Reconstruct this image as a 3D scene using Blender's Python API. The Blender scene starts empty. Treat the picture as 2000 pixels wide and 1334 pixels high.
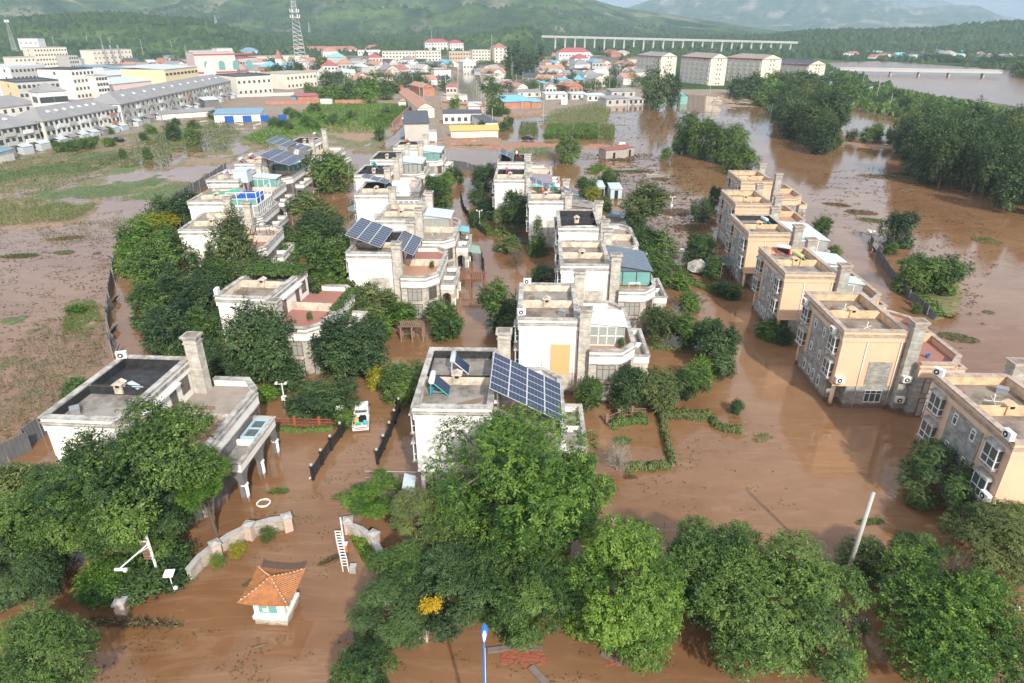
import bpy, math, random
import numpy as np
from mathutils import Vector, Matrix

SC = bpy.context.scene
COL = SC.collection
R = math.radians

# ------------------------------------------------------------------ camera, sky, sun, exposure
CAM_H, PITCH, FPX = 35.0, 25.536, 1281.0          # drone height over the water, tilt down, focal length for a 2000 px wide frame
cam_d = bpy.data.cameras.new("camera")
cam = bpy.data.objects.new("camera", cam_d); COL.objects.link(cam)
cam_d.sensor_width = 36.0; cam_d.lens = FPX / 2000 * 36
cam_d.clip_start = 0.5; cam_d.clip_end = 30000
cam.location = (0, 0, CAM_H); cam.rotation_euler = (R(90 - PITCH), 0, 0)
SC.camera = cam

SUN_EL, SUN_AZ = 36.0, 19.0                        # the sun stands behind the camera, a little to its right
W = bpy.data.worlds.new("World"); SC.world = W; W.use_nodes = True
wn = W.node_tree.nodes; wl = W.node_tree.links
bg = wn["Background"]; bg.inputs[1].default_value = 0.118
sky = wn.new("ShaderNodeTexSky"); sky.sky_type = 'NISHITA'; sky.sun_disc = False
sky.sun_elevation = R(SUN_EL); sky.sun_rotation = R(180 - SUN_AZ)
sky.air_density = 1.0; sky.dust_density = 4.0; sky.ozone_density = 1.0; sky.altitude = 300
# broken white cloud over the blue
tc = wn.new("ShaderNodeTexCoord"); nz = wn.new("ShaderNodeTexNoise"); nz.inputs['Scale'].default_value = 2.2
nz.inputs['Detail'].default_value = 6; nz.inputs['Roughness'].default_value = .6
cr = wn.new("ShaderNodeValToRGB"); cr.color_ramp.elements[0].position = .36; cr.color_ramp.elements[1].position = .62
cr.color_ramp.elements[0].color = (.25,)*3 + (1,); cr.color_ramp.elements[1].color = (.85,)*3 + (1,)
mx = wn.new("ShaderNodeMix"); mx.data_type = 'RGBA'
wl.new(tc.outputs['Generated'], nz.inputs['Vector']); wl.new(nz.outputs['Fac'], cr.inputs[0]); wl.new(cr.outputs[0], mx.inputs['Factor'])
wl.new(sky.outputs[0], mx.inputs['A']); mx.inputs['B'].default_value = (10.5, 10.4, 11.0, 1)
wl.new(mx.outputs['Result'], bg.inputs[0])

sun_d = bpy.data.lights.new("sun", 'SUN'); sun_d.energy = 4.4; sun_d.angle = R(1.5); sun_d.color = (1, .93, .82)
sun = bpy.data.objects.new("sun", sun_d); COL.objects.link(sun)
sd = Vector((math.sin(R(SUN_AZ)) * math.cos(R(SUN_EL)), -math.cos(R(SUN_AZ)) * math.cos(R(SUN_EL)), math.sin(R(SUN_EL))))
sun.rotation_euler = sd.to_track_quat('Z', 'Y').to_euler(); sun.location = (60, -120, 140)

SC.view_settings.view_transform = 'Standard'; SC.view_settings.look = 'None'
SC.view_settings.exposure = 0.25; SC.view_settings.gamma = 1.0
SC.cycles.max_bounces = 6; SC.cycles.diffuse_bounces = 2; SC.cycles.glossy_bounces = 3
SC.cycles.transmission_bounces = 3; SC.cycles.volume_bounces = 1; SC.cycles.transparent_max_bounces = 8
SC.cycles.caustics_reflective = False; SC.cycles.caustics_refractive = False
SC.cycles.use_denoising = True

# ------------------------------------------------------------------ helpers
rnd = random.Random(7)
CP, SP = math.cos(R(PITCH)), math.sin(R(PITCH))
def ray(x, y):
    dx, dy = (x - 1000) / FPX, (667 - y) / FPX
    return dx, CP + dy * SP, -SP + dy * CP
def at(x, y, z=0.0):
    """place in the world that the photograph shows at pixel x, y, at height z over the water"""
    d = ray(x, y); t = (z - CAM_H) / d[2]
    return d[0] * t, d[1] * t
def rise(x, y, Y):
    """X and height of what the photograph shows at pixel x, y, at distance Y"""
    d = ray(x, y); t = Y / d[1]
    return d[0] * t, CAM_H + d[2] * t
def mpp(Y, z=0.0):
    return (Y * CP - (z - CAM_H) * SP) / FPX        # metres per photo pixel at a place

def tag(o, label=None, cat=None, group=None, kind=None):
    if label: o["label"] = label
    if cat: o["category"] = cat
    if group: o["group"] = group
    if kind: o["kind"] = kind
    return o
def empty(name, loc=(0, 0, 0), rz=0.0, label=None, cat=None, group=None):
    o = bpy.data.objects.new(name, None); COL.objects.link(o)
    o.location = loc; o.rotation_euler = (0, 0, R(rz)); o.empty_display_size = .3
    return tag(o, label, cat, group)
def put(name, me, parent=None, loc=(0, 0, 0), rot=(0, 0, 0), scale=(1, 1, 1), mats=None):
    o = bpy.data.objects.new(name, me); COL.objects.link(o)
    o.location = loc; o.rotation_euler = rot; o.scale = scale
    if parent: o.parent = parent
    if mats:
        for i, m in enumerate(mats):
            o.material_slots[i].link = 'OBJECT'; o.material_slots[i].material = m
    return o
def copy_tree(o, parent=None):
    c = o.copy(); COL.objects.link(c)
    if parent: c.parent = parent
    for ch in list(o.children): copy_tree(ch, c)
    return c

class MB:
    """collects solids, builds them as one mesh object"""
    def __init__(s): s.v = []; s.f = []; s.m = []; s.cur = 0
    def mat(s, i): s.cur = i; return s
    def add(s, vs, fs):
        n = len(s.v); s.v += [tuple(p) for p in vs]
        for f in fs: s.f.append([i + n for i in f]); s.m.append(s.cur)
        return s
    def box(s, x0, x1, y0, y1, z0, z1):
        return s.add([(x0, y0, z0), (x1, y0, z0), (x1, y1, z0), (x0, y1, z0), (x0, y0, z1), (x1, y0, z1), (x1, y1, z1), (x0, y1, z1)],
                     [(0, 3, 2, 1), (4, 5, 6, 7), (0, 1, 5, 4), (1, 2, 6, 5), (2, 3, 7, 6), (3, 0, 4, 7)])
    def prism(s, poly, z0, z1, ztop=None):
        n = len(poly); zt = ztop or [z1] * n
        vs = [(p[0], p[1], z0) for p in poly] + [(p[0], p[1], zt[i]) for i, p in enumerate(poly)]
        fs = [tuple(range(n))[::-1], tuple(range(n, 2 * n))] + [(i, (i + 1) % n, n + (i + 1) % n, n + i) for i in range(n)]
        return s.add(vs, fs)
    def strip(s, path, th, z0, z1, closed=False):
        """wall of thickness th to the left of a path"""
        inn = offset_path(path, th, closed); n = len(path); vs = []
        for z in (z0, z1):
            vs += [(p[0], p[1], z) for p in path] + [(p[0], p[1], z) for p in inn]
        fs = []
        for i in range(n if closed else n - 1):
            j = (i + 1) % n
            fs += [(i, j, 2 * n + j, 2 * n + i), (n + j, n + i, 3 * n + i, 3 * n + j), (2 * n + i, 2 * n + j, 3 * n + j, 3 * n + i), (j, i, n + i, n + j)]
        if not closed:
            fs += [(0, 2 * n, 3 * n, n), (n - 1, 2 * n - 1, 4 * n - 1, 3 * n - 1)]
        return s.add(vs, fs)
    def tube(s, p, q, r0, r1=None, n=8, caps=True):
        r1 = r0 if r1 is None else r1
        p = Vector(p); q = Vector(q); d = (q - p).normalized()
        a = d.orthogonal().normalized(); b = d.cross(a)
        vs = []
        for c, r in ((p, r0), (q, r1)):
            for k in range(n):
                t = 2 * math.pi * k / n
                vs.append(c + a * (r * math.cos(t)) + b * (r * math.sin(t)))
        fs = [(k, (k + 1) % n, n + (k + 1) % n, n + k) for k in range(n)]
        if caps: fs += [tuple(range(n))[::-1], tuple(range(n, 2 * n))]
        return s.add(vs, fs)
    def path_tube(s, pts, r, n=6):
        for a, b in zip(pts, pts[1:]): s.tube(a, b, r, r, n)
        return s
    def lathe(s, prof, n=12, c=(0, 0, 0)):
        vs = []; m = len(prof)
        for r, z in prof:
            for k in range(n):
                t = 2 * math.pi * k / n
                vs.append((c[0] + r * math.cos(t), c[1] + r * math.sin(t), c[2] + z))
        fs = [(i * n + k, i * n + (k + 1) % n, (i + 1) * n + (k + 1) % n, (i + 1) * n + k) for i in range(m - 1) for k in range(n)]
        fs += [tuple(range(n))[::-1], tuple(range((m - 1) * n, m * n))]
        return s.add(vs, fs)
    def mesh(s, name, mats, smooth=False):
        me = bpy.data.meshes.new(name); me.from_pydata(s.v, [], s.f)
        for m in (mats if isinstance(mats, (list, tuple)) else [mats]): me.materials.append(m)
        me.polygons.foreach_set("material_index", s.m)
        if smooth: me.polygons.foreach_set("use_smooth", [True] * len(s.f))
        me.validate(); me.update(); return me
    def build(s, name, mats, parent=None, loc=(0, 0, 0), rz=0.0, smooth=False):
        return put(name, s.mesh(name, mats, smooth), parent, loc, (0, 0, R(rz)))

def offset_path(path, d, closed=False):
    n = len(path); out = []
    def nrm(a, b):
        dx, dy = b[0] - a[0], b[1] - a[1]; l = math.hypot(dx, dy) or 1
        return -dy / l, dx / l
    for i in range(n):
        if closed or 0 < i < n - 1:
            n1 = nrm(path[i - 1], path[i]); n2 = nrm(path[i], path[(i + 1) % n])
            k = 1 + n1[0] * n2[0] + n1[1] * n2[1]
            out.append((path[i][0] + d * (n1[0] + n2[0]) / k, path[i][1] + d * (n1[1] + n2[1]) / k))
        else:
            a = nrm(path[0], path[1]) if i == 0 else nrm(path[-2], path[-1])
            out.append((path[i][0] + d * a[0], path[i][1] + d * a[1]))
    return out

CACHE = {}
def cached(key, fn):
    if key not in CACHE: CACHE[key] = fn()
    return CACHE[key]

def fast_mesh(name, V, F, mats, attrs=None, smooth=False, mi=None):
    """V (n,3), F (m,k) arrays -> mesh"""
    me = bpy.data.meshes.new(name); n, (m, k) = len(V), F.shape
    me.vertices.add(n); me.vertices.foreach_set("co", np.ascontiguousarray(V, np.float32).ravel())
    me.loops.add(m * k); me.loops.foreach_set("vertex_index", np.ascontiguousarray(F, np.int32).ravel())
    me.polygons.add(m); me.polygons.foreach_set("loop_start", np.arange(0, m * k, k, dtype=np.int32))
    me.polygons.foreach_set("loop_total", np.full(m, k, np.int32))
    if smooth: me.polygons.foreach_set("use_smooth", np.ones(m, bool))
    for mt in mats: me.materials.append(mt)
    if mi is not None: me.polygons.foreach_set("material_index", np.ascontiguousarray(mi, np.int32))
    me.update(calc_edges=True)
    for an, arr in (attrs or {}).items():
        arr = np.ascontiguousarray(arr, np.float32)
        if arr.ndim == 1:
            a = me.attributes.new(an, 'FLOAT', 'POINT'); a.data.foreach_set("value", arr)
        else:
            a = me.attributes.new(an, 'FLOAT_COLOR', 'POINT'); a.data.foreach_set("color", arr.ravel())
    return me

# smooth value noise on arrays
_ng = np.random.default_rng(3).random((64, 64))
def vnoise(x, y):
    xi = np.floor(x).astype(int); yi = np.floor(y).astype(int); fx = x - xi; fy = y - yi
    fx = fx * fx * (3 - 2 * fx); fy = fy * fy * (3 - 2 * fy)
    g = lambda a, b: _ng[a % 64, b % 64]
    return (g(xi, yi) * (1 - fx) + g(xi + 1, yi) * fx) * (1 - fy) + (g(xi, yi + 1) * (1 - fx) + g(xi + 1, yi + 1) * fx) * fy
def fbm(x, y, o=4):
    t = 0; a = .5
    for k in range(o):
        t = t + a * vnoise(x + 17.3 * k, y - 9.1 * k); x = x * 2.03; y = y * 2.03; a *= .5
    return t / (1 - .5 ** o)
def inpoly(x, y, P):
    ins = np.zeros(np.shape(x), bool); n = len(P)
    for i in range(n):
        x1, y1 = P[i]; x2, y2 = P[(i + 1) % n]
        c = ((y1 > y) != (y2 > y))
        with np.errstate(divide='ignore', invalid='ignore'):
            xx = (x2 - x1) * (y - y1) / ((y2 - y1) or 1e-9) + x1
        ins ^= c & (x < xx)
    return ins

# ------------------------------------------------------------------ materials
MATS = {}
def nodes(name):
    m = bpy.data.materials.new(name); m.use_nodes = True; MATS[name] = m
    nt = m.node_tree; return m, nt.nodes, nt.links, nt.nodes["Principled BSDF"]
def rgb(c): return (c[0], c[1], c[2], 1)
def tide_line(n, l, src, top):
    """silt left on walls up to the flood's highest level"""
    tc = n.new("ShaderNodeTexCoord"); sx = n.new("ShaderNodeSeparateXYZ"); l.new(tc.outputs['Object'], sx.inputs[0])
    nz = n.new("ShaderNodeTexNoise"); nz.inputs['Scale'].default_value = 2.2; nz.inputs['Detail'].default_value = 6; l.new(tc.outputs['Object'], nz.inputs['Vector'])
    ad = n.new("ShaderNodeMath"); ad.operation = 'MULTIPLY_ADD'; ad.inputs[1].default_value = -.55; l.new(nz.outputs['Fac'], ad.inputs[0]); l.new(sx.outputs['Z'], ad.inputs[2])
    mr = n.new("ShaderNodeMapRange"); mr.inputs['From Min'].default_value = top - .42; mr.inputs['From Max'].default_value = top - .2; mr.inputs['To Min'].default_value = .85; mr.inputs['To Max'].default_value = 0; l.new(ad.outputs[0], mr.inputs['Value'])
    m2 = n.new("ShaderNodeMix"); m2.data_type = 'RGBA'; m2.inputs['B'].default_value = (.17, .10, .06, 1); l.new(src, m2.inputs['A']); l.new(mr.outputs[0], m2.inputs['Factor']); return m2.outputs['Result']
def mat(name, col, rough=.75, var=.18, scale=1.5, stain=None, stain_amt=.5, sscale=.5, bump=0.0, bscale=20, metal=0.0, spec=.3, stretch=None, spos=(.45, .62), tide=0.0):
    """paint, plaster, metal: fine tone noise, plus larger weather stains of another colour"""
    m, n, l, b = nodes(name)
    tc = n.new("ShaderNodeTexCoord"); src = tc.outputs['Object']
    if stretch:
        mp = n.new("ShaderNodeMapping"); mp.inputs['Scale'].default_value = stretch
        l.new(src, mp.inputs[0]); src = mp.outputs[0]
    nz = n.new("ShaderNodeTexNoise"); nz.inputs['Scale'].default_value = scale; nz.inputs['Detail'].default_value = 6; nz.inputs['Roughness'].default_value = .65
    l.new(src, nz.inputs['Vector'])
    mx = n.new("ShaderNodeMix"); mx.data_type = 'RGBA'
    mx.inputs['A'].default_value = rgb([c * (1 - var) for c in col]); mx.inputs['B'].default_value = rgb([min(1, c * (1 + var)) for c in col])
    l.new(nz.outputs['Fac'], mx.inputs['Factor']); out = mx.outputs['Result']
    if stain:
        n2 = n.new("ShaderNodeTexNoise"); n2.inputs['Scale'].default_value = sscale; n2.inputs['Detail'].default_value = 8; n2.inputs['Roughness'].default_value = .7
        l.new(src, n2.inputs['Vector'])
        cr = n.new("ShaderNodeValToRGB"); cr.color_ramp.elements[0].position = spos[0]; cr.color_ramp.elements[1].position = spos[1]
        cr.color_ramp.elements[0].color = (0, 0, 0, 1); cr.color_ramp.elements[1].color = (stain_amt,) * 3 + (1,)
        l.new(n2.outputs['Fac'], cr.inputs[0])
        m2 = n.new("ShaderNodeMix"); m2.data_type = 'RGBA'; m2.inputs['B'].default_value = rgb(stain)
        l.new(out, m2.inputs['A']); l.new(cr.outputs[0], m2.inputs['Factor']); out = m2.outputs['Result']
    if tide: out = tide_line(n, l, out, tide)
    l.new(out, b.inputs['Base Color'])
    b.inputs['Roughness'].default_value = rough; b.inputs['Metallic'].default_value = metal; b.inputs['Specular IOR Level'].default_value = spec
    if bump:
        n3 = n.new("ShaderNodeTexNoise"); n3.inputs['Scale'].default_value = bscale; n3.inputs['Detail'].default_value = 4
        l.new(src, n3.inputs['Vector']); bp = n.new("ShaderNodeBump"); bp.inputs['Strength'].default_value = bump; bp.inputs['Distance'].default_value = .05
        l.new(n3.outputs['Fac'], bp.inputs['Height']); l.new(bp.outputs[0], b.inputs['Normal'])
    return m
def stone(name, c1, c2, mortar, scale=2.2, tide=.55):
    """ragged slate cladding laid in thin courses"""
    m, n, l, b = nodes(name)
    tc = n.new("ShaderNodeTexCoord"); sx = n.new("ShaderNodeSeparateXYZ"); l.new(tc.outputs['Object'], sx.inputs[0])
    ad = n.new("ShaderNodeMath"); ad.operation = 'ADD'; l.new(sx.outputs['X'], ad.inputs[0]); l.new(sx.outputs['Y'], ad.inputs[1])
    cb = n.new("ShaderNodeCombineXYZ"); l.new(ad.outputs[0], cb.inputs['X']); l.new(sx.outputs['Z'], cb.inputs['Y'])
    nd = n.new("ShaderNodeTexNoise"); nd.inputs['Scale'].default_value = 3; l.new(tc.outputs['Object'], nd.inputs['Vector'])
    va = n.new("ShaderNodeVectorMath"); va.operation = 'MULTIPLY_ADD'; va.inputs[1].default_value = (.35, .12, 0)
    l.new(nd.outputs['Color'], va.inputs[0]); l.new(cb.outputs[0], va.inputs[2])
    br = n.new("ShaderNodeTexBrick"); br.inputs['Scale'].default_value = scale; br.inputs['Color1'].default_value = rgb(c1); br.inputs['Color2'].default_value = rgb(c2)
    br.inputs['Mortar'].default_value = rgb(mortar); br.inputs['Mortar Size'].default_value = .012; br.inputs['Bias'].default_value = .1
    br.inputs['Brick Width'].default_value = .9; br.inputs['Row Height'].default_value = .22; br.offset = .37
    l.new(va.outputs[0], br.inputs['Vector'])
    nz = n.new("ShaderNodeTexNoise"); nz.inputs['Scale'].default_value = 1.4; nz.inputs['Detail'].default_value = 7; l.new(tc.outputs['Object'], nz.inputs['Vector'])
    mx = n.new("ShaderNodeMix"); mx.data_type = 'RGBA'; mx.blend_type = 'MULTIPLY'; mx.inputs['Factor'].default_value = .75
    cr = n.new("ShaderNodeValToRGB"); cr.color_ramp.elements[0].position = .3; cr.color_ramp.elements[0].color = (.5, .5, .5, 1); cr.color_ramp.elements[1].position = .65; cr.color_ramp.elements[1].color = (1.15, 1.15, 1.12, 1)
    l.new(nz.outputs['Fac'], cr.inputs[0]); l.new(br.outputs['Color'], mx.inputs['A']); l.new(cr.outputs[0], mx.inputs['B']); l.new(tide_line(n, l, mx.outputs['Result'], tide), b.inputs['Base Color'])
    bp = n.new("ShaderNodeBump"); bp.inputs['Strength'].default_value = .8; bp.inputs['Distance'].default_value = .06
    l.new(br.outputs['Color'], bp.inputs['Height']); l.new(bp.outputs[0], b.inputs['Normal']); b.inputs['Roughness'].default_value = .85
    return m
def leafmat(name, lo, hi, rough=.5):
    m, n, l, b = nodes(name)
    a = n.new("ShaderNodeAttribute"); a.attribute_name = "tint"
    oi = n.new("ShaderNodeObjectInfo")
    ad = n.new("ShaderNodeMath"); ad.operation = 'MULTIPLY_ADD'; ad.inputs[1].default_value = .42; l.new(oi.outputs['Random'], ad.inputs[0]); l.new(a.outputs['Fac'], ad.inputs[2])
    sb = n.new("ShaderNodeMath"); sb.operation = 'SUBTRACT'; sb.inputs[1].default_value = .22; l.new(ad.outputs[0], sb.inputs[0])
    mx = n.new("ShaderNodeMix"); mx.data_type = 'RGBA'; mx.clamp_factor = True
    mx.inputs['A'].default_value = rgb(lo); mx.inputs['B'].default_value = rgb(hi); l.new(sb.outputs[0], mx.inputs['Factor'])
    l.new(mx.outputs['Result'], b.inputs['Base Color']); b.inputs['Roughness'].default_value = rough; b.inputs['Specular IOR Level'].default_value = .35
    tr = n.new("ShaderNodeBsdfTranslucent"); ms = n.new("ShaderNodeMixShader"); ms.inputs[0].default_value = .25
    l.new(mx.outputs['Result'], tr.inputs['Color']); l.new(b.outputs[0], ms.inputs[1]); l.new(tr.outputs[0], ms.inputs[2])
    l.new(ms.outputs[0], n["Material Output"].inputs['Surface'])
    return m
def glassmat(name, col, rough=.12):
    m = mat(name, col, rough, .25, .8, spec=.6); return m

PAINT = mat("white_plaster", (.83, .81, .77), .8, .06, 1.2, (.50, .45, .38), .5, .6, spos=(.48, .74), stretch=(1, 1, .22), tide=.55)
PEACH = mat("peach_plaster", (.73, .50, .345), .8, .07, 1.2, (.46, .31, .22), .55, .6, spos=(.48, .74), stretch=(1, 1, .22), tide=.55)
CREAM = mat("cream_plaster", (.68, .59, .48), .8, .1, 1.5, (.27, .23, .19), .7, .9)
PEACHIN = mat("peach_parapet_inside", (.70, .49, .31), .8, .12, 1.5, (.3, .22, .15), .6, 1.1)
GREYST = mat("grey_stucco", (.165, .16, .165), .85, .1, 2, (.26, .25, .24), .4, .5, tide=.55)
COPING = mat("weathered_coping", (.47, .45, .42), .85, .2, 2.5, (.15, .14, .125), .8, 1.1, spos=(.42, .6))
COPINGP = mat("weathered_pink_coping", (.45, .36, .30), .85, .18, 2.5, (.2, .17, .14), .7, 1.3)
ROOFC = mat("bare_concrete_roof", (.29, .27, .245), .9, .2, 1.5, (.11, .10, .09), .8, .55, bump=.1)
ROOFB = mat("brown_stained_roof", (.26, .22, .18), .9, .25, 1.5, (.11, .09, .075), .85, .5, bump=.1)
TAR = mat("black_bitumen_roof", (.028, .029, .033), .6, .3, 3, (.09, .09, .09), .4, 1.2, bump=.15)
TILER = mat("red_terrace_tile", (.36, .16, .13), .75, .2, 3, (.24, .16, .13), .5, .8)
TILEB = mat("tan_terrace_tile", (.44, .26, .17), .75, .15, 3, (.33, .22, .16), .5, .8)
TILEG = mat("grey_terrace_screed", (.33, .28, .24), .85, .25, 4, (.2, .17, .15), .5, 1)
STONEW = stone("pale_slate_cladding", (.50, .47, .415), (.66, .62, .55), (.36, .335, .3))
STONEG = stone("grey_slate_cladding", (.27, .265, .25), (.43, .42, .39), (.19, .185, .175))
STONEP = stone("greenish_slate_cladding", (.36, .36, .33), (.5, .49, .45), (.27, .26, .24))
WOODFR = mat("brown_window_frame", (.22, .115, .075), .5, .15, 4)
WHITEFR = mat("white_window_frame", (.80, .80, .79), .4, .05, 4)
DARKFR = mat("dark_metal_frame", (.05, .05, .055), .45, .1, 4)
GLASS = glassmat("window_glass", (.085, .105, .105))
GLASSC = glassmat("curtained_glass", (.33, .35, .33), .2)
GLASSG = glassmat("green_tinted_glass", (.16, .36, .34), .15)
PIPE = mat("white_pvc_pipe", (.78, .74, .68), .5, .06, 2)
STEEL = mat("galvanised_steel", (.48, .49, .5), .4, .1, 3, metal=.6)
SHEETB = mat("pale_blue_sheet_roof", (.50, .60, .64), .45, .08, 2, (.4, .46, .48), .4, .8)
SHEETD = mat("slate_blue_glass_roof", (.115, .15, .19), .3, .12, 2, (.2, .24, .28), .3, 1)
SHEETW = mat("white_sheet", (.8, .82, .82), .5, .05, 2)
ACW = mat("white_enamel", (.78, .78, .76), .45, .05, 3)
BLACK = mat("black_plastic", (.02, .02, .022), .5, .1, 3)
PVDARK = mat("photovoltaic_cells", (.022, .036, .078), .28, .15, .6, spec=.35)
ALU = mat("aluminium_frame", (.68, .69, .70), .4, .05, 3, metal=.3)
WOODT = mat("weathered_timber", (.24, .165, .12), .85, .2, 3)
BARK = mat("bark", (.14, .11, .085), .9, .25, 4, bump=.3, bscale=12)
BARKP = mat("pale_bark", (.30, .28, .24), .9, .2, 4)
IRON = mat("black_iron", (.022, .022, .024), .55, .2, 4)
L_MID = leafmat("leaf_mid_green", (.02, .06, .016), (.155, .25, .05))
L_DARK = leafmat("leaf_dark_green", (.017, .046, .02), (.10, .17, .05))
L_BRI = leafmat("leaf_bright_green", (.032, .095, .014), (.20, .33, .045))
L_OLI = leafmat("leaf_olive_green", (.055, .09, .028), (.20, .25, .075))
L_YEL = leafmat("leaf_yellow", (.2, .24, .02), (.42, .38, .03))
L_POP = leafmat("leaf_poplar_green", (.026, .06, .022), (.10, .16, .055))
L_PALE = leafmat("leaf_pale_green", (.07, .13, .03), (.19, .28, .07))
L_GOLD = leafmat("leaf_gold", (.42, .27, .01), (.6, .42, .02))
# ------------------------------------------------------------------ ground, water, hills
def proj(X, Y, Z):
    f = Y * CP - (Z - CAM_H) * SP; u = Y * SP + (Z - CAM_H) * CP
    return 1000 + FPX * X / f, 667 - FPX * u / f
MUD, DIRT, GRASS, LAWN, ASPH, RED, WOODS = (.19, .125, .085), (.27, .19, .125), (.095, .125, .045), (.09, .135, .05), (.27, .25, .23), (.36, .16, .09), (.05, .085, .028)
RIVER = [(1618, 122), (1720, 119), (1960, 136), (2150, 150), (2150, 240), (2000, 213), (1900, 199), (1800, 184), (1700, 158), (1640, 142)]
TOWN = [(-700, 60), (1640, 60), (1640, 130), (1600, 165), (1420, 188), (1330, 184), (1185, 200), (1165, 216), (985, 226), (975, 262), (880, 270), (790, 285), (700, 262), (560, 240), (455, 225), (300, 255), (140, 292), (0, 310), (-700, 420)]
LEFT = [(-400, 500), (0, 305), (140, 290), (300, 252), (455, 222), (560, 235), (700, 258), (800, 272), (790, 302), (700, 302), (560, 268), (440, 318), (395, 362), (330, 402), (235, 500), (214, 690), (90, 845), (-60, 905), (-400, 1000)]
# outline, height, roughness of the height, colour, second colour
ZONES = [
    (TOWN, .45, .25, DIRT, (.24, .22, .19)),
    (LEFT, .09, .8, (.20, .16, .095), (.15, .15, .07)),
    ([(-400, 520), (0, 395), (60, 388), (240, 388), (330, 400), (235, 500), (214, 690), (90, 845), (-60, 905), (-400, 1000)], -.12, .34, MUD, (.13, .105, .06)),
    ([(190, 352), (240, 338), (430, 318), (440, 322), (395, 350), (330, 356), (225, 366)], -.14, .35, MUD, DIRT),
    ([(210, 320), (300, 312), (345, 300), (380, 270), (420, 262), (400, 300), (330, 326), (230, 336)], -.06, .3, DIRT, MUD),
    ([(450, 300), (480, 268), (530, 240), (560, 238), (505, 272), (480, 302)], -.3, .2, MUD, DIRT),
    ([(-200, 640), (60, 620), (110, 640), (200, 590), (214, 690), (90, 845), (-60, 905), (-400, 960)], -.055, .42, MUD, (.14, .12, .06)),
    ([(-60, 410), (0, 385), (70, 384), (170, 400), (230, 372), (170, 432), (0, 448)], .06, .26, (.14, .13, .055), DIRT),
    ([(55, 384), (92, 368), (197, 362), (295, 348), (323, 351), (227, 388), (108, 388)], .14, .05, LAWN, (.10, .14, .05)),
    ([(326, 359), (396, 359), (335, 393), (237, 391)], .14, .05, (.10, .15, .045), (.12, .15, .06)),
    ([(-60, 360), (0, 341), (61, 328), (169, 322), (166, 338), (55, 344), (-60, 372)], .22, .06, LAWN, GRASS),
    ([(221, 325), (286, 325), (264, 334), (218, 344)], .22, .05, (.10, .2, .03), LAWN),
    ([(120, 304), (234, 299), (227, 308), (148, 313)], .24, .06, LAWN, GRASS),
    ([(353, 313), (436, 307), (461, 316), (369, 322)], .22, .08, (.17, .17, .07), DIRT),
    ([(0, 626), (52, 620), (40, 636), (0, 641)], .12, .05, LAWN, GRASS),
    ([(130, 590), (180, 580), (212, 610), (160, 650), (125, 620)], .14, .3, (.13, .12, .05), DIRT),
    ([(470, 275), (560, 238), (620, 198), (800, 205), (790, 228), (745, 266), (705, 285), (600, 262), (515, 288)], .5, .2, GRASS, (.12, .16, .05)),
    ([(620, 245), (690, 240), (745, 262), (705, 282), (640, 265)], .45, .2, DIRT, (.3, .2, .13)),
    ([(890, 112), (914, 112), (944, 212), (900, 212)], -.6, .1, MUD, MUD),
    ([(795, 200), (812, 200), (785, 285), (748, 285), (790, 230)], -.3, .2, MUD, DIRT),
    ([(860, 272), (975, 263), (990, 279), (1180, 283), (1182, 290), (960, 292), (870, 287)], .12, .4, RED, DIRT),
    ([(1050, 228), (1170, 210), (1200, 250), (1185, 276), (1060, 276)], .02, .2, MUD, (.15, .14, .07)),
    ([(1440, 165), (1620, 130), (1720, 160), (1880, 195), (2000, 215), (2200, 240), (2200, 275), (2000, 250), (1800, 240), (1720, 208), (1650, 208), (1560, 195), (1500, 195)], .9, .4, WOODS, GRASS),
    ([(1480, 205), (1560, 200), (1640, 255), (1650, 290), (1600, 300), (1540, 265)], -.02, .45, MUD, WOODS),
    ([(1640, 262), (1770, 280), (1765, 300), (1650, 282)], .15, .4, RED, DIRT),
    ([(1780, 310), (1900, 300), (2200, 330), (2200, 420), (1950, 385), (1830, 350)], -.12, .35, MUD, WOODS),
    ([(1757, 500), (1800, 535), (1890, 570), (1870, 612), (1835, 628), (1815, 620), (1780, 570)], .14, .3, (.16, .15, .06), (.12, .14, .05)),
    ([(1400, 190), (1460, 192), (1480, 208), (1430, 215), (1380, 205)], .02, .35, DIRT, (.34, .26, .2)),
    ([(1630, 130), (1650, 128), (1640, 140)], -.3, .2, MUD, MUD),
    (RIVER, -1.6, .1, MUD, MUD),
]
def zone_fields(X, Y):
    px, py = proj(X, Y, 0 * X)
    k = np.clip(py - 60, 5, 900) / 900; k = np.where(px < 800, np.maximum(k, .5 * np.clip((py - 230) / 100, 0, 1)), k)
    jx = (fbm(X / 4.0 + 3, Y / 4.0) - .5); jy = (fbm(X / 4.0 - 31, Y / 4.0 + 8) - .5)
    px = px + jx * 90 * k; py = py + jy * 45 * k
    z = np.full(X.shape, -1.2); rg = np.zeros(X.shape); c = np.empty(X.shape + (3,)); c[:] = MUD
    n1 = fbm(X / 7.0, Y / 7.0)[..., None]
    for P, h, r, c1, c2 in ZONES:
        i = inpoly(px, py, P); z[i] = h; rg[i] = r
        t = np.clip((n1 - .35) / .3, 0, 1); c[i] = (np.array(c1) * (1 - t) + np.array(c2) * t)[i]
    n = fbm(X / 3.2, Y / 3.2, 5) - .5; n2 = fbm(X / .9 + 5, Y / .9, 2) - .5
    z = z + rg * (n * 1.3 + n2 * .5)
    return z, c
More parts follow.
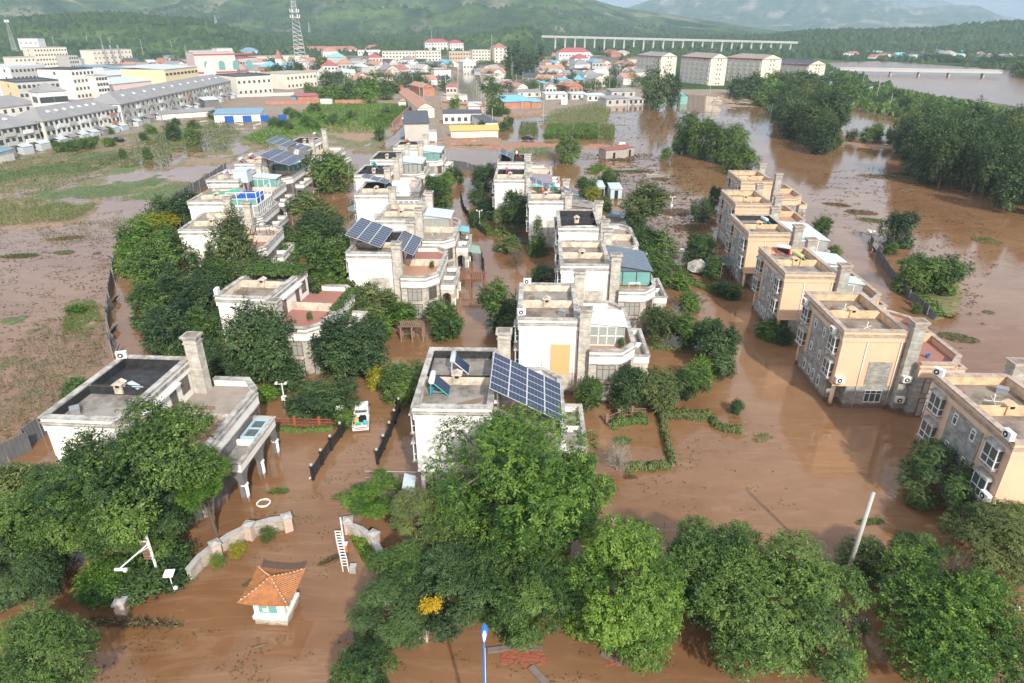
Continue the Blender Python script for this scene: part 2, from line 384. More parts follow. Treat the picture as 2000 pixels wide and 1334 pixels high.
def grid_mesh(xs, ys, fn):
    X, Y = np.meshgrid(xs, ys); z, c = fn(X, Y); nx, ny = len(xs), len(ys)
    V = np.stack([X, Y, z], -1).reshape(-1, 3)
    i = np.arange(nx * ny).reshape(ny, nx); F = np.stack([i[:-1, :-1], i[:-1, 1:], i[1:, 1:], i[1:, :-1]], -1).reshape(-1, 4)
    return V, F, np.concatenate([c.reshape(-1, 3), np.ones((nx * ny, 1))], 1)

def groundmat():
    m, n, l, b = nodes("mud_and_fields")
    a = n.new("ShaderNodeAttribute"); a.attribute_name = "soil"
    tc = n.new("ShaderNodeTexCoord")
    n1 = n.new("ShaderNodeTexNoise"); n1.inputs['Scale'].default_value = 1.1; n1.inputs['Detail'].default_value = 9; n1.inputs['Roughness'].default_value = .72
    l.new(tc.outputs['Object'], n1.inputs['Vector'])
    cr = n.new("ShaderNodeValToRGB"); cr.color_ramp.elements[0].position = .3; cr.color_ramp.elements[0].color = (.5, .5, .5, 1); cr.color_ramp.elements[1].position = .72; cr.color_ramp.elements[1].color = (1.5, 1.45, 1.4, 1)
    l.new(n1.outputs['Fac'], cr.inputs[0])
    mx = n.new("ShaderNodeMix"); mx.data_type = 'RGBA'; mx.blend_type = 'MULTIPLY'; mx.inputs['Factor'].default_value = 1
    l.new(a.outputs['Color'], mx.inputs['A']); l.new(cr.outputs[0], mx.inputs['B']); l.new(mx.outputs['Result'], b.inputs['Base Color'])
    bp = n.new("ShaderNodeBump"); bp.inputs['Strength'].default_value = .6; bp.inputs['Distance'].default_value = .3; l.new(n1.outputs['Fac'], bp.inputs['Height']); l.new(bp.outputs[0], b.inputs['Normal'])
    b.inputs['Roughness'].default_value = .8; return m
GROUND = groundmat()
xs = np.concatenate([np.arange(-345, -105, 1.5), np.arange(-105, -40, .5), np.arange(-40, 345, 1.5)])
ys = np.concatenate([np.arange(15, 130, .6), np.arange(130, 440, 1.5)])
V, F, c = grid_mesh(xs, ys, zone_fields)
tag(put("ground", fast_mesh("ground", V, F, [GROUND], {"soil": c}, True)), kind="structure")

# hills: ridge lines at their own distances
def ridge_pts(pts, D): return [rise(x, y, D) for x, y in pts]
RIDGES = [  # skyline points, distance, front slope, back slope, rock amount
    ([(-900, 30), (-300, 38), (0, 42), (60, 36), (150, 31), (225, 30), (300, 35), (380, 42), (440, 56), (500, 74), (560, 84), (640, 88), (760, 84), (900, 92)], 1150, 420, 500, 0),
    ([(840, 93), (930, 74), (985, 62), (1030, 56), (1050, 64), (1075, 86), (1090, 95)], 1120, 160, 300, 0),
    ([(-900, -90), (-200, -70), (200, -60), (420, -35), (520, -60), (760, -90), (1000, -60), (1100, -28), (1150, 0), (1200, 15), (1250, 23), (1300, 30), (1400, 42), (1480, 54), (1560, 64), (1700, 74), (1900, 84)], 3600, 2300, 1500, .6),
    ([(1480, 75), (1560, 65), (1620, 62), (1700, 61), (1800, 60), (1850, 56), (1900, 52), (1960, 47), (2050, 44), (2300, 40), (3000, 20)], 1450, 500, 800, 0),
    ([(300, 90), (420, 78), (500, 70), (620, 66), (760, 72), (900, 66), (1000, 74), (1100, 80)], 1500, 300, 500, 0),
    ([(900, 60), (1100, 30), (1200, 21), (1240, 12), (1290, -2), (1400, -22), (1500, -30), (1600, -18), (1700, 0), (1745, 6), (1790, 19), (1830, 15), (1880, 12), (1912, 14), (1950, 30), (1985, 46), (2100, 50), (3000, 60)], 7200, 2900, 2000, 1),
    ([(1500, 20), (1620, 2), (1700, -12), (1800, -8), (1900, 18), (2000, 40), (2300, 20), (3000, 30)], 11000, 2600, 1200, 1),
]
def hill_fields(U, Y):
    X = U * Y; px = 1000 + FPX * U / CP * 1.0
    z = np.clip((Y - 430) * .0022, .35, 4); c = np.empty(U.shape + (3,)); t = np.clip((fbm(X / 60, Y / 60, 4) - .35) / .3, 0, 1)[..., None]
    c[:] = np.array((.026, .068, .024)) * (1 - t) + np.array((.10, .165, .05)) * t
    rid = 1 - np.abs(2 * fbm(X / 420 + 5, Y / 420, 5) - 1); rid2 = fbm(X / 90, Y / 90, 4)
    rock = np.clip((fbm(X / 110 + 9, Y / 110, 5) - .60) / .08, 0, 1)[..., None]
    for pts, D, wf, wb, rk in RIDGES:
        q = ridge_pts(pts, D); us = np.array([a / D for a, b in q]); hs = np.array([b for a, b in q])
        h = np.interp(U, us, hs); Dn = D * (1 + .06 * (fbm(U * 6 + D, U * 0, 3) - .5))
        s = np.where(Y < Dn, 1 - (Dn - Y) / wf, 1 - (Y - Dn) / wb); s = np.clip(s, 0, 1); sh = s * s * (3 - 2 * s)
        body = h * (sh + (rid - .72) * 1.0 * sh * (1 - sh) * 2.6 + (rid2 - .5) * .14 * sh)
        m = body > z
        z = np.where(m, body, z)
        if rk:
            k = rock * m[..., None] * rk; c = c * (1 - k) + np.array((.36, .31, .25)) * k
    pxr, pyr = proj(X, Y, 0 * X)
    riv = inpoly(pxr, pyr, RIVER) | inpoly(pxr, pyr, [(891, 119), (913, 119), (944, 212), (900, 212)]); z = np.where(riv, -1.6, z)
    tn = (inpoly(pxr, pyr, [(-100, 112), (330, 112), (1260, 108), (1330, 190), (-100, 420)]) & (z < 4))[..., None]; c = np.where(tn, np.array((.25, .215, .175)) * (.75 + .5 * t), c); z = np.where(Y < 425, -2.5, z)
    return X, z, c
us = np.linspace(-1.3, 1.3, 620); yy = np.concatenate([np.geomspace(395, 1700, 150), np.geomspace(1730, 13400, 130)])
U, Yg = np.meshgrid(us, yy); Xg, zg, cg = hill_fields(U, Yg)
V = np.stack([Xg, Yg, zg], -1).reshape(-1, 3); i = np.arange(V.shape[0]).reshape(len(yy), len(us))
F = np.stack([i[:-1, :-1], i[:-1, 1:], i[1:, 1:], i[1:, :-1]], -1).reshape(-1, 4)
def hillmat():
    m, n, l, b = nodes("wooded_hills")
    a = n.new("ShaderNodeAttribute"); a.attribute_name = "soil"
    tc = n.new("ShaderNodeTexCoord"); ns = []
    for sc in (.03, .11):
        q = n.new("ShaderNodeTexNoise"); q.inputs['Scale'].default_value = sc; q.inputs['Detail'].default_value = 8; q.inputs['Roughness'].default_value = .7; l.new(tc.outputs['Object'], q.inputs['Vector']); ns.append(q)
    cr = n.new("ShaderNodeValToRGB"); cr.color_ramp.elements[0].position = .35; cr.color_ramp.elements[0].color = (.45, .5, .5, 1); cr.color_ramp.elements[1].position = .66; cr.color_ramp.elements[1].color = (1.5, 1.4, 1.2, 1)
    l.new(ns[0].outputs['Fac'], cr.inputs[0])
    mx = n.new("ShaderNodeMix"); mx.data_type = 'RGBA'; mx.blend_type = 'MULTIPLY'; mx.inputs['Factor'].default_value = 1
    l.new(a.outputs['Color'], mx.inputs['A']); l.new(cr.outputs[0], mx.inputs['B']); l.new(mx.outputs['Result'], b.inputs['Base Color'])
    bp = n.new("ShaderNodeBump"); bp.inputs['Strength'].default_value = 1; bp.inputs['Distance'].default_value = 6; l.new(ns[1].outputs['Fac'], bp.inputs['Height']); l.new(bp.outputs[0], b.inputs['Normal'])
    b.inputs['Roughness'].default_value = .9; b.inputs['Specular IOR Level'].default_value = .1; return m
HILLM = hillmat()
tag(put("hills", fast_mesh("hills", V, F, [HILLM], {"soil": np.concatenate([cg.reshape(-1, 3), np.ones((len(V), 1))], 1)}, True)), kind="structure")
HZ = (us, yy, zg)
def hill_z(X, Y):
    j = min(max(np.searchsorted(yy, Y) - 1, 0), len(yy) - 2); k = min(max(np.searchsorted(us, X / Y) - 1, 0), len(us) - 2)
    return float(zg[j, k])

def watermat():
    m, n, l, b = nodes("silty_flood_water")
    tc = n.new("ShaderNodeTexCoord")
    def noise(scale, st, det=5, dist=0.0):
        mp = n.new("ShaderNodeMapping"); mp.inputs['Scale'].default_value = st; l.new(tc.outputs['Object'], mp.inputs[0])
        q = n.new("ShaderNodeTexNoise"); q.inputs['Scale'].default_value = scale; q.inputs['Detail'].default_value = det; q.inputs['Distortion'].default_value = dist
        l.new(mp.outputs[0], q.inputs['Vector']); return q
    a = noise(.05, (1, 1, 1), 5, .6); c = noise(.35, (.5, 1.3, 1), 6, 1.2)
    cr = n.new("ShaderNodeValToRGB"); e = cr.color_ramp.elements
    e[0].position = .32; e[0].color = (.178, .088, .040, 1); e[1].position = .68; e[1].color = (.25, .140, .073, 1)
    ad = n.new("ShaderNodeMath"); ad.operation = 'MULTIPLY_ADD'; ad.inputs[1].default_value = .45
    sb = n.new("ShaderNodeMath"); sb.operation = 'SUBTRACT'; sb.inputs[1].default_value = .22
    l.new(c.outputs['Fac'], ad.inputs[0]); l.new(a.outputs['Fac'], ad.inputs[2]); l.new(ad.outputs[0], sb.inputs[0]); l.new(sb.outputs[0], cr.inputs[0])
    st = noise(.16, (.35, 1.5, 1), 7, 2.2); rd = n.new("ShaderNodeMath"); rd.operation = 'SUBTRACT'; rd.inputs[1].default_value = .5; l.new(st.outputs['Fac'], rd.inputs[0])
    ab = n.new("ShaderNodeMath"); ab.operation = 'ABSOLUTE'; l.new(rd.outputs[0], ab.inputs[0])
    mr = n.new("ShaderNodeMapRange"); mr.inputs['From Min'].default_value = .0; mr.inputs['From Max'].default_value = .03; mr.inputs['To Min'].default_value = .32; mr.inputs['To Max'].default_value = 0; l.new(ab.outputs[0], mr.inputs['Value'])
    mk = n.new("ShaderNodeMath"); mk.operation = 'MULTIPLY'; l.new(mr.outputs[0], mk.inputs[0]); l.new(c.outputs['Fac'], mk.inputs[1])
    fm = n.new("ShaderNodeMix"); fm.data_type = 'RGBA'; fm.inputs['B'].default_value = (.36, .25, .17, 1); l.new(cr.outputs[0], fm.inputs['A']); l.new(mk.outputs[0], fm.inputs['Factor']); l.new(fm.outputs['Result'], b.inputs['Base Color'])
    sy = n.new("ShaderNodeSeparateXYZ"); l.new(tc.outputs['Object'], sy.inputs[0]); ru = n.new("ShaderNodeMapRange"); ru.inputs['From Min'].default_value = 115; ru.inputs['From Max'].default_value = 200; ru.inputs['To Min'].default_value = .06; ru.inputs['To Max'].default_value = .2   # the open river is ruffled
    l.new(sy.outputs['X'], ru.inputs['Value']); l.new(ru.outputs[0], b.inputs['Roughness']); b.inputs['IOR'].default_value = 1.36; b.inputs['Specular IOR Level'].default_value = .7
    w1 = noise(.8, (1, .55, 1), 4, .8); w2 = noise(4.5, (1, .6, 1), 3, .4); flow = noise(.07, (1, 1, 1), 3)
    r2 = n.new("ShaderNodeValToRGB"); r2.color_ramp.elements[0].position = .42; r2.color_ramp.elements[0].color = (.03,) * 3 + (1,); r2.color_ramp.elements[1].position = .66; r2.color_ramp.elements[1].color = (.30,) * 3 + (1,)
    l.new(flow.outputs['Fac'], r2.inputs[0])
    sm = n.new("ShaderNodeMath"); sm.operation = 'MULTIPLY_ADD'; sm.inputs[1].default_value = .25; l.new(w2.outputs['Fac'], sm.inputs[0]); l.new(w1.outputs['Fac'], sm.inputs[2])
    bp = n.new("ShaderNodeBump"); bp.inputs['Distance'].default_value = .12; l.new(r2.outputs[0], bp.inputs['Strength']); l.new(sm.outputs[0], bp.inputs['Height']); l.new(bp.outputs[0], b.inputs['Normal'])
    return m
WATER = watermat()
tag(MB().add([(-1800, -300, 0), (1800, -300, 0), (1800, 1500, 0), (-1800, 1500, 0)], [(0, 1, 2, 3)]).build("flood_water", WATER), kind="structure")
# ------------------------------------------------------------------ windows
def window_meshes(w, h, cols, rows, fm, gm, top=0.0):
    """frame mesh and pane mesh, in the XZ plane, looking to -Y"""
    def fr():
        b = MB(); t = .07
        b.box(-w / 2, w / 2, -.07, .03, 0, t).box(-w / 2, w / 2, -.07, .03, h - t, h).box(-w / 2, -w / 2 + t, -.07, .03, t, h - t).box(w / 2 - t, w / 2, -.07, .03, t, h - t)
        for k in range(1, cols):
            x = -w / 2 + w * k / cols; b.box(x - .035, x + .035, -.06, .02, t, h - t)
        zs = [h * k / rows for k in range(1, rows)] if not top else [h - top]
        for z in zs: b.box(-w / 2 + t, w / 2 - t, -.055, .015, z - .03, z + .03)
        return b.mesh("window_frame", fm)
    def pa(): return MB().box(-w / 2 + .03, w / 2 - .03, -.03, .01, .03, h - .03).mesh("window_pane", gm)
    k = (w, h, cols, rows, fm.name, gm.name, top)
    return cached(("wf",) + k, fr), cached(("wp",) + k, pa)
def window(par, x, y, z, face, w, h, cols, rows, fm=WOODFR, gm=GLASS, top=0.0, name="window"):
    a, p = window_meshes(w, h, cols, rows, fm, gm, top)
    o = put(name, a, par, (x, y, z), (0, 0, R(face))); put("pane", p, o); return o
def bay_window(par, x, y, z, face, w=1.5, h=1.65, hood=COPING):
    def fr():
        b = MB(); d = .42; t = .07
        for zz in (0, h - t): b.box(-w / 2, w / 2, -d, 0, zz, zz + t)
        b.box(-w / 2, w / 2, -d, -d + t, h * .36, h * .36 + t)
        for xx in (-w / 2, -.04, w / 2 - t): b.box(xx, xx + t, -d - .004, -d + t, 0, h)
        for s in (-1, 1): b.box(s * w / 2 - (t if s > 0 else 0), s * w / 2 + (0 if s > 0 else t), -d, 0, h * .36 + .002, h * .36 + t - .002)
        return b.mesh("bay_frame", WHITEFR)
    def pa(): return MB().box(-w / 2 + .025, w / 2 - .025, -.39, 0, .03, h - .03).mesh("bay_pane", GLASS)
    def hd():
        b = MB(); q = w / 2 + .14
        return b.add([(-q, -.58, h + .02), (q, -.58, h + .02), (q, 0, h + .02), (-q, 0, h + .02), (-q + .1, -.5, h + .18), (q - .1, -.5, h + .18), (q - .1, 0, h + .34), (-q + .1, 0, h + .34)],
                     [(0, 3, 2, 1), (4, 5, 6, 7), (0, 1, 5, 4), (1, 2, 6, 5), (2, 3, 7, 6), (3, 0, 4, 7)]).mesh("hood", hood)
    def si(): return MB().box(-w / 2 - .1, w / 2 + .1, -.52, 0, -.12, -.005).mesh("sill", hood)
    o = put("bay_window", cached(("bw", w, h), fr), par, (x, y, z), (0, 0, R(face)))
    put("pane", cached(("bp", w, h), pa), o); put("hood", cached(("bh", w, h, hood.name), hd), o); put("sill", cached(("bs", w, hood.name), si), o)
    return o

# ------------------------------------------------------------------ the semi-detached flood villas, one plan, many states
WING = [(7.2, -1.4), (10.4, -1.4), (11.9, .4), (11.9, 9.9), (10.4, 11.7), (7.2, 11.7), (7.2, 10.2), (6.05, 10.2), (6.05, .1), (7.2, .1)]
EDGE = [(7.2, -1.4), (10.4, -1.4), (11.9, .4), (11.9, 9.9), (10.4, 11.7), (7.2, 11.7)]
ROOFS = {'c': ROOFC, 'b': ROOFB, 't': TAR}
TERR = {'r': TILER, 't': TILEB, 'g': TILEG}
def arch_wall(b, u0, u1, arches, zs, ztop, put_pt):
    """wall with round-headed openings; arches = [(centre, half width)], put_pt(u, side, z) -> point"""
    N = 10; us = [u0]
    for c, hw in arches: us += [c - hw] + [c - hw * math.cos(math.pi * k / N) for k in range(1, N)] + [c + hw]
    us.append(u1)
    def low(u):
        for c, hw in arches:
            if c - hw - 1e-6 <= u <= c + hw + 1e-6: return zs + math.sqrt(max(hw * hw - (u - c) ** 2, 0))
        return None
    for a, c in zip(us, us[1:]):
        mid = low((a + c) / 2)
        la, lc = (-1, -1) if mid is None else (low(a), low(c))
        p = [put_pt(a, 0, la), put_pt(c, 0, lc), put_pt(c, 0, ztop), put_pt(a, 0, ztop), put_pt(a, 1, la), put_pt(c, 1, lc), put_pt(c, 1, ztop), put_pt(a, 1, ztop)]
        b.add(p, [(0, 1, 2, 3), (5, 4, 7, 6), (3, 2, 6, 7), (1, 0, 4, 5), (0, 3, 7, 4), (2, 1, 5, 6)])
    return b

def villa(label, X, Y, rot=-2.0, style='white', roof='cc', chim=(9.9, 9.9), terr='tt', liner='', left_windows=True, porch=True, name="villa", detail=2, wingst=None, gable='stone', tops=True):
    """origin: front left corner of the three-storey block; the terraced two-storey wing stands on its right"""
    P = PEACH if style == 'peach' else PAINT
    ST = STONEG if style == 'peach' else STONEW
    CP_ = COPINGP if style == 'peach' else COPING
    INN = PEACHIN if style == 'peach' else CREAM
    WS = wingst or ST
    v = empty(name, (X, Y, 0), rot, label, "villa", "semi-detached villas in the flooded compound")
    def mk(nm, key, fn, par=v, loc=(0, 0, 0)): return put(nm, cached(key, fn), par, loc)
    # block: ground floor stands back at the two left corners, upper floors carried on a column
    def wall():
        b = MB()
        b.prism([(1.5, .1), (6.05, .1), (6.05, 10.2), (1.5, 10.2), (1.5, 8.9), (.1, 8.9), (.1, 1.4), (1.5, 1.4)], 2.62, 7.55)
        b.box(.1, 1.497, .1, 1.397, 2.62, 7.55).box(.1, 1.497, 8.903, 10.2, 2.62, 7.55); return b.mesh("villa_wall", P)
    mk("wall", ("wall", style), wall)
    mk("ground_floor_wall", ("gf", style), lambda: MB().prism([(1.5, .1), (6.05, .1), (6.05, 10.2), (1.5, 10.2), (1.5, 8.9), (.1, 8.9), (.1, 1.4), (1.5, 1.4)], -1, 2.617).mesh("ground_floor", ST))
    for yy_ in (.42, 9.88): mk("column", ("col", style), lambda: MB().tube((0, 0, -1), (0, 0, 2.617), .19, .19, 14).mesh("column", P, True), v, (.42, yy_, 0))
    rect = [(0, 0), (6.15, 0), (6.15, 10.3), (0, 10.3)]
    def par():
        b = MB(); b.strip(rect, .36, 7.5, 8.62, True)
        return b.mesh("parapet", P)
    def cop():
        b = MB(); b.strip([(-.1, -.1), (6.25, -.1), (6.25, 10.4), (-.1, 10.4)], .52, 8.623, 8.75, True)
        b.strip([(-.09, -.09), (6.24, -.09), (6.24, 10.39), (-.09, 10.39)], .085, 8.2, 8.32, True).strip([(-.05, -.05), (6.2, -.05), (6.2, 10.35), (-.05, 10.35)], .048, 7.98, 8.1, True); return b.mesh("coping", CP_)
    mk("parapet", ("par", style), par); mk("coping", ("cop", style), cop)
    def lin(y0, y1, m): return lambda: MB().strip([(.363, y0), (5.787, y0), (5.787, y1), (.363, y1)], .02, 7.86, 8.62, True).mesh("parapet_lining", m)
    for k, (y0, y1) in enumerate(((.363, 5.0), (5.3, 9.937))):
        rm = ROOFS[roof[k]]
        mk("roof", ("roof", roof[k], k), lambda: MB().box(.34, 5.81, y0 - .02, y1 + .02, 7.6, 7.86).mesh("roof", rm))
        lm = TAR if (roof[k] == 't' or str(k) in liner) else INN
        mk("parapet_lining", ("lin", k, lm.name), lin(y0, y1, lm))
    mk("divider_wall", ("div", style), lambda: MB().box(.383, 5.767, 5.003, 5.297, 7.5, 8.45).mesh("divider", INN))
    def vent():
        b = MB(); b.box(2.6, 3.3, 4.85, 5.45, 8.0, 8.85)
        b.add([(2.5, 4.7, 8.86), (3.4, 4.7, 8.86), (3.4, 5.6, 8.86), (2.5, 5.6, 8.86), (2.95, 4.7, 9.1), (2.95, 5.6, 9.1)], [(0, 1, 4), (3, 5, 2), (0, 4, 5, 3), (1, 2, 5, 4), (0, 3, 2, 1)]); return b.mesh("vent", INN)
    vo = mk("vent_stack", ("vent", style), vent)
    mk("vent_opening", ("vento",), lambda: MB().box(2.78, 3.12, 4.84, 4.9, 8.55, 8.8).mesh("vent_hole", BLACK), vo)
    for k, zc in enumerate(chim):
        yc = -.1 if k == 0 else 10.4
        if zc:
            CS = STONEP if style == 'peach' else STONEW
            c = mk("chimney", ("ch", zc, style), lambda: MB().box(-.57, .57, -.5, .5, -1, zc).mesh("chimney", CS), v, (6.72, yc, 0))
            def cap():
                b = MB(); b.box(-.65, .65, -.58, .58, zc - .42, zc - .30).box(-.64, .64, -.57, .57, zc + .002, zc + .14)
                b.box(-.74, .74, -.67, .67, zc + .143, zc + .32); return b.mesh("chimney_cap", CP_)
            mk("cap", ("cap", zc, style), cap, c)
            mk("flue_top", ("flt", zc), lambda: MB().box(-.55, .55, -.48, .48, zc + .322, zc + .34).mesh("flue", ROOFB), c)
    # wing
    mk("wing", ("wing", WS.name), lambda: MB().prism(WING, -1, 5.25).mesh("wing_wall", WS))
    def frieze():
        b = MB(); b.strip(EDGE, -.07, 4.55, 5.35); b.strip(EDGE, .24, 5.251, 5.9); return b.mesh("frieze", P)
    mk("frieze", ("frz", style), frieze)
    def wcop():
        b = MB(); e = offset_path(EDGE, -.16); b.strip(e, .5, 5.903, 6.06); b.strip(offset_path(EDGE, -.15), .145, 5.4, 5.55); b.strip(offset_path(EDGE, -.1), .095, 4.42, 4.54); return b.mesh("terrace_coping", CP_)
    mk("terrace_coping", ("wcop", style), wcop)
    half = [[(6.06, .1), (7.21, .1), (7.21, -1.1), (10.25, -1.1), (11.6, .5), (11.6, 5.0), (6.06, 5.0)], [(6.06, 5.3), (11.6, 5.3), (11.6, 9.8), (10.25, 11.4), (7.21, 11.4), (7.21, 10.2), (6.06, 10.2)]]
    for k in (0, 1):
        tm = TERR[terr[k]]; mk("terrace_floor", ("tf", k, terr[k]), lambda: MB().prism(half[k], 5.252, 5.30).mesh("terrace_floor", tm))
    mk("terrace_divider", ("tdiv", style), lambda: MB().box(6.06, 11.64, 5.003, 5.297, 5.2, 6.2).mesh("terrace_divider", INN))
    # windows
    fm = WOODFR
    if detail:
        for (x, y, f, w_) in ((8.95, -1.4, 0, 1.9), (11.15, -.5, 50.2, 1.35), (8.95, 11.7, 180, 1.9), (11.15, 10.8, 129.8, 1.35)):
            if y > 9 and detail < 3: continue
            window(v, x, y, 2.65, f, w_, 1.75, 3 if w_ > 1.5 else 2, 2, fm, GLASSC if w_ > 1.5 else GLASS, .5)
            window(v, x, y, .1, f, w_, 2.1, 3 if w_ > 1.5 else 2, 2, fm, GLASSC, .5)
        for y in (1.35, 8.9):
            window(v, 11.9, y, 2.6, 90, 1.5, 1.8, 2, 2, fm, GLASS, .5)
        if tops:
            for y in (1.3, 3.5, 7.0, 8.9):
                if y in (3.5, 7.0): window(v, 6.05, y, 5.35, 90, .9, 2.0, 1, 1, fm, GLASS, name="terrace_door")
                else: window(v, 6.05, y, 6.0, 90, 1.2, 1.5, 2, 2, fm, GLASS)
            mk("door_hood", ("hood", style), lambda: MB().box(6.05, 6.5, 2.7, 7.8, 7.45, 7.6).box(6.06, 6.42, 2.76, 7.74, 7.602, 7.62).mesh("door_hood", P))
        if left_windows:
            for y in (1.5, 8.8):
                for z in (3.15, 5.85): bay_window(v, .1, y, z, -90)
            mk("stone_panel", ("lpan", style), lambda: MB().box(.04, .097, 3.1, 7.2, 2.62, 7.6).mesh("stone_panel", ST))
            for z in (3.6, 6.2):
                for y in (4.0, 6.3): window(v, .04, y, z, -90, .55, .95, 1, 2, WHITEFR, GLASS, .3)
            for y in (3.2, 4.6, 5.7, 7.1): window(v, .1, y, .9, -90, .6, 1.15, 1, 2, WHITEFR, GLASS, .3)
        if gable == 'stone': mk("gable_stone_panel", ("gpan", style), lambda: MB().box(3.15, 5.4, .04, .097, 2.62, 5.3).mesh("gable_panel", ST))
        for x in (2.5, 5.75): mk("drain_pipe", ("pipe", style == 'peach' and x < 3), lambda: MB().tube((0, 0, -.5), (0, 0, 7.5), .045, .045, 8).mesh("drain_pipe", PIPE if style == 'peach' else PAINT, True), v, (x, .02, 0))
        if style == 'peach': window(v, 4.3, .1, .75, 0, 1.7, 1.4, 3, 2, WHITEFR, GLASS, .4)
        mk("string_course", ("strc", style), lambda: MB().box(.06, 3.14, .05, .097, 2.55, 2.72).mesh("string_course", P))
    if porch:
        def po():
            b = MB(); sp = 1.7
            arch_wall(b, 1.75, 8.55, [(3.55, 1.22), (6.75, 1.22)], sp, 3.05, lambda u, s, z: (13.75 - .3 * s, u, z))
            for y, d in ((1.75, 1), (8.55, -1)):
                arch_wall(b, 11.92, 13.45, [(12.68, .6)], sp + .3, 3.05, lambda u, s, z: (u, y + d * .3 * s, z))
            return b.mesh("porch", WS)
        po_ = mk("porch", ("porch", WS.name), po)
        def pd():
            b = MB(); b.box(11.92, 13.8, 1.7, 8.6, 3.053, 3.3).strip([(11.92, 1.7), (13.8, 1.7), (13.8, 8.6), (11.92, 8.6)], .22, 3.302, 3.85); b.box(11.93, 13.58, 5.0, 5.25, 3.304, 3.8); return b.mesh("porch_roof", P)
        mk("porch_roof", ("porchr", style), pd, po_)
        def pc():
            b = MB(); b.strip([(11.94, 1.6), (13.9, 1.6), (13.9, 8.7), (11.94, 8.7)], .38, 3.853, 3.97); return b.mesh("porch_coping", CP_)
        mk("porch_coping", ("porchc", style), pc, po_)
        mk("porch_floor_slab", ("porchf",), lambda: MB().box(11.95, 13.55, 1.95, 4.98, 3.303, 3.32).box(11.95, 13.55, 5.27, 8.35, 3.303, 3.32).mesh("porch_deck", ROOFC), po_)
        for y in (2.02, 5.15, 8.28): mk("column", ("pcol", style), lambda: MB().tube((0, 0, -1), (0, 0, 1.7), .27, .27, 16).lathe([(.27, 1.62), (.34, 1.64), (.34, 1.72), (.27, 1.74)], 16).mesh("porch_column", P, True), po_, (13.6, y, 0))
    return v

def sunroom(v, x0, x1, y0, y1, z0, z1, roofm, frame=WHITEFR, gm=GLASS, cols=(4, 4), rows=1, slope=.35, over=.25, name="sunroom"):
    """glazed room on a terrace: frame, glass, roof"""
    b = MB(); t = .045
    def lattice(p, q, n):
        for k in range(n + 1):
            x = p[0] + (q[0] - p[0]) * k / n; y = p[1] + (q[1] - p[1]) * k / n
            b.box(x - t, x + t, y - t, y + t, z0, z1)
        for r in range(rows + 1):
            z = z0 + (z1 - z0 - .08) * r / rows
            b.box(min(p[0], q[0]) - t * .9, max(p[0], q[0]) + t * .9, min(p[1], q[1]) - t * .9, max(p[1], q[1]) + t * .9, z, z + .08)
    lattice((x0, y0), (x1, y0), cols[0]); lattice((x1, y0), (x1, y1), cols[1]); lattice((x0, y1), (x1, y1), cols[0])
    o = b.build(name, frame, v)
    MB().box(x0 + .01, x1 - .01, y0 + .01, y1 - .01, z0 + .02, z1 - .05).build("glazing", gm, o)
    r = MB(); a = over; zz = z1 + .02
    r.add([(x0, y0 - a, zz + slope), (x1 + a, y0 - a, zz), (x1 + a, y1 + a, zz), (x0, y1 + a, zz + slope), (x0, y0 - a, zz + slope + .07), (x1 + a, y0 - a, zz + .07), (x1 + a, y1 + a, zz + .07), (x0, y1 + a, zz + slope + .07)],
          [(0, 3, 2, 1), (4, 5, 6, 7), (0, 1, 5, 4), (1, 2, 6, 5), (2, 3, 7, 6), (3, 0, 4, 7)])
    n = int((y1 - y0) / .55)
    for k in range(n + 1):
        y = y0 - a + (y1 - y0 + 2 * a) * k / n
        r.add([(x0, y - .015, zz + slope + .07), (x1 + a, y - .015, zz + .07), (x1 + a, y + .015, zz + .07), (x0, y + .015, zz + slope + .07), (x0, y - .015, zz + slope + .10), (x1 + a, y - .015, zz + .10), (x1 + a, y + .015, zz + .10), (x0, y + .015, zz + slope + .10)],
              [(4, 5, 6, 7), (0, 1, 5, 4), (1, 2, 6, 5), (2, 3, 7, 6), (3, 0, 4, 7)])
    if z1 - z0 < 2.6 or True: r.add([(x0, y0 - .02, z1), (x1, y0 - .02, z1), (x0, y0 - .02, zz + slope)], [(0, 1, 2)])
    r.build("sunroom_roof", roofm, o)
    return o

VL = {}
def V_(k, *a, **kw): VL[k] = villa(*a, **kw); return VL[k]
# left row
V_('L1', "white villa nearest the gate with black felt back roof and tall slate chimney", -35.4, 41.9, -4, roof='ct', chim=(8.45, 10.6), terr='rg', liner='0', wingst=GREYST, left_windows=False)
V_('L2', "white villa half hidden under ivy, pink tiled terrace, between two big dark trees", -32.4, 66.6, -7, roof='bb', chim=(8.3, 0), terr='rr', left_windows=False)
V_('L3', "white villa with grey side wall and a bare gazebo frame on its terrace", -48.2, 92.3, 3, roof='cc', chim=(9.3, 9.9), terr='rt', wingst=GREYST, left_windows=False)
V_('L4', "white villa with a two-storey white-framed glass sunroom and blue tarpaulin", -54.6, 109.6, 2, roof='cc', chim=(9.2, 0), terr='gg', wingst=GREYST, left_windows=False, tops=False)
V_('L5', "white villa with a pale box room on its roof behind the blue tarpaulin", -58.8, 127, 1, roof='cc', chim=(0, 9.4), terr='tt', wingst=GREYST, left_windows=False)
V_('L6', "white villa carrying two wide solar arrays and two orange water heaters", -59.8, 143.9, 0, roof='bb', chim=(9.6, 9.8), terr='tt', wingst=GREYST, left_windows=False)
V_('L7', "last white villa of the field-side row with black roof, tall chimney and arched grey porch", -57.2, 171.5, -3, roof='tt', chim=(9.6, 10.6), terr='tt', wingst=GREYST, left_windows=False)
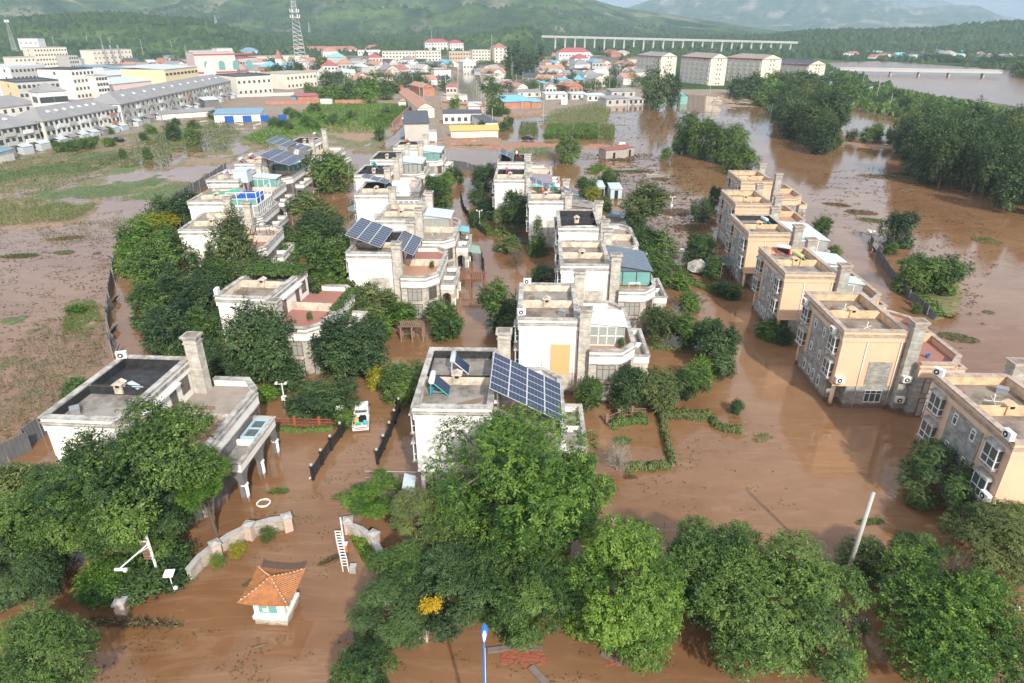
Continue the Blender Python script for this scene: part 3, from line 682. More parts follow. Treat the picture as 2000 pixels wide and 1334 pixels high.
# middle row
V_('C1', "white villa with two tilted solar arrays, one over its tan terrace", -21.6, 81.8, -2, roof='bt', chim=(9.9, 9.9), terr='tr', detail=3)
V_('C2', "cream villa with a brown sunken roof, black vent cap and pale glass lean-to", -20.8, 98.2, -2, roof='cb', chim=(10.2, 10.4), terr='gr')
V_('C3', "white villa with a white cube hut and glass railing above its terrace", -27.7, 114.9, 0, roof='ct', chim=(9.7, 0), terr='gg', tops=False)
V_('C4', "white villa with a green water heater on a black roof, behind the white cube hut", -31.4, 131.9, 0, roof='tt', chim=(9.9, 9.9), terr='tt')
V_('C5', "white villa with black roof and a slate blue glass house on its terrace", -31.6, 148.8, 0, roof='tt', chim=(9.7, 10.0), terr='tt')
V_('C6', "farthest white villa of the middle row with an orange water heater", -29, 164.7, 0, roof='ct', chim=(9.8, 10.0), terr='tt')
# right of the lane
V_('R0', "white villa with black parapet and big solar array behind the feathery tree", -7.7, 43.4, -1.5, roof='cc', chim=(0, 10.2), terr='gg', liner='1', gable='none')
V_('R1', "white villa with a tan painted patch on its gable and a white glazed terrace room", .6, 60.3, -2, roof='bc', chim=(9.7, 9.9), terr='tt', detail=3, gable='none')
V_('R2', "white villa with dark slate-blue glass roof over its terrace and a domed roof vent", 6, 77, -2, roof='bb', chim=(9.9, 10.0), terr='tt', detail=3)
V_('R3', "white villa with all-black tarred roof with a strip of white sheet lying in it", 6.8, 93.9, -2, roof='tt', chim=(9.6, 9.8), terr='gg')
V_('R4', "white villa with long tilted solar array and orange water heater frame on its roof", 2.8, 110.4, -2, roof='bb', chim=(9.7, 9.9), terr='gg')
V_('R5', "white villa with a pink water heater and turquoise glazed terrace room", -3.5, 127.9, -2, roof='bt', chim=(9.6, 9.8), terr='tt')
V_('R6', "last white villa by the flooded corn with a solar panel rack standing on its roof", -3.2, 145.7, -2, roof='tt', chim=(10.2, 0), terr='tt')
# peach row
V_('P1', "peach villa cut off by the photo edge, nearest of the peach row", 35.4, 38.5, -1.5, style='peach', roof='bb', chim=(9.4, 9.6), terr='rr', detail=3)
V_('P2', "free-standing peach villa in open water with red terrace floor and gable air conditioners", 32.1, 57.5, -2, style='peach', roof='bb', chim=(9.6, 0), terr='rr', detail=3)
V_('P3', "peach villa with a red-framed and a lime green water heater on its roof", 32.6, 74.0, -2, style='peach', roof='cc', chim=(9.6, 9.6), terr='gg')
V_('P4', "peach villa with a turquoise water heater and a wide pale blue terrace roof", 33.8, 91.0, -2.5, style='peach', roof='bb', chim=(9.6, 9.6), terr='tt', liner='1')
V_('P5', "peach villa with plain bare roof, second from the far end of its row", 37.2, 108.2, -3, style='peach', roof='bb', chim=(9.8, 9.6), terr='tt')
V_('P6', "last peach villa at the far end of its row under the willows", 43.8, 126.1, -3, style='peach', roof='bb', chim=(9.9, 9.9), terr='tt')
# ------------------------------------------------------------------ trees: crowns of many small leaves on sprays, over limbs
def unit_dirs(rg, n, up=0.0):
    d = rg.normal(size=(n, 3)); d[:, 2] += up; return d / np.linalg.norm(d, axis=1)[:, None]
def leaf_quads(P, D, N, L, Wd, tint):
    """leaf at P pointing along D, facing N"""
    S = np.cross(D, N); S /= np.maximum(np.linalg.norm(S, axis=1), 1e-6)[:, None]
    N2 = np.cross(S, D)
    L = L[:, None]; Wd = Wd[:, None]
    a = P; b = P + D * L * .45 + S * Wd * .5 + N2 * Wd * .16; c = P + D * L - N2 * L * .12; d = P + D * L * .45 - S * Wd * .5 + N2 * Wd * .16
    V = np.stack([a, b, c, d], 1).reshape(-1, 3); F = np.arange(len(V)).reshape(-1, 4)
    return V, F, np.repeat(tint, 4)
def lobes_for(shape, rg, n):
    """centres and radii of the leaf masses inside a unit crown"""
    out = []
    for k in range(n):
        if shape == 'dome':
            d = unit_dirs(rg, 1, .3)[0]; r = rg.uniform(.5, .9) * (.8 + .4 * rg.random()); c = d * r; c[2] *= .92; q = rg.uniform(.16, .33)
        elif shape == 'wide':
            a = rg.uniform(0, 6.283); r = rg.uniform(.1, .9); c = np.array([math.cos(a) * r, math.sin(a) * r, rg.uniform(-.25, .6) * (1.05 - r)]); q = rg.uniform(.2, .36)
        elif shape == 'column':
            z = rg.uniform(-.9, .85); a = rg.uniform(0, 6.283); wd = .55 * math.sqrt(max(1 - (z * .95) ** 2, .05)); c = np.array([math.cos(a) * wd, math.sin(a) * wd, z]); q = rg.uniform(.22, .38)
        elif shape == 'cone':
            z = rg.uniform(-.95, .95); a = rg.uniform(0, 6.283); wd = .75 * (1 - z) / 2 * rg.uniform(.6, 1); c = np.array([math.cos(a) * wd, math.sin(a) * wd, z]); q = .12 + .16 * (1 - z) / 2
        elif shape == 'shrub':
            d = unit_dirs(rg, 1, .3)[0]; c = d * rg.uniform(.35, .7); q = rg.uniform(.25, .45)
        else:   # loose: separate masses with gaps
            d = unit_dirs(rg, 1, .25)[0]; c = d * rg.uniform(.3, .9); q = rg.uniform(.16, .30)
        out.append((c, q))
    return out
def crown_mesh(key, seed, shape, n_lobes, n_leaf, L, ratio=.5, droop=.25, spray=8, up=.25, fill=.25):
    def make():
        rg = np.random.default_rng(seed); lob = lobes_for(shape, rg, n_lobes)
        vol = np.array([q ** 2 for c, q in lob]); cnt = np.maximum((vol / vol.sum() * n_leaf / spray).astype(int), 3)
        Vs, Fs, Ts = [], [], []; off = 0
        for (c, q), m in zip(lob, cnt):
            lt = rg.uniform(.08, .8)
            d = unit_dirs(rg, m, up); d = d + c / (np.linalg.norm(c) + .3) * .55; d /= np.linalg.norm(d, axis=1)[:, None]
            rad = np.where(rg.random(m) < fill, rg.uniform(.2, .85, m), rg.uniform(.82, 1.12, m)) * q
            base = c + d * rad[:, None] * np.array([1, 1, .9])
            tw = d + rg.normal(scale=.45, size=(m, 3)); tw[:, 2] -= droop; tw /= np.linalg.norm(tw, axis=1)[:, None]
            st = np.clip(lt + rg.normal(scale=.14, size=m) + np.where(rg.random(m) < .15, .42, 0), 0, 1.15)
            k = np.tile(np.arange(spray), m); j = np.repeat(np.arange(m), spray)
            P = base[j] + tw[j] * (k / spray * L * 2.6)[:, None]
            side = np.cross(tw[j], np.array([0, 0, 1.])); side /= np.maximum(np.linalg.norm(side, axis=1), 1e-4)[:, None]
            sg = np.where(k % 2 == 0, 1, -1)[:, None]
            D = tw[j] * .55 + side * sg * .8 + rg.normal(scale=.28, size=(m * spray, 3)); D[:, 2] -= droop * .5; D /= np.linalg.norm(D, axis=1)[:, None]
            N = d[j] * .7 + np.array([0, 0, .9]) + rg.normal(scale=.4, size=(m * spray, 3)); N /= np.linalg.norm(N, axis=1)[:, None]
            LL = L * rg.uniform(.65, 1.25, m * spray)
            V, F, T = leaf_quads(P, D, N, LL, LL * ratio, np.clip(st[j] + rg.normal(scale=.10, size=m * spray), 0, 1.2))
            Vs.append(V); Fs.append(F + off); Ts.append(T); off += len(V)
        Va = np.concatenate(Vs); Va /= np.percentile(np.hypot(Va[:, 0], Va[:, 1]), 97); Va[:, 2] /= max(np.percentile(np.abs(Va[:, 2]), 97), .6)
        return fast_mesh("crown_" + key, Va, np.concatenate(Fs), [L_MID], {"tint": np.concatenate(Ts)})
    return cached(("crown", key), make)
def limb_mesh(key, seed, shape, n=9, thick=.05, bare=False):
    """trunk from -1 (ground) to the crown, with limbs reaching into it; crown radius 1, centre at 0"""
    def make():
        rg = np.random.default_rng(seed); b = MB()
        pts = [Vector((0, 0, -3)), Vector((.02, .03, -1.0)), Vector((-.03, .02, -.4)), Vector((.04, -.02, .25))]
        rr = [thick * 1.5, thick * 1.25, thick, thick * .6]
        for i in range(3): b.tube(pts[i], pts[i + 1], rr[i], rr[i + 1], 7, False)
        for c, q in lobes_for(shape, rg, n):
            s = pts[1].lerp(pts[3], rg.uniform(.15, .95)); e = Vector(c) * 1.0
            m = s.lerp(e, .5) + Vector((0, 0, .08)); r = thick * .5
            b.tube(s, m, r, r * .65, 5, False); b.tube(m, e, r * .65, r * .25, 5, False)
            if bare:
                for k in range(6):
                    p = m.lerp(e, rg.uniform(.1, 1)); d = Vector(unit_dirs(rg, 1, .6)[0]); f = p + d * rg.uniform(.25, .55)
                    b.tube(p, f, r * .3, r * .1, 4, False)
                    for kk in range(3):
                        g = p.lerp(f, rg.uniform(.4, 1)); b.tube(g, g + Vector(unit_dirs(rg, 1, .5)[0]) * rg.uniform(.12, .28), r * .13, r * .05, 3, False)
        return b.mesh("limbs_" + key, BARK)
    return cached(("limb", key), make)
# key: (shape, lobes, leaves, leaf length, leaf ratio, droop, spray)
KIND = {
    'near':   ('dome', 30, 33000, .058, .5, .3, 8), 'near2': ('dome', 34, 38000, .054, .42, .55, 9), 'feather': ('loose', 46, 21000, .05, .42, .2, 9), 'wide': ('wide', 54, 44000, .05, .42, .3, 9),
    'mid':    ('dome', 24, 10000, .105, .5, .3, 7), 'mid2': ('loose', 40, 8000, .12, .45, .3, 7), 'shrub': ('shrub', 22, 7000, .13, .5, .15, 6), 'bush': ('shrub', 16, 3500, .17, .5, .15, 6),
    'column': ('column', 34, 9000, .11, .5, .1, 7), 'cone': ('cone', 60, 9000, .10, .3, .45, 8), 'willow': ('column', 40, 8000, .15, .28, .9, 7), 'ball': ('dome', 60, 9000, .06, .5, .05, 6),
    'far':    ('dome', 16, 1500, .26, .55, .2, 5), 'farcol': ('column', 18, 1600, .24, .5, .1, 5), 'poplar': ('loose', 34, 6000, .13, .45, .15, 7),
}
def tree(px, py, w, kind, leaf, label, zc=3.0, hr=.85, cat="tree", group=None, seed=0, name=None, base=0.0, trunk=True, rz=None, at_xy=None, R_=None):
    """crown centre seen at px, py, crown w photo pixels wide, its centre zc metres over the water"""
    X, Y = at_xy or at(px, py, zc); Rr = R_ or w / 2 * mpp(Y, zc); sh, nl, nf, L, ra, dr, sp = KIND[kind]
    if kind in ('near', 'near2', 'wide', 'feather'): hr *= .76
    rzv = rnd.uniform(0, 360) if rz is None else rz
    t = empty(name or ("tree" if cat == "tree" else cat.replace(" ", "_")), (X, Y, base), rzv, label, cat, group)
    k = f"{kind}{seed % 3}"
    k2 = 1.0
    put("crown" if cat == "tree" else "foliage", crown_mesh(k, hash_(k), sh, nl, nf, L, ra, dr, sp), t, (0, 0, zc), (0, 0, 0), (Rr * k2, Rr * k2, Rr * hr), [leaf])
    if trunk: put("trunk" if cat == "tree" else "stem", limb_mesh(k, hash_(k), sh, 12), t, (0, 0, zc), (0, 0, 0), (Rr, Rr, max(zc, Rr * hr)))
    return t
def hash_(s): return sum((i + 1) * ord(ch) for i, ch in enumerate(s)) % 9973
# ------------------------------------------------------------------ garden and street trees, one line each
T = [
 (735, 965, 125, 'near', L_BRI, 1.9, .6, 2, 'vine', "bright green vine mass spreading over a frame beside the right gate wall"),
 # px, py, crown px, kind, leaf, crown centre m, height ratio, seed, category, label
 # street side
 (55, 1300, 230, 'near2', L_MID, 3.6, .9, 0, 'tree', "soft green tree in the bottom left corner of the photo"),
 (705, 1318, 130, 'near', L_MID, 2.2, .9, 1, 'tree', "small dark-leaved tree cut by the bottom photo edge left of the blue lamp"),
 (285, 915, 270, 'near', L_MID, 7.2, .95, 0, 'tree', "big bright-tipped tree in front of the villa with the black felt roof"),
 (150, 965, 210, 'near', L_MID, 5.4, .8, 1, 'tree', "mid green tree before the white front wall of the felt-roof villa"),
 (275, 985, 190, 'near2', L_DARK, 4.4, .8, 2, 'tree', "dark lower tree under the bright-tipped tree by the felt-roof villa"),
 (395, 940, 130, 'near', L_BRI, 5.0, .85, 1, 'tree', "bright leaved tree beside the white porch columns of the gate villa"),
 (90, 1020, 220, 'near', L_MID, 3.6, .85, 2, 'tree', "mid green tree at the left photo edge below the grey hoarding"),
 (255, 1040, 170, 'near2', L_MID, 3.0, .8, 1, 'tree', "drooping tree with a leaning trunk behind the curved wall"),
 (45, 1105, 180, 'near2', L_DARK, 2.2, .85, 2, 'tree', "dark low tree at the left edge beside the open street water"),
 (20, 960, 110, 'shrub', L_OLI, 2.2, .9, 0, 'shrub', "greyish shrub at the left edge in front of the grey hoarding"),
 (295, 1112, 150, 'shrub', L_DARK, .7, .42, 0, 'shrub', "dark shrub around the foot of the camera pole"),
 (200, 1140, 100, 'shrub', L_BRI, 1.0, .6, 1, 'shrub', "light green shrub left of the camera pole above the stone pillar"),
 (1000, 915, 350, 'feather', L_BRI, 7.4, .85, 0, 'tree', "big feathery tree in front of the villa with the big solar array"),
 (1115, 975, 190, 'near', L_BRI, 4.9, .95, 1, 'tree', "bright green tree right of the feathery tree beside the bare twigs"),
 (905, 1010, 190, 'feather', L_MID, 3.6, .8, 1, 'tree', "loose mid green tree below the feathery tree over the tin roof"),
 (1040, 1035, 170, 'near', L_MID, 3.4, .8, 2, 'tree', "clumped tree below the feathery tree over a dark water gap"),
 (820, 1000, 120, 'near2', L_OLI, 3.2, .8, 0, 'tree', "olive green tree between the vine arbour and the feathery tree"),
 (790, 1115, 150, 'near', L_MID, 2.6, .9, 2, 'tree', "mid green tree behind the right end of the curved gate wall"),
 (760, 1190, 170, 'near2', L_DARK, 2.0, .75, 1, 'tree', "dark round tree at the street corner left of the gold leaves"),
 (880, 1150, 190, 'near', L_DARK, 3.0, .95, 0, 'tree', "dark green tree above the short stone pillar with gold leaves in it"),
 (850, 1075, 100, 'mid2', L_OLI, 2.6, .8, 0, 'tree', "thin grey-green tree between the corner trees"),
 (1020, 1150, 205, 'near2', L_MID, 2.9, .9, 2, 'tree', "round fine-leaved street tree with its trunk showing below"),
 (1225, 1145, 280, 'near2', L_BRI, 3.4, 1.0, 0, 'tree', "light green street tree right of the round fine-leaved one, branches hanging over the water"),
 (1410, 1130, 215, 'near', L_MID, 3.7, 1.05, 1, 'tree', "upright street tree left of the widest street tree"),
 (1535, 1185, 320, 'near2', L_MID, 3.4, .9, 1, 'tree', "widest street tree left of the grey utility pole"),
 (1350, 1090, 60, 'mid', L_DARK, 2.4, 1.0, 1, 'tree', "narrow dark tree squeezed behind two street trees"),
 (1690, 1100, 110, 'mid2', L_OLI, 1.4, .7, 1, 'shrub', "half drowned olive bush behind the utility pole with rubbish in it"),
 (1790, 1090, 110, 'near2', L_MID, 3.0, .9, 2, 'tree', "soft fine-leaved tree behind the pinnate street tree right of the pole"),
 (1860, 1215, 310, 'wide', L_BRI, 3.8, .85, 0, 'tree', "spreading bright green tree with bare grey branches in its middle"),
 (1945, 1050, 190, 'near2', L_OLI, 3.2, .8, 2, 'tree', "open leaning tree at the right photo edge over brown water"),
 (1830, 925, 150, 'near2', L_DARK, 2.6, 1.0, 1, 'tree', "dark bushy tree in front of the nearest peach villa"),
 (1990, 1010, 90, 'mid', L_MID, 2.2, .8, 0, 'shrub', "mid green shrub at the right edge under the nearest peach villa"),
 # field-side belt behind the left row
 (345, 425, 110, 'mid', L_DARK, 3.2, .8, 0, 'tree', "dark green tree at the far end of the fence-side belt"),
 (310, 437, 80, 'mid', L_YEL, 3.4, .5, 1, 'tree', "yellow flowering tree in the fence-side belt"),
 (290, 470, 120, 'mid', L_BRI, 4.0, .75, 2, 'tree', "bright green tree in the fence-side belt in front of the yellow one"),
 (265, 505, 80, 'mid', L_BRI, 2.4, .8, 0, 'tree', "bright green tree leaning over the grey fence"),
 (325, 525, 130, 'mid', L_MID, 3.4, .9, 1, 'tree', "mid green tree beside the white gable of the gazebo villa"),
 (350, 575, 115, 'mid', L_DARK, 2.8, .9, 2, 'tree', "dark tree below the white gable of the gazebo villa"),
 (300, 600, 90, 'mid', L_MID, 2.2, .9, 0, 'tree', "round tree at the water channel inside the grey fence"),
 (340, 650, 120, 'mid', L_DARK, 2.6, .9, 1, 'tree', "dark tree at the bend of the water channel behind the felt-roof villa"),
 (395, 640, 90, 'mid', L_MID, 3.0, .9, 2, 'tree', "mid green tree left of the ivy villa wall"),
 (410, 580, 80, 'mid', L_DARK, 3, .9, 0, 'tree', "dark tree behind the left corner of the ivy villa"),
 (395, 705, 90, 'mid', L_DARK, 2.0, .8, 1, 'tree', "dark bush-like tree behind the tall slate chimney"),
 (430, 690, 70, 'mid', L_MID, 1.6, .8, 2, 'shrub', "green shrub behind the yellow terrace wall of the felt-roof villa"),
 (462, 500, 100, 'mid2', L_OLI, 5.2, 1.5, 0, 'tree', "tall thin poplar in front of the gazebo villa"),
 (415, 520, 55, 'cone', L_MID, 3.4, 1.6, 0, 'tree', "small dark conifer at the gable of the gazebo villa"),
 (505, 545, 100, 'mid2', L_OLI, 3.6, .8, 1, 'tree', "olive green tree between gazebo villa and ivy villa"),
 (430, 555, 90, 'mid', L_MID, 2.8, .9, 0, 'tree', "mid green tree in front of the gazebo villa poplar"),
 (560, 505, 60, 'bush', L_MID, 2.0, .9, 0, 'shrub', "shrub at the grey porch of the gazebo villa"),
 (640, 530, 125, 'mid', L_MID, 4.6, .95, 0, 'tree', "leafy tree left of the villa with two solar arrays"),
 (612, 418, 115, 'mid', L_OLI, 3.6, .7, 1, 'tree', "olive domed tree between the left row and the middle row"),
 (640, 345, 105, 'mid', L_MID, 3.4, .75, 2, 'tree', "green domed tree right of the orange water heater villa"),
 (625, 455, 90, 'mid', L_DARK, 3.0, .8, 0, 'tree', "dark tree below the olive domed tree"),
 (590, 470, 60, 'bush', L_MID, 2.4, .8, 1, 'shrub', "shrub behind the ivy roof in front of the olive domed tree"),
 (660, 470, 55, 'bush', L_DARK, 2.2, .9, 2, 'shrub', "dark shrub under the small blue awning"),
 (560, 465, 36, 'bush', L_DARK, 2.0, 1.2, 0, 'shrub', "dark clipped shrub at the corner of the gazebo villa terrace"),
 # round the ivy villa
 (505, 675, 130, 'mid', L_DARK, 4.4, 1.15, 2, 'tree', "tall dark tree in front of the white gable of the ivy villa"),
 (680, 685, 140, 'mid', L_DARK, 3.2, .85, 1, 'tree', "round dark tree at the bay window of the ivy villa"),
 (475, 715, 80, 'mid', L_DARK, 2.4, 1.0, 0, 'tree', "dark low tree below the tall dark tree"),
 (565, 735, 70, 'bush', L_DARK, 1.4, .8, 0, 'shrub', "dark shrub under the windows of the ivy villa"),
 (630, 778, 130, 'mid', L_DARK, 1.9, .6, 0, 'tree', "spreading grey-green tree behind the red picket fence"),
 (590, 795, 60, 'bush', L_DARK, 1.2, .8, 1, 'shrub', "shrub round the white monitoring pole"),
 (670, 815, 55, 'bush', L_MID, .9, .8, 2, 'shrub', "green shrub at the right end of the red picket fence"),
 (520, 765, 60, 'bush', L_BRI, .6, .5, 0, 'shrub', "bright yellow-green shrub left of the white monitoring pole"),
 (735, 740, 48, 'bush', L_YEL, 1.0, .9, 1, 'shrub', "yellow-green shrub at the lane corner right of the round dark tree"),
 (788, 752, 100, 'mid', L_MID, 1.8, .8, 2, 'tree', "bushy tree left of the villa with the black parapet"),
 (735, 600, 110, 'mid', L_OLI, 2.8, .8, 0, 'tree', "olive green tree in front of the double-array villa gable"),
 (785, 610, 60, 'bush', L_BRI, 2.4, .6, 1, 'shrub', "bright vine leaves climbing over the front pergola"),
 (745, 640, 45, 'bush', L_BRI, 1.6, 1.1, 2, 'shrub', "light green sapling left of the front pergola"),
 (870, 628, 95, 'mid', L_MID, 1.8, .9, 0, 'tree', "dense green tree right of the front pergola"),
 (700, 590, 60, 'mid', L_MID, 2.4, .9, 1, 'tree', "mid green tree beside the ivy-hung terrace corner"),
 # lane
 (862, 385, 62, 'mid', L_MID, 2.6, 1.0, 0, 'tree', "green tree beside the white cube hut villa along the lane"),
 (845, 365, 45, 'mid', L_MID, 2.2, .9, 1, 'tree', "green tree behind the lane tree at the cube hut villa"),
 (868, 352, 40, 'bush', L_BRI, 1.8, .8, 2, 'shrub', "bright shrub at the far bend of the lane"),
 (885, 345, 40, 'bush', L_MID, 1.6, .9, 0, 'shrub', "shrub over the brown garden fence at the lane's far end"),
 (948, 350, 58, 'mid', L_DARK, 2.4, .9, 1, 'tree', "dark tree left of the pink water heater villa"),
 (930, 385, 40, 'bush', L_DARK, 1.6, .9, 2, 'shrub', "dark shrub by the lane left of the pink water heater villa"),
 (955, 410, 60, 'bush', L_DARK, 1.5, .8, 0, 'shrub', "dark garden shrub left of the tall dark tree"),
 (930, 430, 40, 'bush', L_DARK, 1.2, .8, 1, 'shrub', "low shrub behind the black lane fence"),
 (1008, 410, 56, 'column', L_DARK, 4.0, 1.2, 0, 'tree', "tall dark tree at the white gable of the pink water heater villa"),
 (978, 425, 40, 'mid', L_OLI, 2.2, 1.0, 0, 'tree', "greyish thin tree left of the tall dark tree"),
 (1050, 462, 46, 'cone', L_MID, 3.2, 1.75, 1, 'tree', "green fir in front of the white gable with the long solar array"),
 (990, 480, 60, 'bush', L_OLI, 1.0, .7, 2, 'shrub', "flooded olive shrub over the sunken car"),
 (980, 600, 105, 'mid', L_MID, 3.0, 1.0, 1, 'tree', "bright topped tree left of the tan patched villa"),
 (1000, 640, 70, 'mid', L_DARK, 2.0, 1.0, 2, 'tree', "dark tree beside the left windows of the tan patched villa"),
 (1060, 545, 60, 'bush', L_DARK, 1.2, .8, 0, 'shrub', "dark shrub behind the tan patched villa"),
 # right gardens
 (1255, 400, 95, 'mid2', L_OLI, 4.6, .75, 2, 'tree', "open-crowned tree with forked trunk standing in debris water"),
 (1240, 435, 50, 'mid', L_DARK, 2.0, 1.0, 0, 'tree', "dark round tree under the open-crowned tree"),
 (1272, 490, 90, 'mid', L_MID, 3.4, .85, 1, 'tree', "green tree right of the slate-blue glass roof"),
 (1280, 530, 80, 'mid', L_MID, 2.2, .8, 2, 'tree', "green tree at the terrace corner of the slate-blue roof villa"),
 (1232, 470, 50, 'mid', L_MID, 2.4, .8, 0, 'tree', "small tree behind the slate-blue glass roof"),
 (1145, 365, 45, 'mid', L_MID, 2.8, .8, 1, 'tree', "dark green tree right of the turquoise terrace room"),
 (1160, 380, 36, 'bush', L_YEL, 1.8, .7, 2, 'shrub', "yellow-green shrub beside the tilted solar array"),
 (1189, 350, 42, 'mid', L_MID, 2.6, 1.0, 0, 'tree', "round-headed tree over the pale tin sheds"),
 (1181, 400, 30, 'bush', L_MID, 1.4, 1.0, 1, 'shrub', "small bush in front of the pale tin sheds"),
 (1110, 293, 52, 'willow', L_PALE, 3.4, 1.0, 1, 'tree', "pale willow standing in open water behind the solar rack villa"),
 (1300, 300, 24, 'bush', L_PALE, 2.0, 1.0, 0, 'shrub', "small grey bush standing in open water"),
 (1290, 635, 75, 'mid', L_OLI, 2.4, .9, 0, 'tree', "olive tree at the porch of the tan patched villa"),
 (1345, 645, 85, 'mid', L_MID, 2.4, .8, 1, 'tree', "mid green tree over the right garden wall"),
 (1400, 690, 95, 'mid', L_DARK, 2.4, 1.0, 2, 'tree', "dark tree at the right end of the garden walls beside open water"),
 (1385, 650, 60, 'mid', L_MID, 2.4, .9, 0, 'tree', "green tree behind the dark tree at the garden wall end"),
 (1150, 770, 56, 'column', L_MID, 2.2, 1.1, 1, 'tree', "columnar twin-topped tree under the tan painted patch"),
 (1232, 760, 80, 'mid', L_DARK, 2.4, .95, 2, 'tree', "dark green tree at the bay window of the tan patched villa"),
 (1285, 765, 85, 'mid', L_OLI, 2.2, .95, 0, 'tree', "olive tree in the row right of the bay window"),
 (1345, 745, 75, 'mid', L_MID, 2.2, .95, 1, 'tree', "light green tree in the row above the creeper-grown wall"),
 (1370, 728, 50, 'bush', L_BRI, 1.8, 1.1, 2, 'shrub', "bright shrub between the two garden rows"),
 (1345, 590, 50, 'bush', L_MID, 1.2, .7, 0, 'shrub', "shrub in the flooded garden behind the right porch"),
 (1330, 550, 46, 'bush', L_BRI, 1.0, .8, 1, 'shrub', "bright bush at the wrecked parasol"),
 (1370, 490, 70, 'mid', L_MID, 2.2, .8, 2, 'tree', "green tree left of the grey entrance canopy"),
 (1395, 525, 50, 'bush', L_MID, 1.4, .8, 0, 'shrub', "shrub under the grey entrance canopy"),
 (1372, 412, 46, 'mid', L_DARK, 2.0, 1.0, 1, 'tree', "dark tree at the left windows of the plain-roof peach villa"),
 (1398, 385, 30, 'mid', L_DARK, 2.4, 1.2, 2, 'tree', "narrow dark tree at the corner of the plain-roof peach villa"),
 (1420, 568, 60, 'bush', L_MID, .8, .5, 0, 'shrub', "low bush on debris beside the red-heater villa"),
 (1505, 640, 70, 'bush', L_MID, 1.0, .6, 1, 'shrub', "vines over the stone garden wall of the red-heater villa"),
 (1530, 655, 40, 'bush', L_DARK, .9, .9, 2, 'shrub', "dark vines hanging beside the garden wall air conditioner"),
 (1605, 446, 50, 'bush', L_MID, 1.6, .8, 0, 'shrub', "round bush in water behind the pale blue terrace roof"),
 (1625, 492, 36, 'bush', L_OLI, 1.2, .8, 1, 'shrub', "reddish-olive bush at the white curved terrace"),
 (1755, 452, 62, 'mid', L_DARK, 2.6, 1.2, 2, 'tree', "dark green tree at the top of the torn bank hoarding"),
 (1740, 487, 30, 'bush', L_MID, .9, .8, 0, 'shrub', "small bush at the foot of the bank tree"),
 (1797, 540, 90, 'mid', L_MID, 2.4, .8, 0, 'tree', "green spreading tree on the grassy bank spit"),
 (1845, 540, 85, 'mid', L_MID, 2.4, .85, 1, 'tree', "right-hand spreading tree on the grassy bank spit"),
 (1790, 602, 20, 'bush', L_MID, .7, 1.0, 1, 'shrub', "little bush at the lower end of the bank hoarding"),
 (1437, 795, 30, 'mid2', L_DARK, .7, 1.0, 1, 'shrub', "dark sprig standing alone in the water off the garden walls"),
 # willows by the peach row, village poplars
 (1340, 262, 52, 'willow', L_MID, 5.6, 1.5, 0, 'tree', "leftmost willow of the flooded row behind the peach villas"),
 (1372, 270, 52, 'willow', L_MID, 5.6, 1.45, 1, 'tree', "second willow of the flooded row behind the peach villas"),
 (1405, 280, 52, 'willow', L_MID, 5.2, 1.4, 2, 'tree', "third willow of the flooded row behind the peach villas"),
 (1432, 285, 62, 'willow', L_PALE, 5.0, 1.2, 0, 'tree', "pale spreading willow, fourth of the flooded row"),
 (1448, 318, 66, 'mid', L_MID, 3.0, .8, 1, 'tree', "low green tree at the near end of the flooded willow row"),
 (1268, 165, 34, 'farcol', L_DARK, 9, 2.0, 0, 'tree', "left one of the three tall poplars at the village edge"),
 (1290, 175, 44, 'farcol', L_DARK, 9, 1.8, 1, 'tree', "broad middle one of the three tall poplars at the village edge"),
 (1316, 180, 36, 'farcol', L_DARK, 7, 1.6, 2, 'tree', "right one of the three tall poplars at the village edge"),
 (966, 195, 42, 'farcol', L_MID, 6.5, 1.7, 0, 'tree', "tall poplar beside the bright blue roofed shed"),
 (1003, 118, 42, 'farcol', L_DARK, 11, 1.5, 1, 'tree', "left one of the tall poplars behind the main street"),
 (1030, 125, 36, 'farcol', L_DARK, 9, 1.5, 2, 'tree', "right one of the tall poplars behind the main street"),
 (1052, 113, 28, 'farcol', L_DARK, 10, 1.5, 0, 'tree', "slim poplar standing apart behind the main street"),
 (888, 205, 30, 'far', L_BRI, 3, 1.1, 0, 'tree', "bright green tree in the yard with the red tiled roof"),
 (742, 262, 24, 'far', L_MID, 2.2, 1.1, 1, 'tree', "lone round tree on the bare soil by the lane"),
 (335, 258, 34, 'bush', L_DARK, 2.6, 1.0, 0, 'tree', "dark round tree in the field before the long terrace"),
 (376, 270, 34, 'bush', L_PALE, 2.4, 1.0, 1, 'tree', "pale round willow in the field before the long terrace"),
 (240, 300, 18, 'bush', L_MID, 1.6, 1.1, 2, 'shrub', "small bush standing in the muddy field"),
 (287, 300, 20, 'bush', L_MID, 1.6, 1.1, 0, 'shrub', "small bush at the field puddles"),
 (150, 605, 36, 'bush', L_BRI, .6, .6, 1, 'shrub', "green bush on the mud mound left of the grey fence"),
 (145, 755, 60, 'bush', L_MID, .7, .5, 2, 'shrub', "creeping shrub outside the felt-roof villa"),
]
for i, (px, py, w, kd, lf, zc, hr, sd_, cat, lab) in enumerate(T):
    tree(px, py, w, kd, lf, lab, zc, hr, cat, "garden and street greenery" if py > 330 else "trees round the village", sd_ + i)
# clipped balls at the gate
for px, py, w, lf, lab in ((525, 1043, 36, L_MID, "clipped dark green ball bush at the pillar end of the curved gate wall"), (466, 1073, 38, L_YEL, "clipped yellow-green ball bush in the middle of the curved gate wall"), (424, 1097, 33, L_BRI, "clipped light green ball bush at the low end of the curved gate wall")):
    tree(px, py, w, 'ball', lf, lab, .45, .95, "bush", "clipped balls at the gate", 0, "ball_bush", trunk=False)

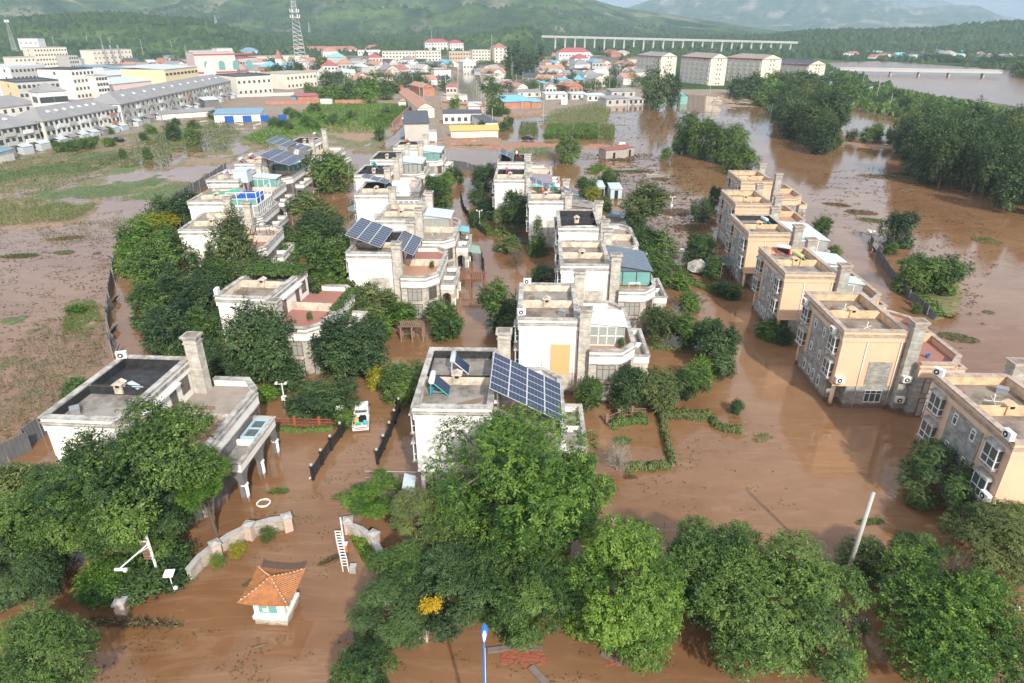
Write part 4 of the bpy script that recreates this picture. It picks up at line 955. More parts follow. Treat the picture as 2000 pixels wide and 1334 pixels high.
# riverside forest: single trees, banks and clumps laid out in rows
def grove(poly, n, wpx, zc, hr, leaf, kinds, what, where, seed, cat="tree"):
    rg = random.Random(seed); pts = []; tries = 0
    x0 = min(p[0] for p in poly); x1 = max(p[0] for p in poly); y0 = min(p[1] for p in poly); y1 = max(p[1] for p in poly)
    while len(pts) < n and tries < 6000:
        tries += 1; x = rg.uniform(x0, x1); y = rg.uniform(y0, y1)
        if not bool(inpoly(np.array([x]), np.array([y]), poly)[0]): continue
        X, Y = at(x, y, 0)
        if any((X - a) ** 2 + (Y - b) ** 2 < (wpx * mpp(Y) * .5) ** 2 for a, b, *_ in pts): continue
        pts.append((X, Y, x, y))
    pts.sort(key=lambda p: p[1]); m = -(-len(pts) // 3)
    for li in range(3):
        for k, (X, Y, x, y) in enumerate(sorted(pts[li * m:(li + 1) * m], key=lambda p: p[2])):
            q = rg.uniform(.75, 1.2); z = zc * rg.uniform(.8, 1.15)
            tree(0, 0, 0, rg.choice(kinds), rg.choice(leaf), f"{what}, {ORD[min(k, 15)]} from left, {('front', 'middle', 'back')[li]} line of {where}", z, hr, cat, where, rg.randrange(3), at_xy=(X, Y), R_=wpx / 2 * mpp(Y) * q)
ORD = ["first", "second", "third", "fourth", "fifth", "sixth", "seventh", "eighth", "ninth", "tenth", "eleventh", "twelfth", "thirteenth", "fourteenth", "fifteenth", "sixteenth"]
grove([(1770, 345), (1850, 375), (1900, 400), (2010, 440), (2060, 380), (1950, 330), (1800, 315)], 24, 62, 6.2, 1.5, [L_POP, L_DARK], ['poplar', 'mid2'], "tall dark poplar with flooded trunk", "the right-hand poplar wood", 1)
grove([(1760, 315), (1900, 310), (2060, 360), (2060, 300), (1900, 278), (1770, 288)], 30, 56, 5.4, 1.25, [L_POP, L_DARK, L_OLI], ['poplar', 'mid2'], "dark poplar", "the wood between pond and river", 2)
grove([(1500, 215), (1560, 205), (1620, 240), (1650, 290), (1600, 305), (1545, 275)], 24, 56, 5.5, 1.25, [L_POP, L_DARK, L_OLI], ['poplar', 'mid'], "grey-green poplar", "the flooded spit left of the pond", 3)
grove([(1430, 192), (1480, 172), (1640, 166), (1700, 196), (1640, 205), (1560, 205), (1500, 210)], 34, 40, 3.6, .9, [L_MID, L_BRI, L_POP], ['far'], "round green tree", "the thicket behind the flooded poplar spit", 4)
grove([(1690, 195), (1740, 198), (1880, 230), (2030, 252), (2030, 272), (1900, 262), (1780, 248)], 36, 34, 2.2, .8, [L_MID, L_BRI, L_POP], ['far', 'bush'], "levee bush tree", "the green levee along the river", 5)
grove([(1660, 262), (1750, 262), (1760, 285), (1660, 280)], 5, 28, 2.4, 1.0, [L_MID, L_OLI], ['far'], "small tree", "the pond bank", 6)
grove([(600, 190), (700, 175), (790, 180), (780, 205), (620, 205)], 16, 36, 3.0, .9, [L_BRI, L_MID], ['far'], "leafy tree", "the orchard behind the brick wall", 7)
grove([(500, 235), (600, 215), (790, 225), (740, 255), (560, 260)], 22, 26, 1.2, .8, [L_BRI, L_MID], ['bush', 'far'], "field bush", "the overgrown field right of the blue shelter", 8, "shrub")
grove([(60, 285), (180, 265), (290, 255), (440, 225), (460, 235), (300, 275), (100, 305)], 16, 24, 1.1, .8, [L_MID, L_BRI], ['bush'], "garden bush", "the strip below the long terrace", 9, "shrub")
grove([(1400, 178), (1620, 160), (1640, 168), (1500, 185), (1420, 192)], 10, 24, 2.6, .9, [L_MID], ['far'], "green tree", "the foot of the four apartment blocks", 10)
grove([(520, 130), (640, 140), (640, 170), (530, 165)], 8, 36, 4, .9, [L_MID, L_DARK], ['far'], "dark tree", "the town gardens by the lattice tower", 11)
grove([(930, 255), (985, 220), (1010, 240), (975, 262)], 6, 22, 1.6, .8, [L_MID], ['bush'], "bush", "the bank right of the yellow wall", 13, "shrub")
grove([(1960, 140), (2100, 150), (2100, 160), (1970, 150)], 7, 50, 4, .8, [L_MID, L_BRI], ['far'], "big round tree", "the right end of the river bridge", 16)
def tree_mass(label, areas, leaf, seed):
    """far trees that read as one scatter between the roofs"""
    rg = np.random.default_rng(seed); base = []; me = crown_mesh("far0", hash_("far0"), *[KIND['far'][i] for i in range(7)]); nv = len(me.vertices); co = np.empty(nv * 3, np.float32); me.vertices.foreach_get("co", co); co = co.reshape(-1, 4, 3)[::3]; tv = []; ts = []
    for poly, n, w, zc in areas:
        k = 0
        while k < n:
            x = rg.uniform(min(p[0] for p in poly), max(p[0] for p in poly)); y = rg.uniform(min(p[1] for p in poly), max(p[1] for p in poly))
            if not inpoly(np.array([x]), np.array([y]), poly)[0]: continue
            k += 1; X, Y = at(x, y, 0); r = w / 2 * mpp(Y) * rg.uniform(.6, 1.3); a = rg.uniform(0, 6.28); ca, sa = math.cos(a), math.sin(a); z = zc * rg.uniform(.7, 1.2)
            q = co.reshape(-1, 3) * [r, r, min(r, z)]; q = np.stack([q[:, 0] * ca - q[:, 1] * sa + X, q[:, 0] * sa + q[:, 1] * ca + Y, q[:, 2] + z], 1); tv.append(q); ts.append(np.clip(rg.uniform(.15, .75) + rg.normal(scale=.15, size=len(q) // 4), 0, 1).repeat(4))
    V = np.concatenate(tv); tag(put("far_trees", fast_mesh("far_trees", V, np.arange(len(V)).reshape(-1, 4), [leaf], {"tint": np.concatenate(ts)})), label, "trees", None, "stuff")
tree_mass("trees scattered between the far village roofs and over the plain", [([(640, 128), (880, 124), (886, 178), (942, 178), (922, 124), (1280, 120), (1260, 178), (980, 194), (942, 182), (886, 182), (650, 182)], 150, 27, 3.4), ([(1340, 92), (1640, 95), (1640, 120), (1350, 110)], 50, 26, 4), ([(1640, 112), (2050, 118), (2050, 130), (1960, 130), (1720, 116)], 50, 28, 3.5), ([(300, 112), (640, 118), (640, 128), (300, 124)], 40, 24, 4), ([(1050, 96), (1340, 98), (1340, 118), (1050, 112)], 40, 26, 4)], L_MID, 77)
# ------------------------------------------------------------------ glazed terrace rooms and other fixed additions (parts of their villas)
v = VL
sunroom(v['R1'], 7.35, 10.9, 1.2, 4.9, 5.32, 7.5, SHEETW, WHITEFR, GLASSC, (4, 3), 2, .35)
sunroom(v['R2'], 6.2, 11.5, 1.9, 9.6, 5.32, 7.3, SHEETD, DARKFR, GLASSG, (3, 5), 1, .9)
sunroom(v['R4'], 6.5, 10.8, .7, 4.9, 5.32, 7.3, ROOFC, WOODFR, GLASSC, (5, 3), 1, .5)
sunroom(v['R5'], 6.2, 11.2, 1.5, 9.0, 5.32, 7.5, mat("mauve_sheet_roof", (.26, .23, .27), .5), WHITEFR, mat("turquoise_panels", (.13, .5, .5), .3), (5, 5), 1, .6)
sunroom(v['C2'], 6.5, 10.6, 5.4, 10.0, 5.32, 7.5, SHEETB, mat("pinkish_frame", (.5, .4, .38), .6), GLASSC, (3, 4), 1, .5)
sunroom(v['C5'], 6.3, 11.3, 1.3, 8.5, 5.32, 7.5, SHEETB, DARKFR, GLASSC, (5, 5), 1, .5)
sunroom(v['C6'], 6.5, 11.3, 1.0, 9.5, 5.32, 7.3, SHEETB, WOODFR, GLASSG, (3, 5), 1, .5)
sunroom(v['P4'], 6.3, 11.6, .8, 9.4, 5.32, 7.4, SHEETB, WHITEFR, GLASSC, (4, 5), 1, .5)
sunroom(v['P3'], 6.3, 10.0, 5.4, 9.8, 5.32, 7.8, SHEETB, WHITEFR, GLASSC, (3, 4), 1, .5)
sunroom(v['P3'], 6.8, 9.8, .9, 3.2, 5.32, 7.0, SHEETB, WHITEFR, GLASSC, (3, 2), 1, .4, name="lean_to")
sunroom(v['L6'], 6.4, 11.2, 5.6, 9.6, 5.32, 7.4, SHEETB, DARKFR, GLASSG, (4, 4), 1, .3)
sunroom(v['L5'], 6.4, 11.2, 6.0, 9.6, 5.32, 7.6, SHEETB, WHITEFR, GLASSG, (4, 4), 1, .4)
MB().box(4.9, 7.6, 1.2, 3.6, 7.9, 10.2).box(4.8, 7.7, 1.1, 3.7, 10.202, 10.3).build("roof_hut", SHEETB, v['L5'])
def railing(par, pts, z, h=1.0, m=IRON, step=.28, name="railing"):
    b = MB()
    for p, q in zip(pts, pts[1:]):
        L = math.hypot(q[0] - p[0], q[1] - p[1]); n = max(int(L / step), 1)
        for k in range(n + 1):
            x = p[0] + (q[0] - p[0]) * k / n; y = p[1] + (q[1] - p[1]) * k / n; b.tube((x, y, z), (x, y, z + h), .014 if k % 6 else .03, None, 5)
        b.tube((p[0], p[1], z + h), (q[0], q[1], z + h), .03, None, 6); b.tube((p[0], p[1], z + .12), (q[0], q[1], z + .12), .02, None, 5)
    return b.build(name, m, par)
# the cube hut villa: flat glazed storey with a railing, white cube on top
s = MB().box(6.3, 11.2, 1.0, 4.9, 5.32, 7.7).build("sunroom", SHEETW, v['C3'])
for k in range(5): window(v['C3'], 7.0 + k * .95, 1.0, 5.5, 0, .85, 1.9, 1, 1, WHITEFR, GLASSC)
MB().box(6.0, 11.5, .7, 8.6, 7.703, 7.85).build("flat_roof", ROOFC, v['C3'])
railing(v['C3'], [(6.1, .8), (11.4, .8), (11.4, 8.4)], 7.85, 1.0, DARKFR)
h = MB().box(6.4, 9.4, 2.2, 4.6, 7.853, 10.0).box(6.3, 9.5, 2.1, 4.7, 10.003, 10.1).build("roof_hut", SHEETW, v['C3'])
window(v['C3'], 7.1, 2.2, 8.0, 0, 1.1, 1.8, 1, 1, WHITEFR, SHEETB, name="hut_door")
# two-storey glass house with the blue tarpaulin
MB().box(6.4, 11.4, .6, 8.6, 7.75, 7.9).build("sunroom_floor", SHEETW, v['L4'])
sunroom(v['L4'], 6.4, 11.4, .5, 8.7, 5.32, 7.75, SHEETW, WHITEFR, GLASSC, (6, 8), 2, .02, .02)
def open_frame():
    b = MB(); t = .05
    for x in (6.4, 8.1, 9.8, 11.4): b.box(x - t, x + t, .45, .55, 7.9, 10.0)
    for y in (2.5, 4.6, 6.6, 8.7): b.box(11.35, 11.45, y - t, y + t, 7.9, 10.0)
    for z in (8.9, 9.95): b.box(6.4, 11.4, .46, .54, z, z + .09).box(11.36, 11.44, .55, 8.7, z, z + .09)
    return b.build("glass_house_frame", WHITEFR, v['L4'])
fo = open_frame(); MB().box(6.45, 11.35, .52, .54, 8.0, 8.9).build("glazing", GLASSG, fo)
MB().box(6.5, 8.2, .7, 3.0, 9.98, 10.05).build("green_cover", mat("green_plastic_sheet", (.05, .42, .27), .5), fo)
railing(v['L4'], [(.2, 6), (.2, 10), (6, 10)], 8.7, 1.1); MB().box(.8, 5.6, 6.2, 9.6, 7.87, 8.3).build("roof_garden_bed", mat("green_mesh_cover", (.10, .32, .22), .8), v['L4'])
TARP = mat("blue_tarpaulin", (.012, .10, .42), .5, .25, 2)
def tarp():
    n = 14; b = MB(); P = lambda i, j: (7.9 + 3.4 * i / n, .62 + 4.2 * j / n, 9.2 + .16 * math.sin(i * 1.9 + j) + .12 * math.sin(j * 2.3))
    vs = [P(i, j) for i in range(n + 1) for j in range(n + 1)]; m = len(vs); vs += [(x, y, 8.0) for x, y, z in vs]
    fs = [(i * (n + 1) + j, (i + 1) * (n + 1) + j, (i + 1) * (n + 1) + j + 1, i * (n + 1) + j + 1) for i in range(n) for j in range(n)]
    ed = [(i, 0) for i in range(n + 1)] + [(n, j) for j in range(1, n + 1)] + [(i, n) for i in range(n - 1, -1, -1)] + [(0, j) for j in range(n - 1, 0, -1)]
    ids = [i * (n + 1) + j for i, j in ed]
    fs += [(a, c, c + m, a + m) for a, c in zip(ids, ids[1:] + ids[:1])]
    return MB().add(vs, fs).mesh("tarpaulin", TARP)
to = put("tarpaulin", tarp(), None, tuple(VL['L4'].location), tuple(VL['L4'].rotation_euler)); tag(to, "crumpled blue tarpaulin over a stack inside the white glass house frame", "tarpaulin")
# ivy over the half-hidden villa
def leaf_patch(fn, n, L, seed, ratio=.6):
    """leaves laid over a surface; fn(u, v) -> point, normal arrays"""
    rg = np.random.default_rng(seed); P, N = fn(rg.random(n), rg.random(n)); N = N + rg.normal(scale=.4, size=N.shape); N /= np.linalg.norm(N, axis=1)[:, None]
    D = rg.normal(size=N.shape); D -= N * (D * N).sum(1)[:, None]; D[:, 2] -= .3; D /= np.linalg.norm(D, axis=1)[:, None]
    LL = L * rg.uniform(.6, 1.3, n); t = np.clip(.3 + .5 * fbm(P[:, 0] / 1.2 + seed, P[:, 1] / 1.2 + P[:, 2], 3) + rg.normal(scale=.12, size=n), 0, 1.1)
    V, F, T = leaf_quads(P + N * (rg.random(n) * .22)[:, None], D, N, LL, LL * ratio, t)
    return V, F, T
def patches(lst, name, leaf, par=None, loc=(0, 0, 0)):
    Vs, Fs, Ts, off = [], [], [], 0
    for V, F, T in lst: Vs.append(V); Fs.append(F + off); Ts.append(T); off += len(V)
    return put(name, fast_mesh(name, np.concatenate(Vs), np.concatenate(Fs), [leaf], {"tint": np.concatenate(Ts)}), par, loc)
def quad_fn(a, b, c, d):
    a, b, c, d = map(np.array, (a, b, c, d)); nn = np.cross(b - a, d - a); nn = nn / np.linalg.norm(nn)
    def f(u, w):
        u = u[:, None]; w = w[:, None]; return a * (1 - u) * (1 - w) + b * u * (1 - w) + c * u * w + d * (1 - u) * w, np.tile(nn, (len(u), 1))
    return f
ivy = [leaf_patch(quad_fn((-.3, 6.2, 8.95), (6.6, 7.2, 8.8), (6.6, 10.9, 8.6), (-.3, 10.9, 8.9)), 5200, .3, 1),
       leaf_patch(quad_fn((11.95, 4.5, 5.9), (11.95, 10.3, 6.1), (12.0, 10.3, .2), (12.0, 5.5, .6)), 3600, .3, 2),
       leaf_patch(quad_fn((11.4, 3.4, 6.2), (12.1, 3.4, 6.1), (12.1, 10, 6.2), (11.3, 10, 6.3)), 900, .3, 3),
       leaf_patch(quad_fn((6.2, 10.4, 8.4), (11.2, 12.4, 6.2), (11.0, 13.2, 2), (6.2, 13, 2)), 3000, .3, 4),
       leaf_patch(quad_fn((-.5, 10.6, 8.8), (6.5, 10.6, 8.8), (7.0, 14.2, 6.4), (-1, 14.2, 6.4)), 4200, .3, 5),
       leaf_patch(quad_fn((-1, 10.4, 6.2), (-1, 14.2, 6.4), (-1.4, 14.2, 1), (-1.2, 10.4, 1)), 2000, .3, 6),
       leaf_patch(quad_fn((13.95, 1.8, 3.9), (13.95, 8.5, 3.9), (14.1, 8.5, 0), (14.1, 1.8, 0)), 2400, .26, 7)]
io = patches(ivy, "ivy", L_MID); io.location = VL['L2'].location; io.rotation_euler = VL['L2'].rotation_euler
tag(io, "mass of green ivy hanging over the rear roof and terrace of the pink tiled villa", "ivy")

# ------------------------------------------------------------------ solar arrays, tilted down to the right
def solar(label, L, T, Rr, B, zl, zh, cols, rows, legs=True):
    pl = [at(*L, zh), at(*T, zh), at(*Rr, zl), at(*B, zl)]
    xh = (pl[0][0] + pl[1][0]) / 2; xl = (pl[2][0] + pl[3][0]) / 2; y0 = (pl[0][1] + pl[3][1]) / 2; y1 = (pl[1][1] + pl[2][1]) / 2
    cx, cy = (xh + xl) / 2, (y0 + y1) / 2
    Wd = math.hypot(xl - xh, zh - zl); Ln = y1 - y0; ang = math.atan2(zh - zl, xl - xh); zc = (zh + zl) / 2
    root = empty("solar_array", (cx, cy, zl), -2, label, "solar panels", "solar arrays on the villa roofs")
    pw, pl_ = Wd / cols, Ln / rows
    def col():
        b = MB(); b.mat(0).box(-pw / 2 + .012, pw / 2 - .012, -Ln / 2, Ln / 2, -.035, 0); b.mat(1)
        for r in range(rows):
            ys = -Ln / 2 + pl_ * r
            b.box(-pw / 2 + .06, pw / 2 - .06, ys + .045, ys + pl_ - .045, .001, .008)
        b.mat(0)
        nx = max(int(pw / .32), 2)
        for k in range(1, nx): x = -pw / 2 + pw * k / nx; b.box(x - .003, x + .003, -Ln / 2 + .03, Ln / 2 - .03, .009, .0105)
        return b.mesh("panel", [ALU, PVDARK])
    me = col(); ca, sa = math.cos(ang), math.sin(ang)
    for c in range(cols):
        s = -Wd / 2 + pw * (c + .5); put("panel", me, root, (s * ca, 0, zc - zl - s * sa), (0, ang, 0))
    if legs:
        b = MB()
        for y in (-Ln * .42, -Ln * .14, Ln * .14, Ln * .42):
            for s, f in ((-Wd * .4, 1), (Wd * .4, 1)):
                zt = zc - zl - s * sa - .05; b.tube((s * ca, y, zt), (s * ca, y, min(8.0, zl) - zl - (.6 if zl >= 8.8 else 1.6)), .04, None, 6)
            b.tube((-Wd * .45 * ca, y, zc - zl + Wd * .45 * sa - .05), (Wd * .45 * ca, y, zc - zl - Wd * .45 * sa - .05), .035, None, 6)
        b.build("rack", STEEL, root)
    return root
solar("wide solar array of three column bays over the roof of the tan terrace villa", (675, 455), (708, 422), (768, 450), (741, 487), 9.0, 10.7, 3, 10)
solar("smaller solar array standing over the tan terrace", (770, 478), (788, 448), (825, 468), (806, 502), 8.0, 9.2, 2, 10)
solar("solar array standing askew behind the white cube hut villa's front roof", (708, 342), (716, 335), (760, 356), (753, 363), 8.9, 10.2, 3, 4)
solar("near wide solar array on the orange water heater villa", (509, 302), (543, 286), (592, 310), (561, 326), 9.0, 11, 3, 8)
solar("far solar array behind the near one on the orange water heater villa", (520, 273), (547, 263), (579, 279), (554, 290), 9.0, 10.6, 3, 6)
solar("small solar array above the dark glass room of the orange water heater villa", (572, 286), (590, 278), (609, 290), (590, 299), 8.0, 9.0, 2, 6)
solar("big solar array hanging over roof edge and terrace behind the feathery tree", (958, 756), (963, 686), (1095, 750), (1100, 827), 7.0, 10.0, 4, 6)
solar("long thin solar array tilted over the roof with the orange frame heater", (1035, 352), (1034, 343), (1079, 362), (1066, 369), 8.9, 10.5, 3, 4)
solar("solar array on the right roof edge beside the second chimney", (1099, 367), (1097, 361), (1129, 378), (1131, 384), 8.3, 9.4, 2, 4)
solar("solar panel rack on the last villa by the flooded corn", (978, 297), (975, 289), (1000, 300), (1008, 311), 8.9, 10.4, 2, 4)

# ------------------------------------------------------------------ solar water heaters
def heater(label, px, py, z, fc, tankc, rz=0.0):
    X, Y = at(px, py, z + 1.1)
    o = empty("water_heater", (X, Y, z), rz, label, "water heater", "solar water heaters on the villa roofs")
    fm = MATS.get("frame_" + fc[0]) or mat("frame_" + fc[0], fc[1], .5, .1); tm = MATS.get("tank_" + tankc[0]) or mat("tank_" + tankc[0], tankc[1], .35, .08)
    put("tank", cached(("tank", tm.name), lambda: MB().lathe([(.05, -.85), (.2, -.84), (.24, -.78), (.24, .78), (.2, .84), (.05, .85)], 16).mesh("tank", tm, True)), o, (-.35, 0, 1.35), (R(90), 0, 0))
    def fr():
        b = MB()
        for s in (-.78, .78):
            b.tube((-.5, s, 0), (-.4, s, 1.25), .05, None, 6).tube((-.2, s, 1.22), (1.0, s, .05), .05, None, 6).tube((-.46, s, .4), (.6, s, .4), .035, None, 6)
        b.tube((-.46, -.78, .35), (-.46, .78, .35), .035, None, 6).tube((1.0, -.78, .05), (1.0, .78, .05), .04, None, 6); return b.mesh("frame", fm)
    put("frame", cached(("hfr", fm.name), fr), o)
    def tubes():
        b = MB()
        for k in range(16): y = -.7 + 1.4 * k / 15; b.tube((-.2, y, 1.3), (1.0, y, .13), .03, None, 6)
        b.add([(-.22, -.74, 1.2), (1.0, -.74, .06), (1.0, .74, .06), (-.22, .74, 1.2)], [(0, 1, 2, 3)]); return b.mesh("tubes", PVDARK)
    put("tube_collector", cached("htubes", tubes), o); return o
ORG = ("orange", (.62, .15, .035)); RED_ = ("red", (.5, .02, .05)); LIM = ("lime", (.42, .5, .22)); TUR = ("turquoise", (.05, .36, .36)); WHT = ("white", (.75, .76, .76)); PNK = ("pink", (.45, .08, .11)); SIL = ("silver", (.55, .55, .6)); BLU = ("blue", (.2, .35, .6))
heater("turquoise-ended water heater nearest the left roof corner behind the feathery tree", 853, 742, 7.86, TUR, WHT)
heater("water heater with a grey tank at the back of the black-parapet roof", 893, 702, 7.86, SIL, ("greyblue", (.45, .52, .56)))
heater("red-framed water heater with white tank on the peach villa roof", 1531, 484, 7.86, RED_, WHT, 60)
heater("lime green water heater on the peach villa roof", 1562, 500, 7.86, LIM, LIM, 20)
heater("turquoise water heater on the peach villa with the wide pale blue roof", 1497, 430, 7.86, TUR, ("paleblue", (.5, .65, .68)), 10)
heater("orange water heater nearer the roof corner beside the wide solar array", 474, 312, 7.86, ORG, WHT)
heater("second orange water heater, behind the first beside the wide solar array", 493, 304, 7.86, ORG, WHT)
heater("silver water heater at the field-side roof edge behind the glass house", 444, 338, 7.86, SIL, SIL)
heater("green water heater on the black roof behind the white cube hut", 732, 320, 7.86, TUR, TUR)
heater("orange and blue water heater on the last roof of the middle row", 797, 275, 7.86, ORG, ORG)
heater("orange water heater on the last roof of the field-side row", 617, 262, 7.86, ORG, WHT)
heater("pink water heater on the villa with the turquoise room", 993, 332, 7.86, PNK, PNK)
heater("small orange water heater beside the solar rack on the last villa by the corn", 1012, 300, 7.86, ORG, WHT)
heater("orange A-frame water heater at the front of the long solar array roof", 1064, 372, 7.86, ORG, ORG)
heater("turquoise water heater at the back of the long solar array roof", 1085, 365, 7.86, TUR, TUR)

# ------------------------------------------------------------------ air conditioners
def acunit(label, X, Y, z, rz):
    o = empty("air_conditioner", (X, Y, z), rz, label, "air conditioner", "air conditioner units on the villas")
    put("casing", cached("acb", lambda: MB().box(-.42, .42, -.36, 0, 0, .6).box(-.44, .44, -.37, .01, .602, .62).mesh("ac", ACW)), o)
    put("fan_grille", cached("acf", lambda: MB().tube((-.08, -.362, .3), (-.08, -.385, .3), .23, .23, 16).mesh("fan", BLACK)), o)
    put("fan_hub", cached("ach", lambda: MB().tube((-.08, -.386, .3), (-.08, -.395, .3), .1, .1, 12).mesh("hub", ACW)), o)
    put("bracket", cached("acbr", lambda: MB().add([(-.35, -.36, -.05), (.35, -.36, -.05), (.35, .06, -.05), (-.35, .06, -.05), (-.35, -.36, -.005), (.35, -.36, -.005), (.35, .06, -.005), (-.35, .06, -.005)], [(0, 3, 2, 1), (4, 5, 6, 7), (0, 1, 5, 4), (1, 2, 6, 5), (2, 3, 7, 6), (3, 0, 4, 7)]).mesh("bracket", STEEL)), o); return o
def on(vk, x, y):
    o = VL[vk]; a = o.rotation_euler.z; return o.location.x + x * math.cos(a) - y * math.sin(a), o.location.y + x * math.sin(a) + y * math.cos(a)
def ac(vk, x, y, z, f, label): X, Y = on(vk, x, y); acunit(label, X, Y, z, math.degrees(VL[vk].rotation_euler.z) + f)
ac('P2', .6, .05, 3.05, 0, "air conditioner low on the peach gable beside the corner column")
ac('P2', 6.7, -.62, 3.6, 0, "air conditioner high on the slate chimney of the free-standing peach villa")
ac('P2', 6.55, -.62, 1.3, 0, "air conditioner just over the water on the same slate chimney")
ac('P2', -.1, 1.7, 7.7, -90, "air conditioner over the nearer bay windows of the free-standing peach villa")
ac('P2', -.1, 9.2, 7.7, -90, "air conditioner over the farther bay windows of the free-standing peach villa")
ac('P1', .2, 10.0, 8.76, -60, "air conditioner on the parapet corner of the nearest peach villa")
ac('P1', -.15, .4, 3.4, -90, "air conditioner at the low bay window of the nearest peach villa")
ac('P1', -.1, .5, 8.76, -90, "air conditioner on the roof edge at the right photo edge")
ac('L1', .3, 9.9, 8.76, 20, "air conditioner on the far roof corner of the black felt roof villa")
ac('L2', .2, .6, 8.76, -80, "air conditioner on the left parapet of the ivy villa")
ac('R1', .8, 10.1, 8.76, 0, "air conditioner standing on the rear parapet of the tan patched villa")
ac('R1', .3, 1.2, 8.76, 10, "air conditioner on the front left parapet of the tan patched villa")
ac('R1', 7.0, -.62, 1.9, 0, "air conditioner at the foot of the chimney beside the tan painted patch")
ac('P4', .5, .9, 8.0, 0, "white box air conditioner inside the black-lined parapet of a peach villa")
ac('P6', -.1, 9.0, 2.9, -90, "air conditioner on the last peach villa by the willows")
ac('C6', 12.6, 3.0, 3.33, 0, "air conditioner on the porch roof of the last middle-row villa")
MB().box(3.35, 5.35, .055, .097, 2.45, 5.9).build("tan_painted_patch", mat("tan_paint", (.66, .42, .2), .8, .08, 2), VL['R1'])
# open-fronted small things on the terraces
def plank(label, name, cat, loc, rz, m, dims, group=None):
    b = MB().box(-dims[0] / 2, dims[0] / 2, -dims[1] / 2, dims[1] / 2, 0, dims[2]).box(-dims[0] / 2 + .1, dims[0] / 2 - .1, -dims[1] / 2 + .1, dims[1] / 2 - .1, dims[2] + .002, dims[2] + .02)
    return tag(b.build(name, m, None, loc, rz), label, cat, group)
X, Y = on('L1', 4.0, 5.5); plank("pale board lying tilted on the edge of the black felt roof", "board", "board", (X, Y, 8.5), 55, SHEETB, (.5, 1.8, .05))
X, Y = on('R3', 4.2, 3.6); plank("strip of white sheet lying across the black tarred roof", "sheet", "sheet", (X, Y, 7.87), 3, SHEETW, (3.2, .6, .05))
X, Y = on('R3', 2.0, 3.6); plank("row of small grey scraps on the black tarred roof", "scrap", "scrap", (X, Y, 7.87), 3, COPING, (1.8, .35, .05))
def chair(label, X, Y, z, rz):
    o = empty("chair", (X, Y, z), rz, label, "chair")
    MB().box(-.22, .22, -.22, .22, .42, .46).build("seat", WHITEFR, o); MB().box(-.22, .22, .2, .24, .46, .9).build("backrest", WHITEFR, o)
    for sx in (-1, 1):
        for sy in (-1, 1): MB().tube((sx * .19, sy * .19, 0), (sx * .22, sy * .22, .42), .02).build("leg", WHITEFR, o)
    return o
X, Y = on('L1', 7.6, 2.6); chair("white plastic chair on the terrace of the black felt roof villa", X, Y, 5.3, 30)
X, Y = on('C2', 12.4, 3.0); chair("white chair on the porch roof under the turquoise awning", X, Y, 3.33, 200)
X, Y = on('C2', 12.9, 4.2); chair("white chair at the rear of the porch roof under the turquoise awning", X, Y, 3.33, 90)
def gazebo(label, X, Y, z, rz, w=2.2):
    o = empty("gazebo", (X, Y, z), rz, label, "gazebo"); b = MB(); pts = [(w * .6 * math.cos(k * math.pi / 3), w * .6 * math.sin(k * math.pi / 3)) for k in range(6)]
    for x, y in pts: MB().tube((x, y, 0), (x, y, 1.9), .04).build("post", IRON, o)
    r = MB()
    for (x, y), (x2, y2) in zip(pts, pts[1:] + pts[:1]): r.tube((x, y, 1.9), (x2, y2, 1.9), .03).tube((x, y, .8), (x2, y2, .8), .025).tube((x, y, 1.9), (0, 0, 2.5), .03)
    r.build("roof_frame", IRON, o)
    MB().lathe([(w * .45, .38), (w * .45, .45)], 6).tube((0, 0, 0), (0, 0, .38), .15).build("round_table", COPING, o); return o
X, Y = on('L3', 9.5, 7.6); gazebo("bare black gazebo frame on the terrace of the grey-sided villa", X, Y, 5.3, 10, 2.6)
def antenna(label, X, Y, z):
    o = empty("roof_vent_pipe", (X, Y, z), rnd.uniform(0, 90), label, "vent pipe"); b = MB().tube((0, 0, 0), (0, 0, .5), .05).tube((-.9, .1, .03), (.9, -.1, .03), .025).tube((0, -.7, .03), (0, .7, .03), .025)
    b.tube((0, 0, .5), (.12, 0, .62), .05); put("pipe", b.mesh("pipe", PIPE), o); return o
for vk, x, y, l in (('P2', 3.4, 2.6, "white vent pipe on the front roof half of the free-standing peach villa"), ('P2', 3.2, 7.4, "white vent pipe on the rear roof half of the free-standing peach villa"), ('P1', 3.2, 7.2, "white vent pipe on the roof of the nearest peach villa"), ('P5', 3.2, 2.4, "white vent pipe on the plain-roof peach villa"), ('P6', 3.2, 2.4, "white vent pipe on the last peach villa")):
    X, Y = on(vk, x, y); antenna(l, X, Y, 7.865)
for vk, x, y, l in (('P2', 1.2, 7.5, "little heap of red bricks on the free-standing peach roof"), ('P2', 1.8, 7.0, "second little heap of red bricks on the free-standing peach roof"), ('P1', 1.4, 8.2, "red rag on the roof of the nearest peach villa")):
    X, Y = on(vk, x, y); b = MB()
    for k in range(7): q = rnd.uniform(-.2, .2); r = rnd.uniform(-.2, .2); zz = .13 * (k % 3); b.box(q - .12, q + .12, r - .06, r + .06, zz + .002 * k, zz + .1 + .002 * k)
    tag(b.build("brick_heap", MATS.get("brick_red") or mat("brick_red", (.31, .10, .06), .8), None, (X, Y, 7.865), 20), l, "bricks")

